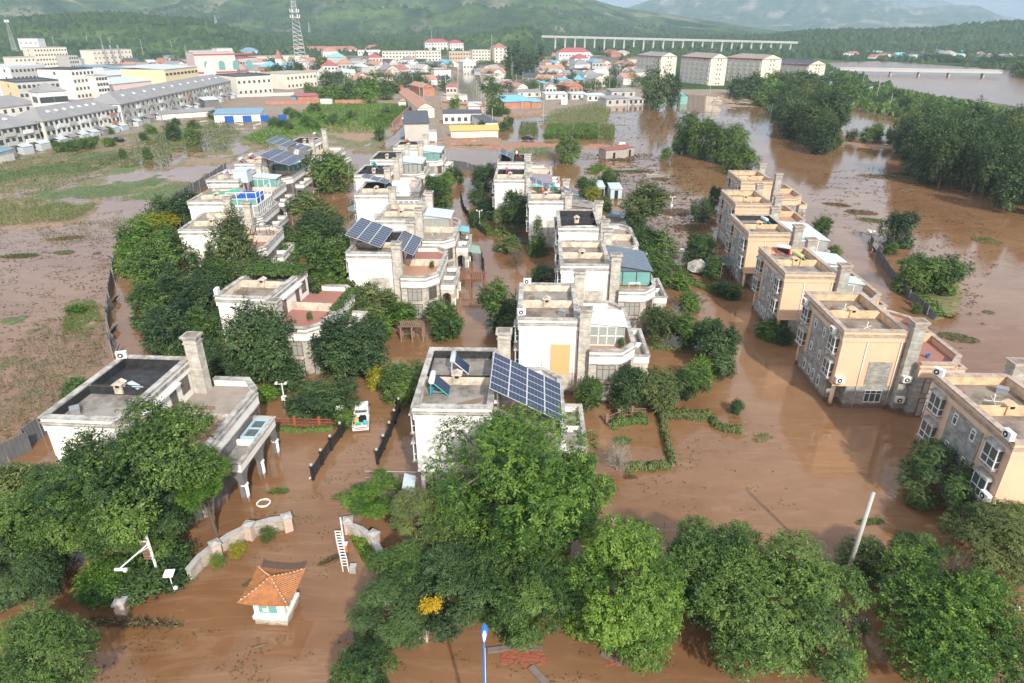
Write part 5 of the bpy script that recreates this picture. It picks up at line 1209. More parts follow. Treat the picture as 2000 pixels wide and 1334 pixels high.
# ------------------------------------------------------------------ gate, booth and the street
BEIGE = mat("beige_stone_facing", (.56, .43, .36), .8, .1, 2, (.38, .30, .25), .5, 1.2)
CAPST = mat("grey_cap_stone", (.42, .41, .40), .8, .15, 3, (.25, .24, .23), .5, 2)
RUB = stone("pale_rubble_courses", (.44, .38, .31), (.64, .58, .5), (.2, .165, .13), 3.2, .12)
def booth():
    X0, Y0 = at(500, 1219); o = empty("guard_booth", (X0, Y0, 0), -4, "small guard booth with an orange tiled hip roof standing in the street water", "guard booth")
    w, d = 2.15, 2.0
    MB().box(0, w, 0, d, -1, .5).build("stone_base", RUB, o)
    MB().box(-.07, w + .07, -.07, d + .07, .503, .78).build("plinth", PAINT, o)
    MB().box(.05, w - .05, .05, d - .05, .78, 2.36).build("wall", PAINT, o)
    for (x, y, f, ww) in ((w / 2 - .05, .05, 0, 1.35), (w - .05, d / 2, 90, 1.2), (.05, d / 2, -90, 1.2)): window(o, x, y, .98, f, ww, 1.1, 2, 1, WHITEFR, mat("booth_glass", (.16, .42, .36), .2) if "booth_glass" not in MATS else MATS["booth_glass"])
    MB().box(w / 2 - .42, w / 2 - .1, .0, .02, 1.2, 1.44).build("notice", SHEETW, o)
    TL = mat("orange_glazed_tile", (.43, .18, .065), .5, .3, 6, (.22, .12, .07), .75, 2.2); RD = mat("pale_ridge_mortar", (.62, .5, .4), .7, .2, 6)
    e = .54; zc, ze, za = 2.4, 2.3, 3.12; cx, cy = w / 2, d / 2
    C = [(-e, -e, zc), (w + e, -e, zc), (w + e, d + e, zc), (-e, d + e, zc)]; A = (cx, cy, za)
    b = MB(); n = 12
    for i in range(4):   # each slope sags in the middle and lifts at the corners
        p, q = C[i], C[(i + 1) % 4]; rows = []
        for j in range(7):
            f = j / 6
            row = []
            for k in range(n + 1):
                u = k / n; sag = -.13 * math.sin(math.pi * u) * (1 - f) - .10 * math.sin(math.pi * f)
                pe = [p[m] + (q[m] - p[m]) * u for m in range(3)]
                row.append((pe[0] + (A[0] - pe[0]) * f, pe[1] + (A[1] - pe[1]) * f, pe[2] + (A[2] - pe[2]) * f + sag))
            rows.append(row)
        base = len(b.v); b.v += [x for r in rows for x in r]
        for j in range(6):
            for k in range(n): b.f.append([base + j * (n + 1) + k, base + j * (n + 1) + k + 1, base + (j + 1) * (n + 1) + k + 1, base + (j + 1) * (n + 1) + k]); b.m.append(0)
        for k in range(1, 22):   # tile rolls
            u = k / 22; L = 1 - abs(2 * u - 1)
            pe = Vector([p[m] + (q[m] - p[m]) * u for m in range(3)]); nrm = (Vector(q) - Vector(p)).normalized().cross(Vector((0, 0, 1))) * -1
            pts = []
            for s in range(6):
                f = s / 5 * L
                z = p[2] + (A[2] - p[2]) * f - .13 * math.sin(math.pi * u) * (1 - f) - .10 * math.sin(math.pi * f) + .03
                mid = Vector(((p[0] + q[0]) / 2, (p[1] + q[1]) / 2, 0)); inn = Vector((A[0], A[1], 0)) - mid
                pt = Vector((pe.x, pe.y, 0)) + inn * f; pts.append((pt.x, pt.y, z))
            b.path_tube(pts, .036, 6)
    for i in range(4):
        p = C[i]; b.mat(0); b.path_tube([(p[0] + (A[0] - p[0]) * f, p[1] + (A[1] - p[1]) * f, p[2] + (A[2] - p[2]) * f - .10 * math.sin(math.pi * f) + .06) for f in [k / 8 for k in range(9)]], .07, 7)
        b.mat(1)
        for k in range(1, 9):
            f = k / 9; c = (p[0] + (A[0] - p[0]) * f, p[1] + (A[1] - p[1]) * f, p[2] + (A[2] - p[2]) * f - .10 * math.sin(math.pi * f) + .12); b.lathe([(.05, 0), (.05, .035)], 6, c)
    b.build("roof", [TL, RD], o); MB().box(-.35, w + .35, -.35, d + .35, 2.2, 2.27).build("soffit", PAINT, o)
booth()
def pillar(label, X, Y, h=1.35, s=.32, m=BEIGE, group=None, parent=None, rz=0.0):
    o = empty("stone_pillar", (X, Y, 0), rz, label, "pillar", group) if parent is None else empty("pillar", (X, Y, 0), rz)
    if parent: o.parent = parent
    MB().box(-s, s, -s, s, -1, h).build("shaft", m, o); MB().box(-s - .07, s + .07, -s - .07, s + .07, h + .002, h + .12).add([(-s, -s, h + .122), (s, -s, h + .122), (s, s, h + .122), (-s, s, h + .122), (-.05, -.05, h + .25), (.05, -.05, h + .25), (.05, .05, h + .25), (-.05, .05, h + .25)], [(4, 5, 6, 7), (0, 1, 5, 4), (1, 2, 6, 5), (2, 3, 7, 6), (3, 0, 4, 7)]).build("cap", CAPST, o); return o
pillar("beige stone pillar standing alone below the camera pole", *at(241, 1197), h=.95, rz=8)
pillar("short stone pillar under the gold leaves at the corner trees", *at(829, 1247), h=.95, s=.28, rz=-2)
def gatewall(label, pts, z, pil):
    P = [at(x, y, z) for x, y in pts]; o = empty("gate_wall", (P[0][0], P[0][1], 0), 0, label, "wall"); Q = [(a - P[0][0], b - P[0][1]) for a, b in P]
    dense = []
    for i in range(len(Q) - 1):
        for k in range(3):
            f = k / 3; dense.append((Q[i][0] + (Q[i + 1][0] - Q[i][0]) * f, Q[i][1] + (Q[i + 1][1] - Q[i][1]) * f))
    dense.append(Q[-1])
    MB().strip(dense, .32, -1, z - .1).build("wall", RUB, o); MB().strip(offset_path(dense, -.06), .44, z - .098, z + .06).build("coping", CAPST, o)
    for i in pil: pillar(None, Q[i][0], Q[i][1], z + .18, .31, BEIGE, None, o, 20 * i)
    return o
gatewall("curved pale rubble wall with stone pillars on the left of the gate", [(371, 1113), (392, 1088), (420, 1066), (450, 1046), (486, 1029), (525, 1018), (560, 1013)], 1.1, (2, 4, 6))
gatewall("curved stone wall with pillars on the right of the gate, half under trees", [(758, 1127), (752, 1090), (744, 1070), (730, 1047), (708, 1030), (680, 1020)], .95, (1, 3, 5))
def sliding_gate():
    a, b_ = at(661, 1048, .6), at(674, 1104, .6); o = empty("retractable_gate", (a[0], a[1], 0), 0, "folded white lattice sliding gate beside the barrier", "gate"); n = 10
    m = put("lattice", None) if False else None
    fr = MB()
    for k in range(n + 1):
        x = (b_[0] - a[0]) * k / n; y = (b_[1] - a[1]) * k / n
        fr.box(x - .22, x - .17, y - .03, y + .03, -.6, 1.15).box(x + .17, x + .22, y - .03, y + .03, -.6, 1.15).box(x - .17, x + .17, y - .03, y + .03, 1.08, 1.14).box(x - .17, x + .17, y - .02, y + .02, .55, .6)
        if k < n:
            x2 = (b_[0] - a[0]) * (k + 1) / n; y2 = (b_[1] - a[1]) * (k + 1) / n
            for s in (-.195, .195): fr.tube((x + s, y, .2), (x2 + s, y2, .95), .02).tube((x + s, y, .95), (x2 + s, y2, .2), .02)
    fr.build("lattice", WHITEFR, o); MB().box(b_[0] - a[0] + .3, b_[0] - a[0] + .75, b_[1] - a[1] - .2, b_[1] - a[1] + .3, -.5, .5).build("motor_box", CAPST, o)
sliding_gate()
def barrier():
    X, Y = at(676, 1078, 0); o = empty("barrier", (X, Y, 0), 0, "white raised barrier arm on an orange housing at the gate", "barrier")
    MB().box(-.16, .16, -.13, .13, -.5, .75).build("housing", mat("barrier_orange", (.62, .2, .08), .6), o); MB().box(-.18, .18, -.15, .15, .752, .86).build("housing_top", WHITEFR, o); MB().box(-.05, .05, -.22, -.16, .6, 3.4).build("arm", WHITEFR, o)
barrier()
def camera_pole():
    X, Y = at(316, 1141, 0); top = at(287, 1047, 0)
    # height from the leaning image of the pole
    h = 4.3
    o = empty("camera_pole", (X, Y, 0), 0, "white camera pole with a long arm and a hanging signal panel left of the gate", "camera pole")
    tx, ty = at(286, 1048, h); lx, ly = tx - X, ty - Y
    MB().tube((0, 0, -.8), (lx, ly, h), .10, .085, 14).build("pole", WHITEFR, o)
    ex, ey = at(232, 1112, h - 1.0); f = (lx * .86, ly * .86, h * .86)
    MB().tube(f, (ex - X, ey - Y, h - 1.0), .055, .045, 10).tube((lx * .8, ly * .8, h * .80), (f[0] + (ex - X - f[0]) * .45, f[1] + (ey - Y - f[1]) * .45, f[2] + (h - 1 - f[2]) * .45), .03, .03, 8).build("arm", WHITEFR, o)
    MB().box(ex - X - .28, ex - X + .3, ey - Y - .07, ey - Y + .07, h - 1.08, h - .95).box(ex - X + .32, ex - X + .5, ey - Y - .1, ey - Y + .1, h - 1.16, h - .96).build("camera_head", ACW, o)
    b = MB(); px_, py_ = lx * .72 - .32, ly * .72
    for k in range(6): b.box(px_ - .28, px_ + .12, py_ - .04, py_ + .04, h - 2.0 + .26 * k, h - 1.82 + .26 * k)
    b.build("signal_panel", mat("rust_panel", (.2, .11, .08), .7), o); MB().box(px_ - .31, px_ + .15, py_ + .042, py_ + .06, h - 2.05, h - .42).build("panel_back", WHITEFR, o)
camera_pole()
def solar_lamp(label, px, py, z, gx, gy, gz):
    X, Y = at(px, py, z); o = empty("solar_lamp", (X, Y, 0), 0, label, "solar lamp")
    MB().tube((0, 0, -.8), (0, 0, z), .035).build("post", WHITEFR, o)
    MB().add([(-.35, -.25, z - .12), (.35, -.25, z - .05), (.35, .25, z + .18), (-.35, .25, z + .11), (-.35, -.25, z - .09), (.35, -.25, z - .02), (.35, .25, z + .21), (-.35, .25, z + .14)], [(0, 3, 2, 1), (4, 5, 6, 7), (0, 1, 5, 4), (1, 2, 6, 5), (2, 3, 7, 6), (3, 0, 4, 7)]).build("panel_frame", WHITEFR, o)
    MB().add([(-.31, -.22, z - .08), (.31, -.22, z - .012), (.31, .22, z + .192), (-.31, .22, z + .124)], [(0, 1, 2, 3)]).build("panel", PVDARK, o)
    q = at(gx, gy, gz); MB().lathe([(.03, -.14), (.12, -.08), (.15, 0), (.12, .09), (.03, .15)], 12, (q[0] - X, q[1] - Y, gz)).build("globe", SHEETW, o)
solar_lamp("small solar panel on a post with a white globe right of the camera pole", 330, 1121, 1.6, 343, 1148, 1.0)
solar_lamp("small solar panel on a post over the right end of the red picket fence", 663, 798, 1.9, 674, 811, 1.3)
def street_lamp():
    z = 9.0; X, Y = at(946, 1243, z); o = empty("street_lamp", (X, Y, 0), 0, "blue and white street lamp rising at the bottom photo edge", "street lamp")
    BL = mat("lamp_blue", (.02, .17, .52), .35, .1)
    MB().tube((-.05, -1.4, -1), (-.02, -.38, z - .35), .075, .05, 12).tube((-.02, -.38, z - .35), (0, -.1, z - .05), .05, .04, 10).build("pole", BL, o)
    MB().tube((.06, -1.37, -1), (.03, -.36, z - .35), .022, .02, 6).build("cable_duct", WHITEFR, o)
    h = MB().lathe([(.03, -.42), (.09, -.3), (.15, -.05), (.16, .15), (.12, .34), (.04, .46)], 14).build("lamp_head", BL, o); h.rotation_euler = (R(-78), 0, 0); h.location = (0, .2, z); h.scale = (1, .5, 1)
    h = MB().lathe([(.03, -.44), (.07, -.3), (.10, -.1), (.05, .08), (.01, .1)], 12).build("head_collar", WHITEFR, o); h.rotation_euler = (R(-78), 0, 0); h.location = (0, .17, z + .055); h.scale = (1, .5, 1)
street_lamp()
def upole(label, X, Y, h, lean=(0, 0), r=.15, group=None, cross=False, m=None):
    o = empty("utility_pole", (X, Y, 0), 0, label, "utility pole", group)
    me = cached(("up", round(h), r), lambda: MB().tube((0, 0, -1), (0, 0, round(h)), r, r * .72, 10).mesh("pole", CONC, True)); p = put("pole", me, o, (0, 0, 0), (R(lean[1]), R(lean[0]), 0))
    if cross: put("crossarm", cached("xarm", lambda: MB().box(-.8, .8, -.05, .05, 0, .1).tube((-.7, 0, .1), (-.7, 0, .3), .05).tube((.7, 0, .1), (.7, 0, .3), .05).tube((0, 0, .1), (0, 0, .3), .05).mesh("crossarm", STEEL)), o, (0, 0, round(h) - .5))
    return o
CONC = mat("pole_concrete", (.43, .44, .40), .8, .1, 3, (.3, .3, .27), .5, 1)
X, Y = at(1648, 1142); upole("tall bare concrete utility pole leaning a little behind the street trees", X, Y, 8.0, (1.2, 0), .165)
CONCS = mat("kerb_concrete", (.2, .17, .15), .85, .2, 3, (.12, .09, .07), .5, 1)
def slab(label, a, b_, w=.35, h=.12, m=CONCS, name="kerb_slab", cat="kerb stone", z=0.0):
    p, q = at(*a), at(*b_); L = math.hypot(q[0] - p[0], q[1] - p[1]); bb = MB().box(0, L, -w / 2, w / 2, -.2, h)
    return tag(bb.build(name, m, None, (p[0], p[1], z), math.degrees(math.atan2(q[1] - p[1], q[0] - p[0]))), label, cat, "broken kerb stones in the street")
slab("left half of the broken kerb stone behind the red bricks", (952, 1272), (998, 1266)); slab("right half of the broken kerb stone behind the red bricks", (1001, 1264), (1060, 1268))
slab("kerb stone slanting down below the red bricks", (1036, 1304), (1066, 1336), .42); slab("kerb stone under the hanging branches by two bricks", (1174, 1277), (1220, 1299), .25)
def bricks(label, px, py, w, n, seed):
    rg = random.Random(seed); X, Y = at(px, py); o = empty("brick_patch", (X, Y, 0), 0, label, "bricks"); b = MB(); s = mpp(Y)
    for k in range(n):
        x = rg.uniform(-w / 2, w / 2) * s; y = rg.uniform(-.28, .28) * w * s * (1 - abs(x) / (w * s) * .9); z = rg.uniform(-.03, .05); c, q = math.cos(rg.uniform(-.3, .3)), 0
        b.box(x - .12, x + .12, y - .055, y + .055, z - .1, z + .02)
    put("bricks", b.mesh("bricks", MATS["brick_red"]), o)
bricks("patch of loose red bricks awash beside the blue lamp", 1022, 1284, 84, 150, 1); bricks("few red bricks at the slanting kerb stone", 1196, 1296, 24, 14, 2)

# pickup in the lane
def pickup():
    X, Y = at(706, 822, .3); o = empty("pickup_truck", (X, Y, 0), 9, "small white pickup loaded with tubs and tools standing in the flooded lane", "pickup truck")
    CARW = mat("pickup_white", (.72, .72, .70), .35, .05, 2, (.45, .38, .3), .3, 2); o.location.z = -.32
    b = MB(); prof = [(-.72, 1.65), (-.74, .75), (.74, .75), (.72, 1.65)]
    # cab: sloping windscreen, roof, rear panel
    cab = MB(); w = .74
    sec = [(.45, .35, .35), (.45, 1.35, 1.35), (.62, 1.78, 1.78), (1.75, 1.8, 1.8), (2.3, 1.2, 1.2), (2.45, .75, .75), (2.45, .35, .35)]
    vs = [(-w + (.07 if z > 1.4 else 0), y, z) for y, z, _ in sec] + [(w - (.07 if z > 1.4 else 0), y, z) for y, z, _ in sec]; n = len(sec)
    cab.add(vs, [tuple(range(n)), tuple(range(n, 2 * n))[::-1]] + [(i, n + i, n + (i + 1) % n, (i + 1) % n) for i in range(n)]); cab.build("cab", CARW, o)
    MB().add([(-.62, 1.86, 1.76), (.62, 1.86, 1.76), (.66, 2.28, 1.24), (-.66, 2.28, 1.24), (-.62, 1.87, 1.79), (.62, 1.87, 1.79), (.66, 2.29, 1.27), (-.66, 2.29, 1.27)], [(0, 3, 2, 1), (4, 5, 6, 7), (0, 1, 5, 4), (1, 2, 6, 5), (2, 3, 7, 6), (3, 0, 4, 7)]).build("windscreen", GLASS, o)
    MB().box(-.55, .55, .43, .447, 1.3, 1.62).build("rear_window", GLASS, o)
    bed = MB().box(-.76, .76, -1.5, .42, .55, .72).box(-.78, -.73, -1.5, .42, .722, 1.08).box(.73, .78, -1.5, .42, .722, 1.08); bed.build("bed", CARW, o)
    MB().box(-.76, .76, -1.56, -1.505, .5, 1.05).build("tailgate", WHITEFR, o)
    MB().box(-.6, .6, -1.575, -1.562, .78, .86).box(-.45, .45, -1.575, -1.562, .62, .68).build("tailgate_stripes", MATS["frame_red"], o)
    for s in (-1, 1):
        MB().box(s * .68 - .07, s * .68 + .07, -1.58, -1.562, .9, 1.02).build("tail_light", MATS["frame_red"], o)
        MB().box(s * .8 - .06, s * .8 + .06, 1.75, 1.85, 1.2, 1.45).build("mirror", BLACK, o)
        for y in (-.9, 1.7): MB().tube((s * .6, y, .3), (s * .76, y, .3), .3, .3, 16).build("wheel", BLACK, o)
    MB().tube((-.7, .3, 1.08), (-.7, .3, 1.62), .02).tube((.7, .3, 1.08), (.7, .3, 1.62), .02).tube((-.7, .3, 1.62), (.7, .3, 1.62), .02).build("load_bar", STEEL, o)
    a = o.rotation_euler.z; A = lambda x, y: (X + x * math.cos(a) - y * math.sin(a), Y + x * math.sin(a) + y * math.cos(a))
    def tub(label, x, y, col, r, h):
        q = A(x, y); m = mat("tub_" + label.split()[0], col, .4, .06); t = MB().lathe([(r * .8, 0), (r, h), (r * 1.06, h), (r * 1.06, h + .02), (r * .94, h + .02), (r * .76, .04)], 16); tag(t.build("tub", m, None, (q[0], q[1], .41)), label, "tub", "load of the white pickup")
    tub("turquoise plastic tub in the pickup bed", .45, -1.0, (.1, .5, .55), .22, .42); tub("green plastic tub in the pickup bed", -.2, -1.05, (.05, .5, .25), .24, .3); tub("yellow small tub in the pickup bed", -.58, -1.2, (.6, .45, .1), .13, .22)
    q = A(-.45, -.5); tag(MB().box(-.18, .18, -.3, .3, 0, .4).box(-.14, .14, -.26, .26, .402, .46).build("crate", MATS["tan_paint"], None, (q[0], q[1], .41), 20), "orange-brown crate in the pickup bed", "crate", "load of the white pickup")
    q = A(.15, -.2); tag(MB().box(-.3, .3, -.25, .25, 0, .5).tube((-.25, 0, .5), (.25, .1, .62), .06).build("machine", BLACK, None, (q[0], q[1], .41), -10), "black machine behind the cab in the pickup bed", "machine", "load of the white pickup")
pickup()
CARB = mat("car_black", (.02, .022, .026), .25, .1, 1, spec=.6); CARS = mat("car_silver_blue", (.25, .33, .42), .3, .08, 1, metal=.3); CARK = mat("car_dark_teal", (.05, .085, .085), .3, .1, 1)
def car(label, X, Y, rz, m, z=-.25, cat="car"):
    o = empty("car", (X, Y, z), rz, label, cat)
    def body():
        b = MB(); sec = [(-2.1, .3), (-2.15, .75), (-1.9, .95), (-1.45, 1.02), (-.75, 1.48), (.7, 1.5), (1.35, 1.05), (2.05, .9), (2.15, .6), (2.1, .3)]; n = len(sec)
        for k in range(n - 1):
            pass
        L = lambda y, z, s: (s * (.86 - (.16 if z > 1.1 else 0)), y, z)
        vs = [L(y, z, -1) for y, z in sec] + [L(y, z, 1) for y, z in sec]
        b.add(vs, [tuple(range(n)), tuple(range(n, 2 * n))[::-1]] + [(i, n + i, n + (i + 1) % n, (i + 1) % n) for i in range(n)]); return b.mesh("car_body", m)
    put("body", cached(("carb", m.name), body), o)
    put("windows", cached("carw", lambda: MB().add([(-.66, -1.42, 1.06), (.66, -1.42, 1.06), (.6, -.8, 1.47), (-.6, -.8, 1.47)], [(0, 1, 2, 3)]).add([(-.66, 1.33, 1.09), (.66, 1.33, 1.09), (.6, .75, 1.49), (-.6, .75, 1.49)], [(3, 2, 1, 0)]).add([(-.80, -1.2, 1.06), (-.80, 1.1, 1.06), (-.725, .6, 1.42), (-.725, -.7, 1.42)], [(3, 2, 1, 0)]).add([(.80, -1.2, 1.06), (.80, 1.1, 1.06), (.725, .6, 1.42), (.725, -.7, 1.42)], [(0, 1, 2, 3)]).mesh("car_glass", GLASS)), o)
    for sx in (-1, 1):
        for y in (-1.3, 1.35): put("wheel", cached("cwh", lambda: MB().tube((-.1, 0, 0), (.1, 0, 0), .32, .32, 14).mesh("wheel", BLACK)), o, (sx * .78, y, .32))
    return o
car("dark car sunk to its windows under the olive shrub by the lane", *at(1014, 473), 70, CARK, -.75)
car("silver-blue car half sunk beside the dark round tree", *at(1203, 425), 60, CARS, -.6)
car("black car standing askew on the red soil bank by the corn", *at(1031, 274), 65, CARB, .1)
car("white car parked on the lane by the brick field wall", *at(789, 234), -20, MATS["pickup_white"], .1)
car("dark van by the rubble below the long terrace", *at(232, 277), 60, CARB, .15)

# ------------------------------------------------------------------ fences, hoardings, pergolas, small sheds
HOARD = mat("grey_sheet_hoarding", (.135, .145, .16), .5, .12, 2, (.22, .22, .22), .4, .8)
def path_pts(pts): return [at(x, y) for x, y in pts]
def along(P, step):
    out = []; carry = 0
    for a, b in zip(P, P[1:]):
        L = math.hypot(b[0] - a[0], b[1] - a[1]); d = carry
        while d < L: f = d / L; out.append((a[0] + (b[0] - a[0]) * f, a[1] + (b[1] - a[1]) * f, math.degrees(math.atan2(b[1] - a[1], b[0] - a[0])))); d += step
        carry = d - L
    return out
def hoarding(label, pts, h=1.7, step=2.0, wreck=.0, seed=0, name="hoarding"):
    P = path_pts(pts); o = empty(name, (P[0][0], P[0][1], 0), 0, label, "fence", "grey sheet hoardings"); rg = random.Random(seed)
    me = cached(("hoard", step), lambda: (lambda b: [b.box(0, step * 1.01, -.02 - (.02 if k % 2 else 0), .02 + (.012 if k % 2 else 0), -.9 + k * .01, 1.0) if False else b for k in range(1)] and [b.box(k * step / 10, (k + 1) * step / 10 - .001, -.015 + .03 * (k % 2), .015 + .03 * (k % 2), -.6, 1) for k in range(10)] and b)(MB()).mesh("hoard_panel", HOARD))
    po = cached("hpost", lambda: MB().tube((0, 0, -.8), (0, 0, 1), .04).mesh("hpost", STEEL))
    for x, y, a in along(P, step):
        w = wreck and rg.random() < wreck
        put("panel", me, o, (x - P[0][0], y - P[0][1], 0), (R(rg.uniform(-40, 40)) if w else R(rg.uniform(-5, 5)), R(rg.uniform(-12, 12)) if w else 0, R(a + (rg.uniform(-25, 25) if w else 0))), (1, 1, h * (rg.uniform(.6, 1) if w else 1)))
        put("post", po, o, (x - P[0][0], y - P[0][1], 0), (0, 0, 0), (1, 1, h))
    return o
hoarding("grey sheet hoarding running along the muddy field behind the felt-roof villa", [(222, 700), (213, 650), (214, 600), (219, 555), (230, 510)], 1.8, 1.6, .25, 1)
hoarding("grey sheet hoarding at the left photo edge outside the felt-roof villa", [(-30, 925), (30, 895), (95, 845)], 2.0, 2.0, 0, 2)
hoarding("straight grey hoarding between green plot and the dark belt trees", [(318, 418), (360, 388), (402, 362), (440, 336)], 2.2, 2.0, 0, 3)
hoarding("torn grey hoarding curving along the right river bank", [(1697, 470), (1715, 505), (1740, 545), (1772, 582), (1815, 622)], 1.5, 1.5, .3, 4)
hoarding("grey hoarding lying along the bank behind the middle row", [(880, 328), (910, 332), (950, 342), (975, 330)], 2.2, 2.0, .2, 5)
def iron_fence(label, pts, h=1.25, group="black iron lane fences", m=IRON, step=.2, pstep=2.2, name="iron_fence", rails=True, cap=True):
    P = path_pts(pts); x0, y0 = P[0]; o = empty(name, (x0, y0, 0), 0, label, "fence", group); b = MB()
    for x, y, a in along(P, step): b.box(x - x0 - .018, x - x0 + .018, y - y0 - .018, y - y0 + .018, -.5, h - .08)
    b.build("pickets", m, o); r = MB()
    for a, c in zip(P, P[1:]):
        for z in (h - .08, .15, h * .55): r.tube((a[0] - x0, a[1] - y0, z), (c[0] - x0, c[1] - y0, z), .035, None, 6)
    r.build("rails", m, o)
    for x, y, a in along(P, pstep):
        put("post", cached(("ifp", h, m.name), lambda: MB().box(-.12, .12, -.12, .12, -.5, h + .1).box(-.16, .16, -.16, .16, h + .102, h + .18).mesh("post", m)), o, (x - x0, y - y0, 0))
        if cap: put("lamp_cap", cached("ifl", lambda: MB().lathe([(.05, 0), (.13, .05), (.13, .2), (.04, .27)], 10).mesh("lampcap", CAPST)), o, (x - x0, y - y0, h + .182))
    return o
iron_fence("black iron fence along the left side of the lane below the pickup", [(612, 937), (640, 890), (678, 838)], step=.13)
iron_fence("black iron fence along the right side of the lane beside the pickup", [(738, 906), (762, 853), (782, 800)], step=.13)
iron_fence("black iron fence curving along the lane's right bank by the middle row", [(900, 385), (905, 410), (925, 440), (950, 462)], pstep=3.0, cap=False)
iron_fence("brown garden fence along the lane's far left bank", [(868, 388), (886, 370), (905, 345)], m=WOODT, pstep=3.0, cap=False)
iron_fence("black iron fence beside the pergola at the arched porches", [(945, 545), (944, 520), (938, 498)], pstep=3.0, cap=False)
iron_fence("red-brown picket fence under the spreading grey-green tree", [(530, 832), (648, 834)], .95, "garden fences", MATS["brick_red"], .16, 2.4, "picket_fence", cap=False)
iron_fence("timber garden fence under vines at the tan patched villa", [(1185, 828), (1222, 812), (1260, 812)], .9, "garden fences", WOODT, .3, 1.6, "garden_fence", cap=False)
railing(tag(empty("pipe_rail", (0, 0, 0), 0), "thin grey pipe rail above the vine arbour", "rail"), [at(712, 922, .9), at(815, 924, .9)], .2, .8, STEEL, 2.2, "rail")
def pergola(label, P, z, nb, posts=None, m=WOODT):
    xs_ = [p[0] for p in P]; ys_ = [p[1] for p in P]; x0, x1, y0, y1 = min(xs_), max(xs_), min(ys_), max(ys_)
    o = empty("pergola", (x0, y0, 0), 0, label, "pergola", "timber pergolas"); w, d = x1 - x0, y1 - y0; b = MB()
    for k in range(nb + 1): x = w * k / nb; b.box(x - .05, x + .05, -.3, d + .3, z, z + .13)
    b.build("rafters", m, o); MB().box(-.3, w + .3, -.06, .06, z - .15, z - .002).box(-.3, w + .3, d - .06, d + .06, z - .15, z - .002).build("beams", m, o)
    for x in (0, w / 2, w):
        for y in (0, d): MB().box(x - .1, x + .1, y - .1, y + .1, -.6, z - .152).build("post", m, o)
pergola("timber pergola over the water beside the arched porch of the tan terrace villa", [at(890, 545, 2.2), at(948, 532, 2.2)], 2.2, 16, m=mat("red_brown_timber", (.26, .12, .08), .8, .2))
pergola("front timber pergola at the bay windows of the tan terrace villa", [at(782, 637, 2.1), at(828, 628, 2.1)], 2.1, 12)
def canopy(label, P, z, m, name="canopy", legs=True, drop=.3):
    c = [at(x, y, z) for x, y in P]; cx = sum(p[0] for p in c) / 4; cy = sum(p[1] for p in c) / 4
    o = empty(name, (cx, cy, 0), 0, label, name.replace("_", " "))
    V = [(p[0] - cx, p[1] - cy, z - (drop if k in (1, 2) else 0)) for k, p in enumerate(c)]
    MB().add(V + [(x, y, q + .06) for x, y, q in V], [(0, 3, 2, 1), (4, 5, 6, 7), (0, 1, 5, 4), (1, 2, 6, 5), (2, 3, 7, 6), (3, 0, 4, 7)]).build("sheet", m, o)
    if legs:
        for x, y, q in V: MB().tube((x * .92, y * .92, -.6), (x * .92, y * .92, q), .04).build("post", STEEL, o)
    return o
canopy("turquoise awning over the porch roof with plants and white chairs", [(888, 440), (916, 440), (917, 450), (888, 450)], 5.6, mat("turquoise_sheet", (.16, .47, .5), .5), "awning")
canopy("green roofed shed at the lane behind the pergola", [(915, 476), (936, 478), (940, 492), (914, 492)], 2.6, mat("green_sheet", (.27, .38, .33), .6), "shed", True)
canopy("grey corrugated entrance canopy at the turquoise-heater villa", [(1399, 498), (1422, 500), (1431, 517), (1410, 517)], 2.6, HOARD, "entrance_canopy")
canopy("small slate-blue awning on the left wall of the cube hut villa", [(678, 406), (694, 396), (694, 412), (680, 412)], 3.0, SHEETD, "awning")
canopy("brown sheet roof over the garden of the orange heater villa", [(586, 370), (608, 362), (622, 366), (600, 378)], 3.2, mat("brown_sheet", (.17, .12, .10), .6), "lean_to_roof")
canopy("grey tin roof half hidden below the feathery tree", [(790, 925), (812, 925), (808, 955), (785, 955)], 2.5, SHEETB, "tin_roof")
canopy("dark tin roof under the feathery tree's lower branches", [(870, 960), (930, 950), (935, 985), (870, 990)], 2.4, HOARD, "tin_roof")
def monitor(label, px, py, h):
    X, Y = at(px, py); o = empty("monitoring_pole", (X, Y, 0), 0, label, "camera pole", "white monitoring poles"); MB().tube((0, 0, -.6), (0, 0, h), .07).build("pole", WHITEFR, o)
    MB().tube((-.55, 0, h - .1), (.5, 0, h - .1), .035).build("arm", WHITEFR, o)
    for s in (-.5, .45): MB().box(s - .1, s + .12, -.28, .05, h, h + .16).build("camera", ACW, o)
    MB().box(-.22, .22, -.18, .18, .5, 1.0).build("box", ACW, o)
monitor("white monitoring pole with two cameras among the shrubs by the felt-roof villa", 557, 790, 2.5); monitor("white monitoring pole with a box by the lane at the middle row", 937, 445, 3.4); monitor("white pole standing in the debris field left of the peach row", 1311, 408, 2.6)
def coil():
    X, Y = at(515, 984); b = MB(); n = 70
    pts = [(math.cos(k * .45) * (.52 + .05 * math.sin(k * 1.7)), math.sin(k * .45) * (.5 + .06 * math.cos(k)), .03 + .002 * k) for k in range(n)]
    b.path_tube(pts, .022, 5); tag(b.build("hose_coil", WHITEFR, None, (X, Y, 0)), "loose coil of white hose floating off the white porch columns", "hose")
coil()
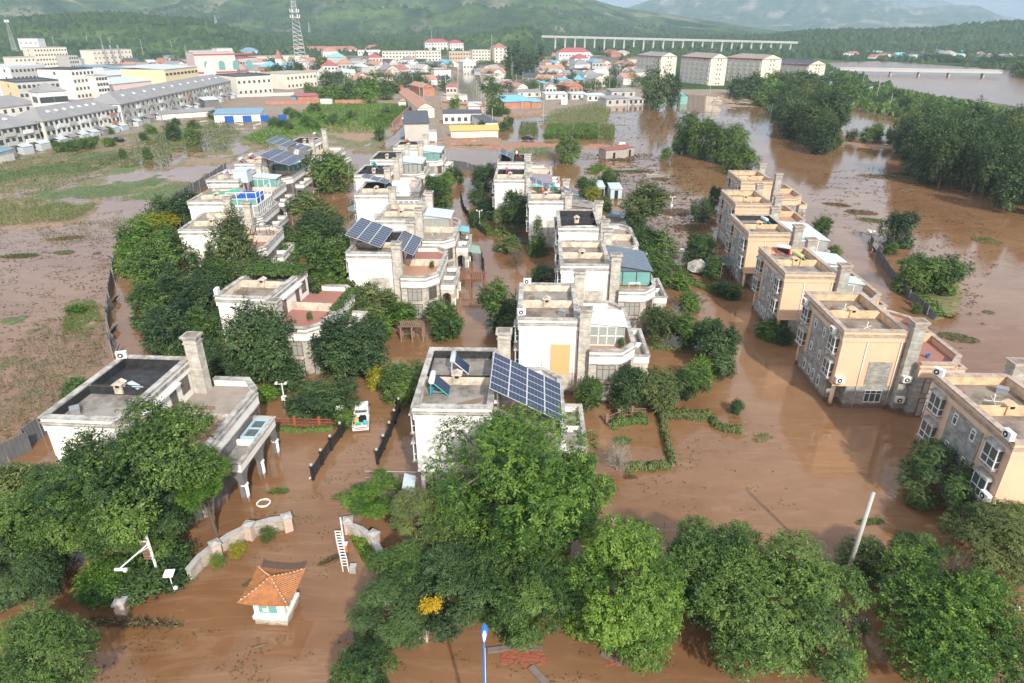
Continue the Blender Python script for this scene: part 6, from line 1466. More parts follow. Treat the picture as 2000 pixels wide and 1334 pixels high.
def parasol():
    X, Y = at(1362, 530); b = MB(); o = empty("parasol", (X, Y, 0), 0, "grey wrecked parasol tipped over in the flooded garden", "parasol"); n = 8; r = 1.5
    vs = [(0, 0, 1.9)] + [(r * math.cos(k * 6.283 / n), r * math.sin(k * 6.283 / n), 1.2 + .25 * (k % 2)) for k in range(n)]; vs += [(x, y, z - .05) for x, y, z in vs]
    b.add(vs, [(0, 1 + k, 1 + (k + 1) % n) for k in range(n)] + [(n + 1, n + 2 + (k + 1) % n, n + 2 + k) for k in range(n)] + [(1 + k, n + 2 + k, n + 2 + (k + 1) % n, 1 + (k + 1) % n) for k in range(n)])
    q = b.build("canopy", COPING, o); q.rotation_euler = (R(25), R(-20), 0); MB().tube((-.3, .3, -.5), (0, 0, 1.9), .03).build("pole", STEEL, o)
parasol()
def shedbox(label, pts, h, wm, rm, slope=.25, name="shed", cat="shed", group=None):
    P = [at(x, y) for x, y in pts]; a, b_ = P[0], P[1]; rz = math.degrees(math.atan2(b_[1] - a[1], b_[0] - a[0])); w = math.hypot(b_[0] - a[0], b_[1] - a[1]); d = pts_d = P[2]
    dep = d if isinstance(d, (int, float)) else math.hypot(d[0] - b_[0], d[1] - b_[1])
    o = empty(name, (a[0], a[1], 0), rz, label, cat, group); MB().box(0, w, 0, dep, -.8, h).build("wall", wm, o)
    MB().add([(-.15, -.15, h + .005), (w + .15, -.15, h + .005), (w + .15, dep + .15, h + slope), (-.15, dep + .15, h + slope), (-.15, -.15, h + .08), (w + .15, -.15, h + .08), (w + .15, dep + .15, h + slope + .08), (-.15, dep + .15, h + slope + .08)], [(0, 3, 2, 1), (4, 5, 6, 7), (0, 1, 5, 4), (1, 2, 6, 5), (2, 3, 7, 6), (3, 0, 4, 7)]).build("roof", rm, o)
    MB().box(w * .35, w * .35 + .8, -.02, -.003, 0, min(1.9, h - .2)).build("door", IRON, o); return o
RUST = mat("rusty_red_sheet", (.28, .10, .08), .7, .2, 2); TIN = mat("dull_tin_wall", (.40, .37, .34), .6, .15, 3, (.27, .2, .16), .5, .8)
shedbox("long rusty-roofed container shed standing in open water", [(1183, 312), (1222, 309), (1224, 304)], 2.6, TIN, RUST); shedbox("smaller rusty-roofed shed behind the long container shed", [(1222, 306), (1238, 304), (1239, 299)], 2.4, TIN, RUST)
shedbox("left pale blue tin shed under the round-headed tree", [(1168, 385), (1180, 385), (1181, 374)], 2.3, SHEETB, SHEETB); shedbox("right pale blue tin shed beside the round-headed tree", [(1192, 388), (1214, 388), (1214, 378)], 2.2, SHEETB, SHEETB)
def truck(label, px, py, rz, cm, bm):
    X, Y = at(px, py); o = empty("truck", (X, Y, -.3), rz, label, "truck")
    MB().box(-1, 1, .6, 2.2, .5, 2.3).box(-.95, .95, .7, 2.1, 2.302, 2.4).build("cab", cm, o); MB().box(-1.05, 1.05, -3.2, .5, .8, 1.1).box(-1.05, -1, -3.2, .5, 1.102, 1.6).box(1, 1.05, -3.2, .5, 1.102, 1.6).build("bed", bm, o); MB().box(-.9, .9, .585, .597, 1.4, 2.1).build("window", GLASS, o)
    for s in (-1, 1):
        for y in (-2.2, 1.4): MB().tube((s * .8, y, .5), (s * 1.02, y, .5), .5, .5, 14).build("wheel", BLACK, o)
truck("white truck stranded in the water behind the rusty sheds", 1216, 290, 165, MATS["pickup_white"], SHEETD)

# ------------------------------------------------------------------ overgrown walls, floating wrack, debris
def overgrown(label, pts, w, h, leaf, n, seed, name="overgrown_wall", cat="hedge", L=.2):
    P = path_pts(pts); x0, y0 = P[0]; o = empty(name, (x0, y0, 0), 0, label, cat, "creeper-grown garden walls"); Q = [(a - x0, b - y0) for a, b in P]
    MB().strip(Q, min(w * .5, .25), -.8, h * .35).build("wall", WOODT, o); lst = []; tot = sum(math.hypot(b[0] - a[0], b[1] - a[1]) for a, b in zip(Q, Q[1:]))
    for a, b in zip(Q, Q[1:]):
        L_ = math.hypot(b[0] - a[0], b[1] - a[1]); ux, uy = (b[0] - a[0]) / L_, (b[1] - a[1]) / L_; nx, ny = -uy, ux
        def fn(u, t, a=a, L_=L_, ux=ux, uy=uy, nx=nx, ny=ny):
            th = (t - .1) * math.pi * 1.15; hh = h * np.clip(2.1 * fbm(u * L_ / 1.1 + seed, u * 0 + seed, 3) - .35, .12, 1.3); off = np.cos(th) * w / 2 * np.clip(.3 + 1.3 * fbm(u * L_ / 1.4 + 9 * seed, u * 0 + 3, 3), .3, 1.5) + .1
            P_ = np.stack([a[0] + ux * u * L_ + nx * off, a[1] + uy * u * L_ + ny * off, np.maximum(np.sin(th), -.2) * hh], 1); N_ = np.stack([nx * np.cos(th), ny * np.cos(th), np.maximum(np.sin(th), .2)], 1); return P_, N_
        lst.append(leaf_patch(fn, max(int(n * L_ / tot), 10), L, seed))
    patches(lst, "creeper", leaf, o); return o
overgrown("creeper-grown wall running down from the garden row to the bare twigs' hedge", [(1288, 812), (1296, 850), (1305, 885), (1312, 912)], .5, .8, L_OLI, 1600, 1)
overgrown("hedge-like overgrown wall at the foot of the bare twigs", [(1222, 918), (1265, 916), (1310, 914)], .8, .7, L_OLI, 1800, 2)
overgrown("overgrown wall end curving out into the open water", [(1385, 815), (1398, 835), (1420, 843), (1450, 845)], .6, .6, L_OLI, 1500, 3)
overgrown("overgrown garden wall under the garden row trees", [(1290, 815), (1330, 815), (1385, 818)], .9, .8, L_OLI, 2000, 4)
overgrown("leafy garden wall between the right porches and the peach row", [(1265, 680), (1320, 685), (1380, 695)], .6, .6, L_OLI, 1300, 5)
overgrown("vine-covered wall at the flooded garden of the slate-blue roof villa", [(1318, 545), (1340, 570), (1360, 605)], .7, .7, L_MID, 1500, 6)
overgrown("low creeper bed inside the right curved gate wall", [(700, 1045), (715, 1075), (728, 1095)], .9, .5, L_BRI, 1500, 8, "creeper_bed", "creeper")
overgrown("climbing beans along the timber garden fence", [(1190, 835), (1225, 825), (1265, 825)], .9, 1.0, L_PALE, 1900, 9, "bean_row", "bean plants")
overgrown("floating leaf border along the red-brown picket fence", [(535, 838), (590, 843), (650, 838)], .8, .25, L_MID, 1300, 10, "creeper_bed", "creeper")
overgrown("garden greenery along the lane's right bank", [(935, 440), (955, 455), (985, 462), (1010, 455)], 2.0, .9, L_MID, 2600, 11, "garden_bed", "plants", .3)
overgrown("reed grass fringe behind the torn bank hoarding", [(1790, 572), (1815, 600), (1840, 622)], 2.0, .5, L_PALE, 2600, 12, "reed_bed", "reeds", .35)
overgrown("tangled plants in the flooded garden left of the peach row", [(1320, 520), (1350, 555), (1400, 572)], 1.6, .5, L_MID, 2000, 13, "garden_bed", "plants", .25)
overgrown("vines trailing over the stone wall below the red-heater villa", [(1480, 655), (1510, 668), (1545, 672)], 1.2, 1.0, L_MID, 2200, 14, "garden_bed", "plants", .25)
WR = mat("wet_wrack", (.15, .12, .07), .9, .35, 3)
L_WR = leafmat("wrack_straw", (.10, .075, .035), (.25, .2, .10)); 
def wrack(label, px, py, w, hh, seed, leaf=None, ang=0.0, n=700, z=.16, cat="debris"):
    X, Y = at(px, py); s = mpp(Y); a = w / 2 * s; b_ = hh * s * 1.6; rg = np.random.default_rng(seed); nn = 60
    u = rg.random(n); t = rg.random(n) * 6.283; r = np.sqrt(rg.random(n)); q = .75 + .5 * fbm(np.cos(t) * 2 + seed, np.sin(t) * 2, 3)
    P = np.stack([np.cos(t) * r * q * a, np.sin(t) * r * q * b_, (1 - r) * z + .02], 1); N = np.tile([0, 0, 1.], (n, 1)) + rg.normal(scale=.5, size=(n, 3)); N /= np.linalg.norm(N, axis=1)[:, None]
    D = rg.normal(size=(n, 3)) * [1, .6, .35]; D[:, 2] = np.abs(D[:, 2]) * .8; D /= np.linalg.norm(D, axis=1)[:, None]; Lf = rg.uniform(.2, .7, n) * min(1, max(.35, a / 4))
    V, F, T_ = leaf_quads(P, D, N, Lf, Lf * .16 + .02, np.clip(rg.normal(.5, .25, n), 0, 1))
    o = put("wrack", fast_mesh("wrack", V, F, [leaf or L_WR], {"tint": T_}), None, (X, Y, 0), (0, 0, R(ang))); return tag(o, label, cat, "floating wrack and debris")
for k, (px, py, w, hh, ang, lf, lab) in enumerate([
    (1870, 660, 70, 14, -30, L_OLI, "grassy wrack raft drifting right of the free-standing peach villa"), (1680, 415, 60, 12, -20, None, "long wrack line in the river off the plain-roof peach villa"), (1635, 400, 50, 8, -25, None, "thin wrack line upstream of the long one"),
    (1720, 345, 80, 12, -15, None, "wrack raft caught below the pond berm"), (1760, 340, 50, 6, -10, None, "pale wrack strip beside the berm raft"), (1925, 470, 50, 18, 10, L_OLI, "felled branch with leaves lying in the river"), (1700, 430, 50, 10, -25, L_OLI, "green wrack end above the torn bank hoarding"),
    (1489, 855, 26, 14, -60, L_PALE, "pale floating tuft off the overgrown wall end"), (800, 768, 34, 4, -5, None, "thin drift line in the lane"), (1320, 415, 70, 16, 10, None, "wooden wreckage field left of the plain-roof peach villa"), (1290, 350, 40, 8, 5, None, "drift by the pale log in open water"),
    (1345, 445, 70, 14, 5, None, "second wreckage patch left of the peach row"), (1240, 335, 60, 6, 0, L_OLI, "weedy drift below the rusty sheds"), (1210, 312, 60, 8, 0, None, "wrack at the foot of the rusty sheds"), (1300, 380, 40, 10, 0, None, "muddy wreckage below the small grey bush"),
    (130, 465, 60, 8, 20, None, "brown drift raft in the flooded field"), (40, 500, 70, 8, 5, L_OLI, "grassy drift raft at the left field edge"), (125, 493, 40, 8, -10, L_OLI, "small green drift raft in the flooded field"), (190, 495, 14, 5, 0, None, "tiny drift clump in the flooded field"),
    (1700, 1020, 60, 5, 8, L_OLI, "broken branch floating in front of the nearest peach villa"), (660, 970, 24, 6, 0, L_MID, "leafy scrap floating off the lane fence"), (545, 960, 40, 5, 10, L_MID, "leafy twig floating by the hose coil"), (500, 1135, 50, 3, 30, None, "faint drift line left of the guard booth"),
    (250, 1218, 200, 3, -3, None, "long thin drift line across the street left of the booth"), (650, 1092, 60, 3, 30, None, "drift line beside the folded gate"), (1230, 932, 26, 4, 0, None, "dark drift scrap below the hedge-like wall"), (980, 665, 20, 5, 0, L_PALE, "floating leaf tuft behind the front pergola"),
    (800, 658, 30, 6, 0, L_PALE, "floating leaf tuft below the front pergola"), (1165, 330, 50, 8, 8, L_BRI, "green vegetable rows emerging from the water"), (1200, 335, 40, 6, 8, L_OLI, "sparse vegetable rows beside the green ones"), (930, 285, 90, 5, 0, L_OLI, "weeds along the red soil bank"),
    (1215, 862, 40, 10, 20, L_PALE, "wilted plants awash in the garden pond"), (1930, 610, 24, 6, 0, L_OLI, "weed scrap in the river by the bank spit"), (1500, 570, 40, 10, 0, L_OLI, "wrack against the wall of the red-heater villa"), (1305, 500, 40, 12, 0, None, "rubbish heap beside the wrecked parasol")]):
    wrack(lab, px, py, w, hh, 40 + k, lf, ang, 260 if w < 40 else 900, .12 if w < 40 else .22)
# drifting logs and white rubbish, each its own
def log(label, a, b_, r=.09, m=None):
    p, q = at(*a), at(*b_); tag(MB().tube((0, 0, .02), (q[0] - p[0], q[1] - p[1], .06), r, r * .6, 7).build("log", m or BARK, None, (p[0], p[1], 0)), label, "log", "drifting timber")
log("dark log floating in the street near the left corner tree", (498, 1265), (522, 1259)); log("dark plank at the end of the long drift line", (205, 1222), (218, 1219)); log("drifting stick pointing at the folded gate", (632, 1106), (664, 1090), .04); log("drifting stick by the white porch columns", (505, 958), (538, 962), .08)
log("pale log lying in open water before the willow row", (1262, 342), (1288, 342), .3, BARKP); log("thin stake standing out of the water beside the bright street tree", (1296, 1043), (1298, 1018), .03); log("dark branch in front of the overgrown wall", (1278, 688), (1305, 682), .06)
for k, x in enumerate(sorted(1300 + rnd.uniform(0, 90) for _ in range(12))):
    y = 395 + rnd.uniform(0, 60); log(f"broken beam, {ORD[k]} from left in the wreckage field left of the peach row", (x, y), (x + rnd.uniform(-18, 18), y + rnd.uniform(-5, 5)), .07)
RUBB = mat("wet_rubbish_white", (.66, .66, .64), .6, .15, 3); RUBG = mat("turquoise_rubbish", (.1, .42, .42), .6)
def rubbish(label, px, py, s, seed, m=RUBB):
    rg = random.Random(seed); X, Y = at(px, py); b = MB()
    for k in range(4):
        x, y = rg.uniform(-s, s), rg.uniform(-s, s); q = s * rg.uniform(.2, .6); a = rg.uniform(0, 3)
        vs = [(x + q * math.cos(a + j * 1.571) * rg.uniform(.6, 1.2), y + q * math.sin(a + j * 1.571) * rg.uniform(.6, 1.2), zz + rg.uniform(0, .1) * s) for zz in (-.05, .12 * s + .03) for j in range(4)]
        b.add(vs, [(0, 3, 2, 1), (4, 5, 6, 7), (0, 1, 5, 4), (1, 2, 6, 5), (2, 3, 7, 6), (3, 0, 4, 7)])
    tag(b.build("rubbish", m, None, (X, Y, 0)), label, "rubbish", "floating rubbish")
for k, (px, py, s, lab) in enumerate([(1845, 1312, .35, "white plastic sheet under the spreading bright tree at the bottom edge"), (1697, 1220, .3, "white rubbish in the gap right of the widest street tree"), (1980, 1185, .3, "white foam scraps at the right edge below the leaning tree"), (1620, 1322, .3, "broken white box floating at the bottom edge"), (1655, 1072, .3, "rubbish caught in the half drowned olive bush"), (1330, 490, 1.0, "heap of white wreckage in the flooded garden left of the peach row"), (1320, 520, .7, "white wreckage in front of the wrecked parasol"), (1378, 530, .4, "white wreckage right of the wrecked parasol"), (1312, 425, .5, "white scrap below the white pole in the debris field"), (1770, 335, .8, "pale rubbish on the berm raft"), (1705, 452, .8, "bluish rubbish heap at the top of the torn hoarding"), (1345, 640, .3, "rubbish on the leafy garden wall"), (1368, 810, .3, "rubbish at the end of the garden row"), (608, 935, .25, "white and red scrap at the lane fence end"), (1202, 1018, .3, "white lump beside the hanging-branch street tree"), (80, 930, .3, "white pot in the flooded corner left of the felt-roof villa"), (945, 575, .35, "white folding chair frame drifting by the pergola")]):
    rubbish(lab, px, py, s, k)
# bare shrub beside the bright tree, gold twig
def bare(label, px, py, w, zc, hr, seed, m=None):
    X, Y = at(px, py, zc); r = w / 2 * mpp(Y, zc); o = empty("bare_shrub", (X, Y, 0), 40 * seed, label, "bare shrub", "leafless shrubs")
    put("branches", limb_mesh(f"bare{seed}", 50 + seed, 'dome', 34, .045, True), o, (0, 0, zc), (0, 0, 0), (r, r, max(r * hr, zc)), [m or BARKP])
bare("tangle of bare pale twigs at the hedge-like wall", 1208, 890, 75, 1.6, 1.2, 1); bare("leafless greyish shrub by the sunken car", 1010, 505, 50, 1.6, 1.1, 2, BARK); bare("bare grey branches in the spreading bright tree", 1850, 1165, 90, 4.0, .5, 3, BARK); bare("dead spiky tree left of the pale willow", 1083, 312, 30, 1.8, 1.3, 4, BARK)
X, Y = at(842, 1178, 3.4); o = empty("gold_twig", (X, Y, 0), 0, "spray of gold leaves above the short stone pillar", "leaf spray")
put("foliage", crown_mesh("gold", 5, 'loose', 14, 1100, .22, .5, .1, 6), o, (0, 0, 3.4), (0, R(-25), R(20)), (.95, .5, .42), [L_GOLD]); MB().tube((0, 0, -.5), (.1, 0, 3.4), .04, .02).build("stem", BARK, o)
# household odds and ends left on roofs and terraces
VD = {'L1': "the felt-roof villa by the gate", 'L2': "the ivy villa", 'L3': "the gazebo villa", 'C1': "the tan terrace villa", 'C2': "the sunken brown roof villa", 'R0': "the black-parapet villa", 'R1': "the tan patched villa", 'R2': "the slate-blue roof villa", 'R3': "the all-black roof villa", 'R4': "the long solar array villa", 'P1': "the nearest peach villa", 'P2': "the free-standing peach villa", 'P3': "the red-heater villa", 'P4': "the turquoise-heater villa"}
POTM = mat("terracotta", (.36, .15, .09), .8, .15, 4); BOXM = mat("grey_storage_crate", (.27, .28, .29), .6, .15, 3); BUCK = mat("blue_bucket", (.06, .2, .42), .45, .1, 3)
def odds(vk, x, y, z, what):
    X, Y = on(vk, x, y); wh = "roof" if z > 7 else "terrace"
    if what == 'pot':
        o = empty("potted_plant", (X, Y, z), 0, f"small potted plant on the {wh} of {VD[vk]}", "potted plant"); put("pot", cached("pot", lambda: MB().lathe([(.14, 0), (.2, .3), (.23, .3), (.23, .36), (.16, .36), (.12, .1)], 12).mesh("pot", POTM)), o); put("foliage", crown_mesh("bush0", hash_("bush0"), 'shrub', 16, 3500, .17, .5, .15, 6), o, (0, 0, .7), (0, 0, 0), (.38, .38, .42), [L_MID])
    elif what == 'crate': tag(put("crate", cached("crate", lambda: MB().box(-.4, .4, -.3, .3, 0, .45).box(-.44, .44, -.34, .34, .452, .52).mesh("crate", BOXM)), None, (X, Y, z), (0, 0, 1 + x)), f"grey lidded storage crate on the {wh} of {VD[vk]}", "crate")
    elif what == 'bucket': tag(put("bucket", cached("bucket", lambda: MB().lathe([(.16, 0), (.22, .4), (.24, .4), (.24, .43), (.2, .43), (.14, .04)], 14).mesh("bucket", BUCK)), None, (X, Y, z)), f"blue bucket on the {wh} of {VD[vk]}", "bucket")
    elif what == 'planks':
        b = MB()
        for k in range(5): b.box(-1.1 + .1 * k, 1.1 - .07 * k, -.3 + .125 * k, -.2 + .125 * k, .06 * (k % 2), .05 + .06 * (k % 2))
        tag(b.build("planks", WOODT, None, (X, Y, z), 30 + 40 * x), f"stack of old planks on the {wh} of {VD[vk]}", "planks")
    else:
        o = empty("drying_rack", (X, Y, z), 20 * y, f"white clothes drying rack on the {wh} of {VD[vk]}", "drying rack"); b = MB()
        for sx in (-.7, .7): b.tube((sx, -.3, 0), (sx, .3, 1.0), .02).tube((sx, .3, 0), (sx, -.3, 1.0), .02)
        for k in range(5): b.tube((-.7, -.3 + .15 * k, 1.0), (.7, -.3 + .15 * k, 1.0), .014)
        b.tube((-.7, -.3, 1.0), (-.7, .3, 1.0), .02).tube((.7, -.3, 1.0), (.7, .3, 1.0), .02); put("frame", b.mesh("rack", PIPE), o)
for a in (('L1', 8.2, 7.5, 5.3, 'planks'), ('L1', 1.2, 2.0, 7.87, 'crate'), ('L2', 9.6, 2.0, 5.3, 'pot'), ('L2', 1.5, 3.0, 7.87, 'planks'), ('C1', 10.6, 3.6, 5.3, 'pot'), ('C1', 1.2, 1.4, 7.87, 'crate'), ('C2', 1.2, 7.5, 7.87, 'planks'), ('C2', 8.6, 2.8, 5.3, 'rack'), ('R0', 4.4, 2.2, 7.87, 'planks'), ('R0', 1.0, 3.6, 7.87, 'bucket'), ('R1', 10.6, .6, 5.3, 'pot'), ('R1', 4.6, 3.2, 7.87, 'crate'), ('R1', 1.3, 7.2, 7.87, 'planks'), ('R2', 9.3, .3, 5.3, 'rack'), ('R2', 4.8, 1.2, 7.87, 'bucket'), ('R3', 8.6, 2.6, 5.3, 'rack'), ('R4', 1.0, 1.6, 7.87, 'planks'), ('P1', 8.9, 2.2, 5.3, 'rack'), ('P1', 4.7, 8.6, 7.87, 'crate'), ('P2', 9.3, 1.2, 5.3, 'bucket'), ('P2', 4.9, 8.8, 7.87, 'planks'), ('P3', 4.6, 7.8, 7.87, 'crate'), ('P4', 1.4, 3.2, 7.87, 'bucket')): odds(*a)
# pale blue skylight on the porch roof, blue terrace door of the felt-roof villa
PBL = mat("pale_blue_paint", (.36, .55, .66), .6, .15, 3, (.5, .5, .46), .4, 2)
k_ = MB().strip([(12.15, 5.35), (13.5, 5.35), (13.5, 8.25), (12.15, 8.25)], .16, 3.33, 3.95, True).box(12.31, 13.34, 6.74, 6.86, 3.8, 3.93).build("porch_skylight", PBL, VL['L1'])
MB().box(12.31, 13.34, 5.51, 6.74, 3.7, 3.78).box(12.31, 13.34, 6.86, 8.09, 3.7, 3.78).build("glazing", GLASS, k_)
window(VL['L1'], 6.06, 4.4, 5.35, 90, 1.0, 2.1, 1, 1, MATS["blue_tarpaulin"], GLASS, name="blue_door")
# ------------------------------------------------------------------ the town
WH = mat("town_white_wall", (.78, .765, .73), .8, .08, .6, (.5, .47, .43), .4, .25); CRM = mat("town_cream_wall", (.76, .70, .59), .8, .08, .6, (.5, .45, .38), .35, .25)
GRW = mat("town_grey_wall", (.50, .49, .46), .8, .1, .6, (.34, .33, .31), .4, .3); PKW = mat("town_pink_wall", (.74, .58, .54), .8, .08, .6); YLW = mat("town_yellow_wall", (.75, .63, .40), .8, .08, .6)
TANW = mat("town_tan_wall", (.55, .44, .32), .8, .1, .6, (.4, .32, .25), .4, .3); BRK = mat("town_brick_wall", (.42, .19, .125), .85, .12, 2, (.5, .36, .28), .4, .4)
RRED = mat("town_red_tile", (.37, .16, .125), .75, .15, 1.2, (.3, .17, .13), .5, .3); RORG = mat("town_orange_tile", (.43, .235, .165), .75, .12, 1.2, (.4, .22, .16), .4, .3); RGRY = mat("town_grey_tile", (.25, .25, .255), .7, .12, 1, (.34, .34, .34), .4, .2)
RDRK = mat("town_dark_roof", (.075, .085, .10), .6, .15, 1); RBLU = mat("town_blue_sheet", (.17, .30, .41), .5, .1, 1); RSKY = mat("town_bright_blue_sheet", (.17, .47, .68), .5, .08, 1); RPAL = mat("town_pale_sheet", (.50, .55, .58), .5, .1, 1); RCON = mat("town_flat_concrete", (.40, .38, .35), .85, .15, .8); RTEA = mat("town_teal_sheet", (.22, .45, .42), .5, .1, 1); RMAR = mat("town_maroon_sheet", (.36, .11, .11), .6, .1, 1)
TWIN = mat("town_window", (.06, .075, .08), .2, .3, .3, spec=.6)
winbox = MB().box(-.5, .5, -.05, .02, 0, 1).mesh("town_window", TWIN)
DIM = {}
def block(label, p, q, h, d, wall=WH, roof=RCON, rt='flat', fl=0, cols=0, side=0, sidemat=None, cat="building", name="building", group=None, zb=0.0, ov=.4, rh=None, ww=1.3, wh=1.5, ridge='long', dist=None):
    """p, q: front foot of the wall in the photograph, left to right; d metres deep behind it"""
    if dist: P, Q = (rise(p[0], p[1], dist)[0], dist), (rise(q[0], q[1], dist)[0], dist); zb = rise(p[0], p[1], dist)[1]
    else: P, Q = at(*p), at(*q)
    L = math.hypot(Q[0] - P[0], Q[1] - P[1]); a = math.degrees(math.atan2(Q[1] - P[1], Q[0] - P[0]))
    o = empty(name, (P[0], P[1], zb), a, label, cat, group)
    b = MB().mat(0)
    b.box(0, L, 0, d, -4, h)
    if sidemat: b.mat(1).box(-.02, -.002, .05, d - .05, -4, h - .02)
    wo = b.build("wall", [wall, sidemat] if sidemat else [wall], o)
    r = MB()
    if rt == 'flat': r.strip([(0, 0), (L, 0), (L, d), (0, d)], .3, h + .002, h + .7, True).box(.32, L - .32, .32, d - .32, h + .001, h + .1)
    elif rt == 'gable':
        k = rh or min(L, d) * .28
        if ridge == 'long' and L >= d or ridge == 'x': r.add([(-ov, -ov, h), (L + ov, -ov, h), (L + ov, d + ov, h), (-ov, d + ov, h), (-ov, d / 2, h + k), (L + ov, d / 2, h + k)], [(0, 1, 5, 4), (2, 3, 4, 5), (0, 3, 2, 1)]); g = [(0, .02, h), (0, d - .02, h), (0, d / 2, h + k * .93)]; g2 = [(L, y, z) for _, y, z in g]
        else: r.add([(-ov, -ov, h), (L + ov, -ov, h), (L + ov, d + ov, h), (-ov, d + ov, h), (L / 2, -ov, h + k), (L / 2, d + ov, h + k)], [(0, 4, 5, 3), (1, 2, 5, 4), (0, 3, 2, 1)]); g = [(.02, 0, h), (L - .02, 0, h), (L / 2, 0, h + k * .93)]; g2 = [(x, d, z) for x, _, z in g]
        MB().add(g, [(0, 1, 2)]).build("gable", wall, wo); MB().add(g2, [(0, 2, 1)]).build("gable", wall, wo)
    elif rt == 'hip':
        k = rh or min(L, d) * .3; e = d / 2 if L >= d else L / 2
        rd = [(e, d / 2, h + k), (L - e, d / 2, h + k)] if L >= d else [(L / 2, e, h + k), (L / 2, d - e, h + k)]
        c = [(-ov, -ov, h), (L + ov, -ov, h), (L + ov, d + ov, h), (-ov, d + ov, h)] + rd
        r.add(c, ([(0, 1, 5, 4), (1, 2, 5), (2, 3, 4, 5), (3, 0, 4)] if L >= d else [(0, 1, 4), (1, 2, 5, 4), (2, 3, 5), (3, 0, 4, 5)]) + [(0, 3, 2, 1)])
    else: r.add([(-ov, -ov, h), (L + ov, -ov, h), (L + ov, d + ov, h + (rh or .8)), (-ov, d + ov, h + (rh or .8)), (-ov, -ov, h + .15), (L + ov, -ov, h + .15), (L + ov, d + ov, h + .15 + (rh or .8)), (-ov, d + ov, h + .15 + (rh or .8))], [(0, 3, 2, 1), (4, 5, 6, 7), (0, 1, 5, 4), (1, 2, 6, 5), (2, 3, 7, 6), (3, 0, 4, 7)])
    r.build("roof", roof, o); DIM[o.name] = (L, d, h)
    for f in range(fl):
        z = h * (f + .32) / max(fl, 1)
        for c in range(cols): put("window", winbox, o, (L * (c + .5) / cols, 0, z), (0, 0, 0), (ww, 1, wh))
        for c in range(side):
            for xx, ff in ((-.02, -90),) if sidemat or True else (): put("window", winbox, o, (xx, d * (c + .5) / side, z), (0, 0, R(ff)), (ww, 1, wh))
    return o
TR = "three-storey terrace blocks along the field"
b1 = block("left end of the long grey-roofed terrace, cut by the photo edge", (-60, 322), (88, 292), 8, 12, GRW, RGRY, 'hip', 3, 12, 4, WH, "terrace", "terrace_block", TR)
b2 = block("middle part of the long grey-roofed terrace with a brick panel and awnings below", (98, 290), (240, 256), 8.3, 12, WH, RGRY, 'hip', 3, 16, 4, CRM, "terrace", "terrace_block", TR)
b3 = block("far part of the long grey-roofed terrace running to the cream building", (246, 254), (456, 193), 9.2, 13, GRW, RGRY, 'hip', 3, 30, 4, WH, "terrace", "terrace_block", TR)
for bl, n in ((b1, 4), (b2, 7), (b3, 12)):   # skylights on the roof, glazed balconies and party walls on the front
    L, d, h = DIM[bl.name]
    for k in range(n):
        x = d / 2 + (L - d) * (k + .5) / n; put("skylight", cached("skyl", lambda: MB().box(-.55, .55, -.5, .5, 0, .5).mesh("skylight", WH)), bl, (x, d * .28, h + d * .3 * .5), (R(28), 0, 0))
    for k in range(n):
        x = L * (k + .35) / n; m = (GLASSC, WH, GRW, WH, GLASSC, CRM, BRK)[k % 7]
        put("balcony", cached(("balc", m.name, round(h)), lambda: MB().box(-1.7, 1.7, -.45, -.06, h * .36, h * .50).box(-1.7, 1.7, -.45, -.06, h * .70, h * .84).mesh("balcony", m)), bl, (x, 0, 0))
        put("lean_to", cached(("lean", k % 3), lambda: MB().add([(-2, -2.2, 2.2), (2, -2.2, 2.2), (2, -.05, 3), (-2, -.05, 3), (-2, -2.2, 2.3), (2, -2.2, 2.3), (2, -.05, 3.1), (-2, -.05, 3.1)], [(0, 3, 2, 1), (4, 5, 6, 7), (0, 1, 5, 4), (1, 2, 6, 5), (2, 3, 7, 6), (3, 0, 4, 7)]).box(-1.9, 1.9, -2.1, -.06, -1, 2.19).mesh("lean_to", (RPAL, RGRY, RPAL)[k % 3])), bl, (x + L / n * .45, 0, 0))
block("white tower house with a grey hip roof and wide windows above the terrace", (92, 244), (146, 239), 12.3, 10, WH, RGRY, 'hip', 2, 2, 1, ww=5, wh=2.2, cat="tower house")
block("low white house with slate blue hip roof left of the tower house", (-20, 252), (84, 236), 7, 12, WH, RGRY, 'hip', 2, 7)
block("grey office block with a yellow end wall", (46, 212), (128, 206), 11.5, 26, GRW, RDRK, 'flat', 3, 9, 1, YLW)
block("long grey and white block with a pale blue roof edge", (36, 190), (104, 184), 15.5, 30, GRW, RPAL, 'flat', 4, 9, 3, WH)
block("big white block with a blank end wall and three window rows", (153, 196), (196, 191), 15, 22, WH, RDRK, 'flat', 4, 6, 1, WH); block("lower white wing at the right of the big white block", (197, 194), (219, 192), 11.5, 18, WH, RCON, 'flat', 4, 4)
block("topmost beige block of the stepped complex on the left hillside", (78, 140), (141, 137), 19, 20, CRM, RCON, 'flat', 5, 11, 1, CRM); block("left lower wing of the stepped beige complex", (36, 143), (76, 141), 12, 18, CRM, RCON, 'flat', 3, 5); block("right lower wing of the stepped beige complex", (142, 142), (160, 141), 13, 18, GRW, RCON, 'flat', 4, 4)
block("small white flat house on the hillside above the stepped complex", (38, 90), (76, 88), 7, 12, WH, RCON, 'flat', 1, 4, dist=780); 
kb = block("beige boiler house with three steel chimneys leaning on its front", (187, 128), (262, 124), 14, 18, CRM, RCON, 'flat', 3, 10)
for k in range(3): MB().tube((14 + 9 * k, -1.2, -2), (12 + 9 * k, -1.2, 19), .8).build("chimney", STEEL, kb)
block("white hall with a blue roof below the boiler house", (182, 150), (226, 147), 7, 18, WH, RBLU, 'shed', 1, 5); block("second blue-roofed hall, right of the first", (232, 150), (300, 146), 6, 20, GRW, RBLU, 'shed', 2, 10)
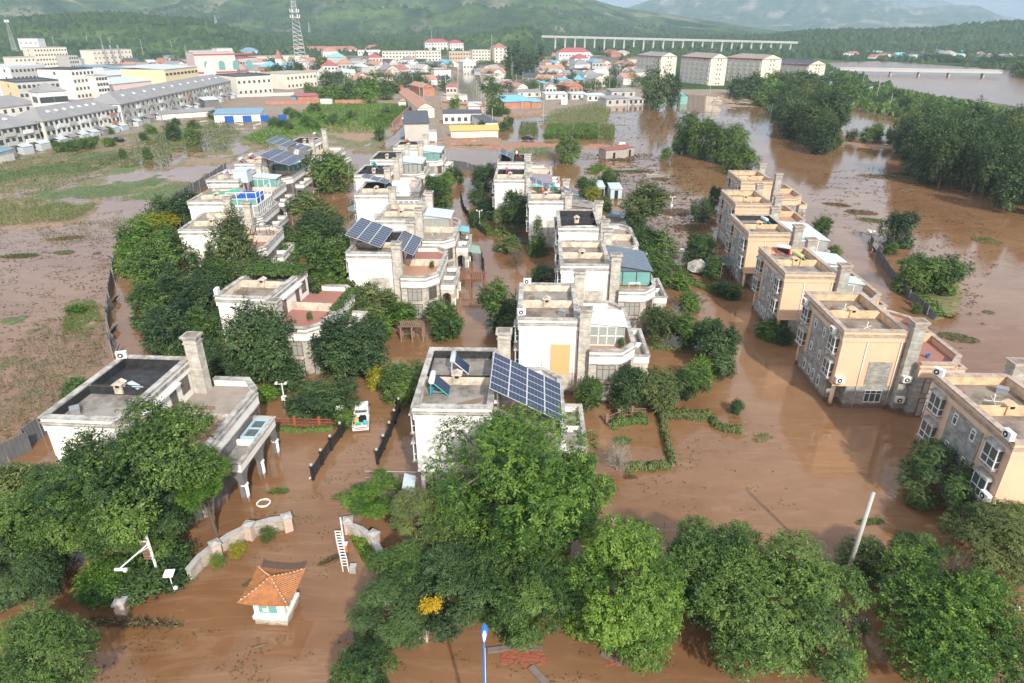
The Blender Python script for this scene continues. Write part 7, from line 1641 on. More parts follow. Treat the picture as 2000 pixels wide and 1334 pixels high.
block("small teal roofed kiosk on the wooded slope", (331, 122), (351, 121), 6, 8, GRW, RTEA, 'shed', 1, 2); block("little blue roofed shed left of the boiler house", (160, 128), (182, 126), 6, 10, GRW, RBLU, 'shed')
block("pale roofed shed behind the terrace's far part", (200, 168), (300, 160), 6, 20, GRW, RPAL, 'shed', rh=2); block("pink walled shed with pale roof behind the terrace", (217, 190), (300, 180), 6.5, 18, PKW, RPAL, 'shed', rh=2, fl=1, cols=6)
block("yellow hall with long window bands and a pale roof", (328, 172), (391, 163), 11, 30, YLW, RPAL, 'shed', 2, 9, 0, YLW, rh=1.5, ww=3.2)
pk = block("pink building with arched green windows and red bands", (386, 150), (465, 147), 17, 26, PKW, RCON, 'flat')
for k in range(4):
    MB().lathe([(2.6, 0)] * 1 + [(2.6, .01)], 12).build("arch_top", MATS["green_tinted_glass"], pk, (9 + k * 12, -.1, 9)) if False else None
    b = MB(); n = 12; pts = [(9 + 11 * k + 2.4 * math.cos(math.pi * j / n), 9 + 2.4 * math.sin(math.pi * j / n)) for j in range(n + 1)] + [(9 + 11 * k - 2.4, 4.5), (9 + 11 * k + 2.4, 4.5)]
    m = len(pts); b.add([(x, -.15, z) for x, z in pts] + [(x, .02, z) for x, z in pts], [tuple(range(m))[::-1], tuple(range(m, 2 * m))] + [(i, (i + 1) % m, m + (i + 1) % m, m + i) for i in range(m)]); b.build("arched_window", MATS["green_tinted_glass"], pk)
MB().box(-.2, 47, -.3, -.02, 2.2, 3.4).box(-.2, 47, -.25, -.02, 15.5, 16.6).build("red_band", RMAR, pk)
block("dark pink building with pilasters right of the arched pink one", (467, 146), (506, 142), 12, 18, PKW, RMAR, 'flat', 2, 8, ww=2)
block("white block behind the arched pink building", (390, 120), (428, 118), 11, 14, WH, RCON, 'flat', 2, 7); block("tall white block with a green glass stair strip behind the pink building", (428, 122), (458, 121), 14, 14, WH, RCON, 'flat'); block("white house with blue roof trim right of the glass stair strip", (478, 116), (510, 115), 9, 14, WH, RBLU, 'hip', 2, 5)
block("white house with many windows left of the little red steeple", (505, 145), (534, 143), 9, 12, WH, RCON, 'flat', 2, 7); block("long low beige building behind the lattice tower foot", (500, 128), (605, 124), 8, 16, CRM, RCON, 'flat', 1, 14)
block("cream building at the end of the long terrace", (467, 190), (534, 185), 10.5, 24, CRM, RDRK, 'flat', 2, 7, 0, CRM); block("cream building below the lattice tower with a cypress before it", (562, 176), (621, 170), 9, 24, CRM, RCON, 'flat', 2, 8, 0, CRM)
st = block("little white steeple with a red cone roof", (541, 144), (553, 144), 12, 5.5, WH, RRED, 'hip', rh=7, cat="steeple", name="steeple")
o = empty("white_cone", (*at(414, 160), 0), 0, "white conical roofed pavilion behind the terrace ridge", "pavilion"); MB().lathe([(4.5, 0), (4.5, 4), (5.2, 4.1), (.1, 15)], 8).build("cone_roof", WH, o); MB().box(-4.6, 4.6, -4.6, 4.6, -1, .3).build("base", RCON, o)
def wall_(label, p, q, h, m, th=.35):
    P, Q = at(*p), at(*q); L = math.hypot(Q[0] - P[0], Q[1] - P[1]); o = empty("boundary_wall", (P[0], P[1], 0), math.degrees(math.atan2(Q[1] - P[1], Q[0] - P[0])), label, "wall", "boundary walls of the fields"); MB().box(0, L, 0, th, -.5, h).build("wall", m, o); MB().box(-.05, L + .05, -.06, th + .06, h + .002, h + .14).build("coping", RRED, o)
wall_("pinkish wall below the cream building at the terrace end", (455, 192), (575, 188), 2.2, PKW); wall_("brick wall along the top of the overgrown field", (520, 206), (632, 205), 2.2, BRK); wall_("brick wall with a rubble end left of the orchard", (655, 206), (716, 205), 2.5, BRK); wall_("long brick wall along the flooded lane beside the red-roofed school", (768, 252), (808, 212), 2.4, BRK)
block("maroon sheet shed on the brick wall", (583, 205), (623, 203), 4, 6, BRK, RMAR, 'shed', cat="shed", name="shed"); block("blue tent-like hut beside the maroon shed", (571, 204), (583, 204), 4, 5, RBLU, RBLU, 'gable', cat="hut", name="hut"); block("white container before the brick wall", (627, 208), (648, 208), 2.6, 3, WH, WH, 'flat', cat="container", name="container")
bs = block("long blue and white market shelter by the ditch", (420, 240), (511, 238), 3.2, 10, WH, RBLU, 'shed', rh=1.2, cat="shelter", name="shelter")
for k in range(4): MB().box(4 + 7 * k, 7.5 + 7 * k, -.06, -.003, 0, 2.6).build("blue_panel", MATS["blue_tarpaulin"], bs)
block("grey shed with dark walls before the terrace's far part", (402, 216), (431, 214), 4.5, 8, GREYST, RPAL, 'shed', cat="shed", name="shed"); block("low grey roof left of the blue market shelter", (315, 236), (425, 228), 2.6, 5, WH, RGRY, 'shed', cat="shed", name="shed"); block("salmon roofed lean-to by the rubble under the terrace", (165, 272), (200, 264), 3, 6, TANW, RORG, 'shed', cat="shed", name="shed"); block("blue roofed lean-to at the left photo edge", (-5, 322), (30, 312), 3, 6, WH, RBLU, 'shed', cat="shed", name="shed")
# the school by the lane
block("long red tiled school wing receding beside the lane", (817, 233), (849, 232), 4.6, 78, CRM, RORG, 'gable', ridge='y', rh=2.0); block("grey walled school hall with black ribbed roof", (792, 281), (839, 280), 6.4, 34, GRW, RDRK, 'shed', rh=.4)
block("low white school building standing in water with a black tiled roof edge", (866, 244), (941, 243), 4.2, 6, WH, RDRK, 'shed', 1, 6, rh=.8, ov=.2); block("long low wall-building with a yellow roof at the red soil bank", (881, 270), (973, 268), 2.4, 2.5, CRM, mat("yellow_roof_tile", (.55, .38, .13), .7, .1, 2), 'shed', rh=1.4); block("narrow lean-to with black ribbed roof at the right of the school", (948, 258), (972, 257), 3.4, 26, WH, RDRK, 'shed', rh=.3)
block("white gatehouse of the school yard", (873, 210), (913, 208), 5, 8, WH, RCON, 'flat', 1, 5); block("pale pink yard shed behind the low school building", (915, 226), (938, 226), 4, 10, PKW, RPAL, 'shed'); block("orange roofed store at the lane end beside the tall poplar", (940, 226), (950, 225), 4, 30, TANW, RORG, 'gable', ridge='y'); block("white school gate pillar house", (838, 277), (853, 277), 3.2, 2, WH, RCON, 'flat'); block("brick gable house at the head of the red school wing", (827, 190), (850, 189), 5, 24, BRK, RORG, 'gable', ridge='y')
block("brick house with grey lean-to left of the school lane", (762, 184), (790, 183), 4, 22, BRK, RORG, 'gable', ridge='y'); block("small white domed store in the field by the lane", (779, 213), (794, 213), 3.5, 6, WH, RORG, 'hip')
# waterside village, right of the main street
block("shed with a wide bright blue sheet roof over brick rubble", (985, 216), (1037, 214), 3.8, 14, BRK, RSKY, 'shed', rh=1.6); block("smaller bright blue roof joined to the wide one", (1038, 214), (1057, 213), 3.4, 7, BRK, RSKY, 'shed')
HN = [("long orange roofed house with the ridge running away from the water", (1011, 183), (1031, 182), 3.6, 26, WH, RORG, 'y'), ("grey flat fronted yard house before the long orange roofed house", (1012, 192), (1056, 191), 3.2, 8, CRM, RGRY, 'x'), ("white gabled house with an orange roof beside the yard house", (1066, 184), (1086, 184), 4.2, 16, WH, RORG, 'y'), ("white flat annex under the white gabled house", (1066, 196), (1108, 195), 3, 7, WH, RPAL, 'x'), ("brick house with an orange roof at the village corner", (1112, 184), (1138, 183), 4.2, 16, BRK, RORG, 'y'), ("white shop front with a pale awning below the brick house", (1117, 196), (1146, 195), 3, 6, WH, RPAL, 'x'), ("white shop front with a blue-grey awning at the flood edge", (1147, 199), (1180, 198), 3, 6, WH, RPAL, 'x'), ("grey roofed shed with dark open front at the water edge", (1184, 208), (1226, 206), 3.4, 9, GRW, RGRY, 'x'), ("grey long roof behind the open fronted shed", (1194, 192), (1240, 191), 3.6, 9, GRW, RGRY, 'x'), ("white low wall-house right of the open fronted shed", (1227, 206), (1256, 205), 2.6, 6, WH, RCON, 'x'), ("white house with a bright blue roof in the village middle", (1093, 174), (1117, 173), 5, 10, WH, RSKY, 'x'), ("pale blue flat shed roof left of the blue roofed house", (1062, 175), (1092, 174), 3.6, 10, GRW, RSKY, 'x'), ("yellowish long yard wall house in the village middle", (1140, 176), (1162, 176), 3.4, 6, CRM, RPAL, 'x'), ("cream house with a grey gable roof facing the water", (1161, 171), (1182, 170), 5, 12, CRM, RGRY, 'y'), ("white cream house at the main street's right side", (952, 166), (981, 165), 5.6, 12, CRM, RCON, 'f'), ("pale house with red stripe roof over the main street", (872, 184), (892, 184), 4, 14, PKW, RRED, 'x')]
for lab, p, q, h, d, wm, rm, rg_ in HN: block(lab, p, q, h, d, wm, rm, 'flat' if rg_ == 'f' else ('gable' if rg_ == 'y' else 'shed'), 1, 3, ridge=rg_, cat="house", name="village_house", rh=None if rg_ == 'y' else .7)
# rows of far village houses
def rows(x0f, x1f, ys, where, seed, wpx=26, styles=None):
    rg = random.Random(seed)
    for r, y in enumerate(ys):
        x = x0f(y); k = 0
        while x < x1f(y):
            w = wpx * rg.uniform(.7, 1.25) * (y + 20) / 170; wm, ws = rg.choice(styles or [(WH, "white"), (WH, "white"), (WH, "white"), (CRM, "cream"), (GRW, "grey"), (BRK, "brick")]); rm, rs = rg.choice([(RORG, "orange"), (RORG, "orange"), (RRED, "red"), (RGRY, "grey"), (RGRY, "grey"), (RDRK, "dark slate"), (RPAL, "pale sheet"), (RPAL, "pale sheet"), (RCON, "concrete"), (RCON, "concrete")] if rg.random() > .06 else [(RSKY, "bright blue")])
            ry = rg.random() < .5; t = rg.random()
            if rg.random() > .12: block(f"{ws} house, {rs} roof, {ORD[min(k, 15)]} from left, {ORD[r]} row {where}", (x, y + rg.uniform(-2, 2)), (x + w * (.6 if ry else 1), y + rg.uniform(-2, 2)), rg.uniform(3.2, 4.6) if t < .85 else 6.5, rg.uniform(7, 14), wm, rm, 'gable' if t < .8 else ('flat' if t < .9 else 'hip'), 1, 2, ridge='y' if ry else 'x', cat="house", name="village_house", group="far village houses"); k += 1
            x += w * rg.uniform(.92, 1.2)
rows(lambda y: 640 + (y - 130) * 1.2, lambda y: 864, [130, 137, 146, 156, 167], "left of main street", 5, 27)
rows(lambda y: 938, lambda y: 985, [146, 154, 176], "by the street's right kerb", 6, 22)
rows(lambda y: 1045, lambda y: 1250, [130, 137, 145, 154, 165], "right of tall poplars", 7, 28)
rows(lambda y: 478, lambda y: 625, [128, 136, 146, 158], "below the lattice tower", 11, 26)
rows(lambda y: 240, lambda y: 380, [128, 136], "at the slope foot", 12, 26)
rows(lambda y: 690, lambda y: 1000, [106, 112], "at the hill foot", 13, 26)
rows(lambda y: 1380, lambda y: 1560, [100], "before the viaduct", 8, 22)
rows(lambda y: 1660, lambda y: 2010, [112, 116], "across the river", 9, 26)
rows(lambda y: 1050, lambda y: 1230, [104, 114], "near the viaduct's left end", 10, 24)
TB = [("long white block with a red roof strip behind the lattice tower", 560, 700, 112, 9, WH, RRED, 1, 20), ("white block with grey upper rooms at the town's left strip", 700, 745, 116, 10, WH, RCON, 2, 8), ("white slab building with a coral roof in the town strip", 632, 662, 116, 9, WH, RORG, 1, 5), ("green roofed market hall", 640, 678, 124, 6, GRW, RTEA, 1, 6), ("white house with a dark red roof edge behind the orchard", 628, 662, 150, 8, WH, RMAR, 2, 5), ("grey-white block with an orange roof edge beside it", 662, 692, 148, 9, GRW, RORG, 2, 4),
      ("left half of the long cream four-storey apartment slab", 748, 812, 128, 13, CRM, RCON, 4, 10), ("right half of the long cream four-storey apartment slab", 813, 862, 127, 13, CRM, RCON, 4, 8), ("tall white block with a crimson roof behind the slab", 832, 878, 112, 18, WH, RMAR, 4, 8), ("white block with crimson roof right of the taller one", 880, 906, 112, 17, WH, RMAR, 4, 5), ("tan office block below the crimson roofed one", 878, 921, 126, 12, TANW, RCON, 3, 8), ("cream four-storey block right of the main street", 923, 958, 124, 13, CRM, RCON, 4, 6), ("narrow cream tower block at the poplars", 966, 991, 124, 16, CRM, RRED, 5, 3), ("white hall with a bright red roof edge in the right village", 1091, 1152, 126, 12, WH, RMAR, 2, 10), ("lower white front building of the red-edged hall", 1122, 1150, 134, 9, WH, RMAR, 2, 4), ("grey roofed white house before the red-edged hall", 1122, 1152, 146, 8, WH, RGRY, 1, 4), ("blue-grey house right of the red-edged hall", 1156, 1176, 144, 9, GRW, RBLU, 2, 3), ("white block with a red roof left of the cream slab", 715, 750, 110, 10, WH, RRED, 2, 6), ("pink town house before the cream slab", 722, 748, 132, 9, PKW, RMAR, 2, 4), ("long pale commercial row beside the main street", 905, 930, 138, 7, WH, RPAL, 1, 4)]
for lab, x0, x1, y, h, wm, rm, fl, cl in TB: block(lab, (x0, y), (x1, y - .5), h, 14, wm, rm, 'flat' if rm is RCON else 'hip', fl, cl, ww=1.6)
# four apartment blocks
for k, (lab, x0, xc, x1, y, yt, rm) in enumerate([("leftmost cream apartment block, half behind the tall poplars", 1253, 1288, 1318, 155, 110, RTEA), ("second cream apartment block with glazed balconies and a red eave", 1344, 1383, 1414, 168, 113, RCON), ("third and widest cream apartment block", 1434, 1482, 1519, 165, 115, RCON), ("rightmost cream apartment block behind the thicket, with dark roof", 1530, 1574, 1606, 163, 126, RDRK)]):
    P = at(xc, y); hh = rise(xc, yt, P[1])[1]; W_ = (x1 - xc) * mpp(P[1]); D_ = 30
    o = empty("apartment_block", (P[0], P[1], 0), 0, lab, "apartment block", "cream apartment blocks by the river"); sk = (xc - x0) * mpp(P[1]) * .9
    a = [(0, 0), (W_, 0), (W_ - sk * .35, D_), (-sk * 1.05, D_)]
    MB().prism(a, -1, hh).build("wall", CRM, o)
    c = [(-.6, -.6), (W_ + .6, -.6), (W_ - sk * .35 + .6, D_ + .6), (-sk * 1.05 - .6, D_ + .6)]; k0 = 2.6; m0 = ((c[0][0] + c[1][0]) / 2, -.6); m1 = ((c[2][0] + c[3][0]) / 2, D_ + .6)
    MB().add([(x, y_, hh + .01) for x, y_ in c] + [(*m0, hh + k0), (*m1, hh + k0)], [(0, 4, 5, 3), (1, 2, 5, 4), (0, 3, 2, 1), (2, 3, 5)]).build("roof", (RGRY, TILEG, TILEG, RDRK)[k], o)
    MB().add([(0, -.61, hh + .02), (W_, -.61, hh + .02), (*m0, hh + k0 - .1)], [(0, 1, 2)]).build("gable", CRM, o)
    ex, ey = a[3][0] - a[0][0], a[3][1] - a[0][1]; Ls = math.hypot(ex, ey); ang = math.degrees(math.atan2(-ey, -ex))
    for f in range(6):
        z = hh * (f + .25) / 6
        for j in range(6): t = (j + .5) / 6; put("balcony", cached("aptb", lambda: MB().box(-1.7, 1.7, -.5, 0, 0, 1.8).mesh("balcony", GRW)), o, (ex * t, ey * t, z), (0, 0, R(ang)))
        for j in range(2): put("window", winbox, o, (W_ * (.45 + .18 * j), 0, z + .4), (0, 0, 0), (.8, 1, .9))
    MB().add([(ex * t - .5, ey * t - .25, z) for t, z in ((0, hh - 1.0), (1, hh - 1.0), (1, hh), (0, hh))] + [(ex * t - .05, ey * t, z) for t, z in ((0, hh - 1.0), (1, hh - 1.0), (1, hh), (0, hh))], [(0, 3, 2, 1), (4, 5, 6, 7), (0, 1, 5, 4), (1, 2, 6, 5), (2, 3, 7, 6), (3, 0, 4, 7)]).build("eave_band", RMAR, o)
# red, blue and turquoise odd sheds at the flood edge
block("turquoise tent shed on the flood edge right of the tall poplars", (1328, 203), (1342, 203), 4, 6, RTEA, RTEA, 'gable', cat="shed", name="shed"); block("blue roofed hut among the levee poles", (1616, 176), (1628, 176), 4, 6, WH, RBLU, 'gable', cat="hut", name="hut"); block("dark roofed hut in the levee trees", (1690, 182), (1703, 182), 4, 6, GRW, RDRK, 'shed', cat="hut", name="hut"); block("white cube pump house on the bank with a green yard", (1096, 206), (1108, 206), 3, 4, WH, WH, 'flat', cat="hut", name="hut")

# ------------------------------------------------------------------ towers, poles, viaduct, bridge
def lattice(label, px, py, ytop, wb, wt, n, m=STEEL, r=.14, plat=(), cat="lattice tower", Y=None):
    if Y: X, zb = rise(px, py, Y); P = (X, Y)
    else: P = at(px, py); zb = 0
    H = rise(px, ytop, P[1])[1] - zb; o = empty("lattice_tower", (P[0], P[1], zb), 20, label, cat); b = MB(); C = [(-1, -1), (1, -1), (1, 1), (-1, 1)]
    wz = lambda f: wb + (wt - wb) * min(1, f * 1.15)
    pt = lambda i, f: (C[i % 4][0] * wz(f) / 2, C[i % 4][1] * wz(f) / 2, H * f)
    for k in range(n):
        f, g = k / n, (k + 1) / n
        for i in range(4):
            b.tube(pt(i, f), pt(i, g), r, None, 4, False).tube(pt(i, f), pt(i + 1, g), r * .55, None, 3, False).tube(pt(i + 1, f), pt(i, g), r * .55, None, 3, False).tube(pt(i, g), pt(i + 1, g), r * .55, None, 3, False)
    b.build("lattice", m, o)
    for f in plat:
        q = MB(); w = wz(f) / 2 + 1.2; q.box(-w, w, -w, w, H * f, H * f + .25)
        for a in range(0, 360, 60): q.box(w * math.cos(R(a)) - .3, w * math.cos(R(a)) + .3, w * math.sin(R(a)) - .3, w * math.sin(R(a)) + .3, H * f + .3, H * f + 2.6)
        q.build("antenna_platform", WH, o)
    return o
lattice("tall steel communication tower rising over the town", 590, 142, -40, 11, 2.4, 22, plat=(.60, .66))
lattice("grey lattice mast on the left hillside", 30, 100, 42, 5, 1.4, 10, plat=(.97,), Y=800)
for k, (x, y, yt, d) in enumerate([(147, 62, 36, 1150), (293, 72, 46, 1150), (422, 46, 30, 1600), (435, 74, 52, 1300), (605, 66, 44, 1500)]): lattice("small lattice pylon on the hills, " + ["above the boiler house", "over the low wooded hill", "high on the ridge behind the town", "on the slope left of the steel tower", "on the slope right of the steel tower"][k], x, y, yt, 5, 1, 6, r=.25, cat="pylon", Y=d)
def mast(label, px, py, yt, r=.22, group=None, Y=None, cross=True):
    P = at(px, py); H = max(rise(px, yt, P[1])[1], 3); o = empty("utility_pole", (P[0], P[1], 0), 0, label, "utility pole", group)
    put("pole", cached("mast1", lambda: MB().tube((0, 0, -.1), (0, 0, 1), 1, .7, 7).mesh("pole", CONC, True)), o, (0, 0, 0), (0, 0, 0), (r, r, H))
    if cross: put("crossarm", cached("xarm", lambda: MB().box(-.8, .8, -.05, .05, 0, .1).tube((-.7, 0, .1), (-.7, 0, .3), .05).tube((.7, 0, .1), (.7, 0, .3), .05).tube((0, 0, .1), (0, 0, .3), .05).mesh("crossarm", STEEL)), o, (0, 0, H - .6))
mast("tall white mast before the viaduct hill", 961, 122, 66, .35, cross=False); mast("tall white mast over the crimson roofed block", 845, 112, 60, .35, cross=False)
PG = "concrete utility poles of the village"
for k in range(11): f = k / 10; mast(f"{ORD[k]} nearest pole along the right kerb of the flooded main street", 948 - 34 * f, 232 - 92 * f, 190 - 68 * f, .16, "poles along the main street")
for k, (x, y, yt) in enumerate(((822, 222, 160), (829, 218, 158), (895, 190, 150), (885, 172, 142))): mast(f"{ORD[k]} nearest pole along the left kerb of the flooded main street", x, y, yt, .16, "poles along the main street")
rg = random.Random(21)
OD2 = lambda k: (ORD[k] if k < 16 else f"{k + 1}th")
for k, x in enumerate(sorted(rg.uniform(990, 1260) for _ in range(26))): y = rg.uniform(150, 205); mast(f"thin pole among the roofs right of the main street, {OD2(k)} from left", x, y, y - rg.uniform(24, 34), .14, PG)
for k, x in enumerate(sorted(rg.uniform(650, 880) for _ in range(16))): y = rg.uniform(140, 180); mast(f"thin pole among the roofs left of the main street, {OD2(k)} from left", x, y, y - rg.uniform(20, 30), .14, "poles left of the main street")
for k, x in enumerate(sorted(rg.uniform(1590, 1690) for _ in range(14))): y = rg.uniform(160, 190); mast(f"pole in the levee thicket by the apartment blocks, {OD2(k)} from left", x, y, y - rg.uniform(16, 28), .14, "poles on the levee")
for x, y, yt, lab in ((1712, 190, 146, "tall pale lamp mast on the levee before the river"), (1737, 212, 182, "short post on the levee bend"), (1505, 228, 202, "bare post in the water at the poplar spit's left edge"), (1551, 252, 228, "bare post in the water at the poplar spit's front"), (962, 256, 212, "pole beside the lean-to at the school's right"), (1061, 236, 198, "pole at the edge of the flooded corn"), (1800, 118, 80, "tall lamp mast on the far river bank"), (1385, 190, 168, "pole before the second apartment block"), (1425, 182, 150, "pole between the second and third apartment block"), (1020, 216, 175, "pole behind the bright blue roof")): mast(lab, x, y, yt, .16, cross=False)
for k, (x, y, yt) in enumerate([(105, 84, 72), (130, 82, 76), (200, 90, 72), (215, 84, 74), (282, 116, 80), (365, 112, 90), (170, 78, 70), (335, 90, 80)]):
    X, zb = rise(x, y, 850); o = empty("utility_pole", (X, 850, zb), 0, f"thin white pole on the wooded slope behind the left town, {ORD[k]} in line", "utility pole", "poles on the left slope"); put("pole", CACHE["mast1"], o, (0, 0, 0), (0, 0, 0), (.35, .35, (y - yt) * mpp(850)))
VY = 1000.0
def viaduct():
    Xa, za = rise(1058, 70, VY); Xb, zb = rise(1556, 82, VY); o = empty("viaduct", (Xa, VY, 0), 0, "long concrete railway viaduct crossing the valley", "viaduct"); L = Xb - Xa; zf = lambda x: za + (zb - za) * x / L
    MB().add([(0, -4, za - 2), (L, -4, zb - 2), (L, 4, zb - 2), (0, 4, za - 2), (0, -4, za - .6), (L, -4, zb - .6), (L, 4, zb - .6), (0, 4, za - .6)], [(0, 3, 2, 1), (4, 5, 6, 7), (0, 1, 5, 4), (1, 2, 6, 5), (2, 3, 7, 6), (3, 0, 4, 7)]).build("deck", CONC2, o)
    MB().add([(0, y, za - .59 + 0) for y in (-4.3, -4.0)] + [(L, y, zb - .59) for y in (-4.3, -4.0)] + [(0, y, za + .6) for y in (-4.3, -4.0)] + [(L, y, zb + .6) for y in (-4.3, -4.0)], [(0, 2, 6, 4), (1, 5, 7, 3), (4, 6, 7, 5), (0, 1, 3, 2)]).build("parapet", CONC2, o)
    n = 25
    for k in range(n):
        x = L * (k + 1.4) / (n + 1); z = zf(x) - 2.0; put("pier", cached("pier", lambda: MB().box(-1, 1, -2.2, 2.2, 0, .93).box(-1.3, 1.3, -3.2, 3.2, .9305, 1).mesh("pier", CONC2)), o, (x, 0, -.5), (0, 0, 0), (1, 1, z + .5))
CONC2 = mat("viaduct_concrete", (.55, .545, .53), .8, .1, .2, (.42, .41, .4), .4, .1); viaduct()
def bridge():
    A = at(1640, 146); B = at(1955, 152); o = empty("river_bridge", (A[0], A[1], 0), math.degrees(math.atan2(B[1] - A[1], B[0] - A[0])), "low concrete road bridge with railings over the brown river", "bridge"); L = math.hypot(B[0] - A[0], B[1] - A[1]); z = 4.2
    MB().box(0, L, 0, 8, z - 1.2, z).build("deck", CONC2, o); r = MB()
    for y in (.2, 7.8):
        r.box(0, L, y - .1, y + .1, z + 1.0, z + 1.25).box(0, L, y - .06, y + .06, z + .4, z + .55)
        for k in range(int(L / 3)): r.box(k * 3, k * 3 + .25, y - .09, y + .09, z + .002, z + 1.0)
    r.build("railing", CONC2, o)
    for x in (1690, 1744, 1800, 1858, 1923):
        q = (x - 1640) / 315 * L
        for y in (1.5, 6.5): MB().tube((q, y, -3), (q, y, z - 1.6), .7, None, 10).build("pier", CONC2, o)
        MB().box(q - .8, q + .8, .3, 7.7, z - 1.6, z - 1.203).build("pier_cap", CONC2, o)
bridge()
# ------------------------------------------------------------------ crops, weeds and far woods: masses nobody could count
def crop(name, label, poly, n, h, leaf, seed, zb=.05, L=.5, ratio=.16, lean=.25):
    rg = np.random.default_rng(seed); xs_ = [p[0] for p in poly]; ys_ = [p[1] for p in poly]
    G = [at(*p) for p in poly]; gx = [p[0] for p in G]; gy = [p[1] for p in G]
    X = rg.uniform(min(gx), max(gx), n * 3); Y = rg.uniform(min(gy), max(gy), n * 3); ok = inpoly(X, Y, G) & (fbm(X / 3, Y / 3, 3) > .33); X, Y = X[ok][:n], Y[ok][:n]; m = len(X)
    zt = np.interp(rg.random(m), [0, 1], [0, h * .75]); P = np.stack([X, Y, zb + zt], 1); D = np.stack([rg.normal(scale=lean, size=m), rg.normal(scale=lean, size=m), np.ones(m)], 1); D /= np.linalg.norm(D, axis=1)[:, None]
    N = np.stack([rg.normal(size=m), rg.normal(size=m), rg.normal(scale=.3, size=m) + .3], 1); N /= np.linalg.norm(N, axis=1)[:, None]; LL = L * rg.uniform(.6, 1.3, m)
    V, F, T_ = leaf_quads(P, D, N, LL, LL * ratio, np.clip(rg.normal(.5, .22, m), 0, 1.1)); return tag(put(name, fast_mesh(name, V, F, [leaf], {"tint": T_})), label, name.replace("_", " "), None, "stuff")
crop("corn_block", "left one of the two standing green corn blocks", [(1062, 273), (1112, 273), (1118, 250), (1070, 250)], 9000, 2.2, L_MID, 1, 0, 1.0, .14, .35); crop("corn_block", "right one of the two standing green corn blocks", [(1119, 273), (1168, 273), (1166, 250), (1122, 250)], 9000, 2.2, L_MID, 2, 0, 1.0, .14, .35)
crop("flooded_corn", "wide patch of bent corn behind the two green blocks", [(1060, 245), (1075, 220), (1160, 205), (1192, 215), (1185, 248)], 5500, 1.6, L_OLI, 3, 0, 1.0, .14, .6); crop("withered_corn", "withered corn right of the green corn blocks", [(1170, 276), (1198, 276), (1200, 250), (1172, 250)], 2200, 1.8, L_OLI, 4, 0, 1.0, .14, .6); crop("withered_corn", "withered corn patch left of the green corn blocks", [(1012, 266), (1052, 266), (1048, 244), (1018, 244)], 2200, 1.6, L_OLI, 5, 0, .9, .14, .6); crop("drowned_corn", "drowned corn behind the last villa by the red bank", [(1000, 312), (1085, 308), (1080, 292), (1005, 294)], 1800, 1.2, L_OLI, 6, 0, .8, .14, .6)
crop("drowned_corn", "drowned corn at the left edge of the flooded field", [(-60, 440), (0, 395), (60, 392), (160, 405), (200, 395), (150, 432), (0, 445)], 4500, .9, L_OLI, 7, 0, .7, .14, .6); crop("field_stubble", "stubble sticking out of the flooded left field", [(70, 450), (240, 422), (260, 430), (190, 470), (100, 480)], 1500, .15, L_OLI, 8, -.02, .3, .2, .9); crop("mud_weeds", "weeds on the mud left of the felt-roof villa", [(-60, 900), (0, 700), (60, 650), (140, 590), (205, 600), (205, 690), (80, 840)], 3800, .16, L_OLI, 9, .02, .32, .22, .7); crop("mound_grass", "grass on the mud mound by the grey hoarding", [(120, 655), (130, 600), (185, 590), (205, 640)], 2500, .2, L_PALE, 10, .08, .3, .2, .6)
crop("field_weeds", "tall weeds of the overgrown field before the orchard", [(470, 275), (560, 240), (620, 205), (795, 208), (740, 265), (600, 262), (515, 288)], 11000, .8, L_BRI, 11, .4, .9, .3, .5); crop("field_corn", "corn beside the long brick wall at the lane", [(710, 245), (790, 205), (805, 208), (755, 256)], 4200, 1.6, L_MID, 12, .4, 1.0, .16, .4); crop("field_corn", "corn strip below the long grey-roofed terrace", [(110, 302), (190, 285), (195, 275), (110, 290)], 2600, 1.5, L_MID, 13, .2, 1.0, .18, .4); crop("plot_grass", "short grass on the flooded plot", [(55, 384), (197, 362), (323, 351), (395, 360), (335, 393), (108, 390)], 3500, .08, L_MID, 14, .12, .3, .2, .8); crop("plot_grass", "short grass on the upper muddy plots", [(-20, 350), (61, 328), (235, 300), (286, 325), (166, 338)], 4200, .1, L_MID, 15, .2, .35, .2, .8)
crop("undergrowth", "undergrowth along the levee by the river", [(1440, 185), (1640, 150), (1740, 180), (2030, 235), (2030, 262), (1780, 245), (1640, 208), (1500, 208)], 9000, 1.6, L_MID, 16, .5, 2.2, .5, .6); crop("undergrowth", "undergrowth under the flooded poplar spit", [(1490, 212), (1560, 205), (1630, 240), (1640, 292), (1600, 302), (1545, 270)], 4500, 1.2, L_POP, 17, 0, 1.6, .5, .6); crop("undergrowth", "undergrowth of the right-hand poplar wood", [(1770, 290), (1900, 270), (2060, 300), (2060, 370), (1950, 330), (1830, 330)], 5000, 1.4, L_POP, 18, 0, 1.8, .5, .6); crop("vegetable_rows", "green vegetable rows standing in flood water", [(1140, 338), (1165, 322), (1182, 325), (1165, 342)], 1400, .2, L_BRI, 19, .02, .35, .4, .6)
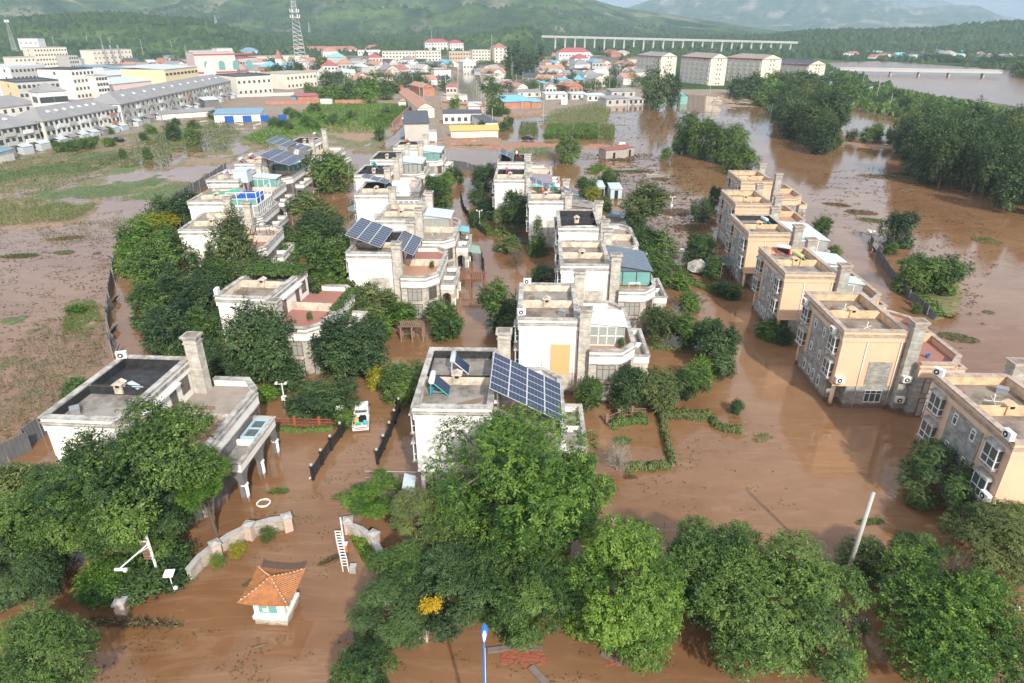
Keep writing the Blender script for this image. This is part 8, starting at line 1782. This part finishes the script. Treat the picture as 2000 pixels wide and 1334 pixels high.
def litter(label, poly, n, L, leaf, seed, thr=.52, sc=2.6):
    rg = np.random.default_rng(seed); G = [at(*p) for p in poly]; gx = [p[0] for p in G]; gy = [p[1] for p in G]
    X = rg.uniform(min(gx), max(gx), n * 9); Y = rg.uniform(min(gy), max(gy), n * 9); ok = inpoly(X, Y, G) & (fbm(X / sc + seed, Y / (sc * .45), 4) > thr); X, Y = X[ok][:n], Y[ok][:n]; m = len(X)
    D = np.stack([rg.normal(size=m), rg.normal(size=m) * .5, rg.uniform(0, .25, m)], 1); D /= np.linalg.norm(D, axis=1)[:, None]; N = np.stack([rg.normal(scale=.15, size=m), rg.normal(scale=.15, size=m), np.ones(m)], 1); LL = L * rg.uniform(.4, 1.7, m)
    V, F, T_ = leaf_quads(np.stack([X, Y, np.full(m, .015)], 1), D, N, LL, LL * .25 + .03, np.clip(rg.normal(.45, .3, m), 0, 1)); tag(put("floating_litter", fast_mesh("litter", V, F, [leaf], {"tint": T_})), label, "litter", None, "stuff")
litter("flood litter strewn over the water between the white and the peach villas", [(1130, 300), (1330, 300), (1400, 400), (1420, 560), (1340, 640), (1290, 560), (1300, 450), (1200, 400)], 5200, .55, L_WR, 1, .47)
litter("flood litter in the river beside the peach row", [(1560, 340), (1800, 320), (1960, 470), (1900, 700), (1800, 640), (1690, 470), (1600, 420)], 2200, .5, L_WR, 2, .56, 3.5)
litter("flood litter in the open water before the willow row", [(1180, 215), (1420, 215), (1500, 240), (1330, 330), (1200, 320)], 1600, .7, L_WR, 3, .52, 5)
litter("leaf litter on the lane and the street water", [(500, 960), (620, 960), (680, 840), (790, 760), (800, 880), (690, 940), (640, 1130), (480, 1110)], 500, .16, L_OLI, 4, .57, 1.6)
litter("leaf litter on the street at the bottom edge", [(0, 1180), (460, 1230), (900, 1250), (1400, 1290), (1700, 1334), (0, 1334)], 700, .16, L_WR, 5, .58, 1.6)
litter("drowned weed specks on the flooded left field", [(-40, 440), (240, 410), (225, 500), (210, 690), (90, 830), (-60, 890)], 3200, .34, L_WR, 6, .50, 2.2)
litter("litter on the water by the hedge walls", [(1200, 830), (1500, 800), (1560, 1000), (1250, 1010)], 260, .2, L_OLI, 7, .58, 1.6)
crop("field_weeds", "weeds on the muddy plots below the long terrace", [(180, 335), (250, 292), (300, 265), (440, 238), (470, 262), (440, 300), (340, 300), (330, 330), (230, 330)], 5200, .5, L_MID, 31, .15, .6, .3, .6); crop("field_weeds", "low weeds on the brown plots at the left photo edge", [(-40, 380), (0, 320), (120, 298), (230, 300), (210, 345), (60, 385)], 4200, .3, L_OLI, 32, .15, .5, .3, .7)
def far_woods():
    rg = np.random.default_rng(4); n = 30000; Y = 10 ** rg.uniform(math.log10(440), math.log10(2100), n); U_ = rg.uniform(-.85, .85, n); X = U_ * Y
    j = np.clip(np.searchsorted(yy, Y) - 1, 0, len(yy) - 2); k = np.clip(np.searchsorted(us, U_) - 1, 0, len(us) - 2); Z = zg[j, k]; px, py = proj(X, Y, Z)
    ok = (Z > -1) & ((Z > 3.2) | (fbm(X / 45, Y / 45, 3) > .56)) & ~((px > 340) & (px < 1250) & (Y < 900) & (Z < 4)) & ~((px < 340) & (Y < 760)) & ~inpoly(px, py, RIVER); X, Y, Z = X[ok], Y[ok], Z[ok]; m = len(X)
    s = rg.uniform(2.4, 5, m) * np.interp(Y, [450, 2000], [.8, 1.7])
    base = np.array([[1, 0, 0], [.3, .95, 0], [-.8, .58, 0], [-.8, -.58, 0], [.3, -.95, 0], [.55, .3, .75], [-.3, .5, .85], [-.2, -.55, .8], [.05, 0, 1.15]]); f = np.array([[0, 1, 5], [1, 6, 5], [1, 2, 6], [2, 3, 7], [2, 7, 6], [3, 4, 7], [4, 0, 5], [4, 5, 7], [5, 6, 8], [6, 7, 8], [7, 5, 8]])
    V = base[None] * (s[:, None, None] * rg.uniform(.75, 1.25, (m, 9, 3))) * [1, 1, 1.1] + np.stack([X, Y, Z - .3], 1)[:, None]; F = (f[None] + (np.arange(m) * 9)[:, None, None]).reshape(-1, 3)
    tag(put("far_woods", fast_mesh("far_woods", V.reshape(-1, 3), F, [L_FAR], {"tint": np.repeat(np.clip(rg.normal(.4, .15, m), 0, 1), 9)})), "distant woods on the hills and plain", "woods", None, "stuff")
L_FAR = leafmat("far_wood_green", (.02, .055, .02), (.105, .175, .05), .8); far_woods()
# ------------------------------------------------------------------ the humid air over the valley
hz = bpy.data.materials.new("humid_air"); hz.use_nodes = True; hn = hz.node_tree.nodes; hn.remove(hn["Principled BSDF"]); pv = hn.new("ShaderNodeVolumePrincipled")
pv.inputs['Color'].default_value = (.62, .81, 1, 1); pv.inputs['Density'].default_value = .00015; pv.inputs['Anisotropy'].default_value = 0.0
hz.node_tree.links.new(pv.outputs[0], hn["Material Output"].inputs['Volume']); hz.cycles.homogeneous_volume = True if hasattr(hz, "cycles") else None
tag(MB().box(-18500, 18500, -400, 14000, -6, 1900).build("haze", hz), kind="stuff")
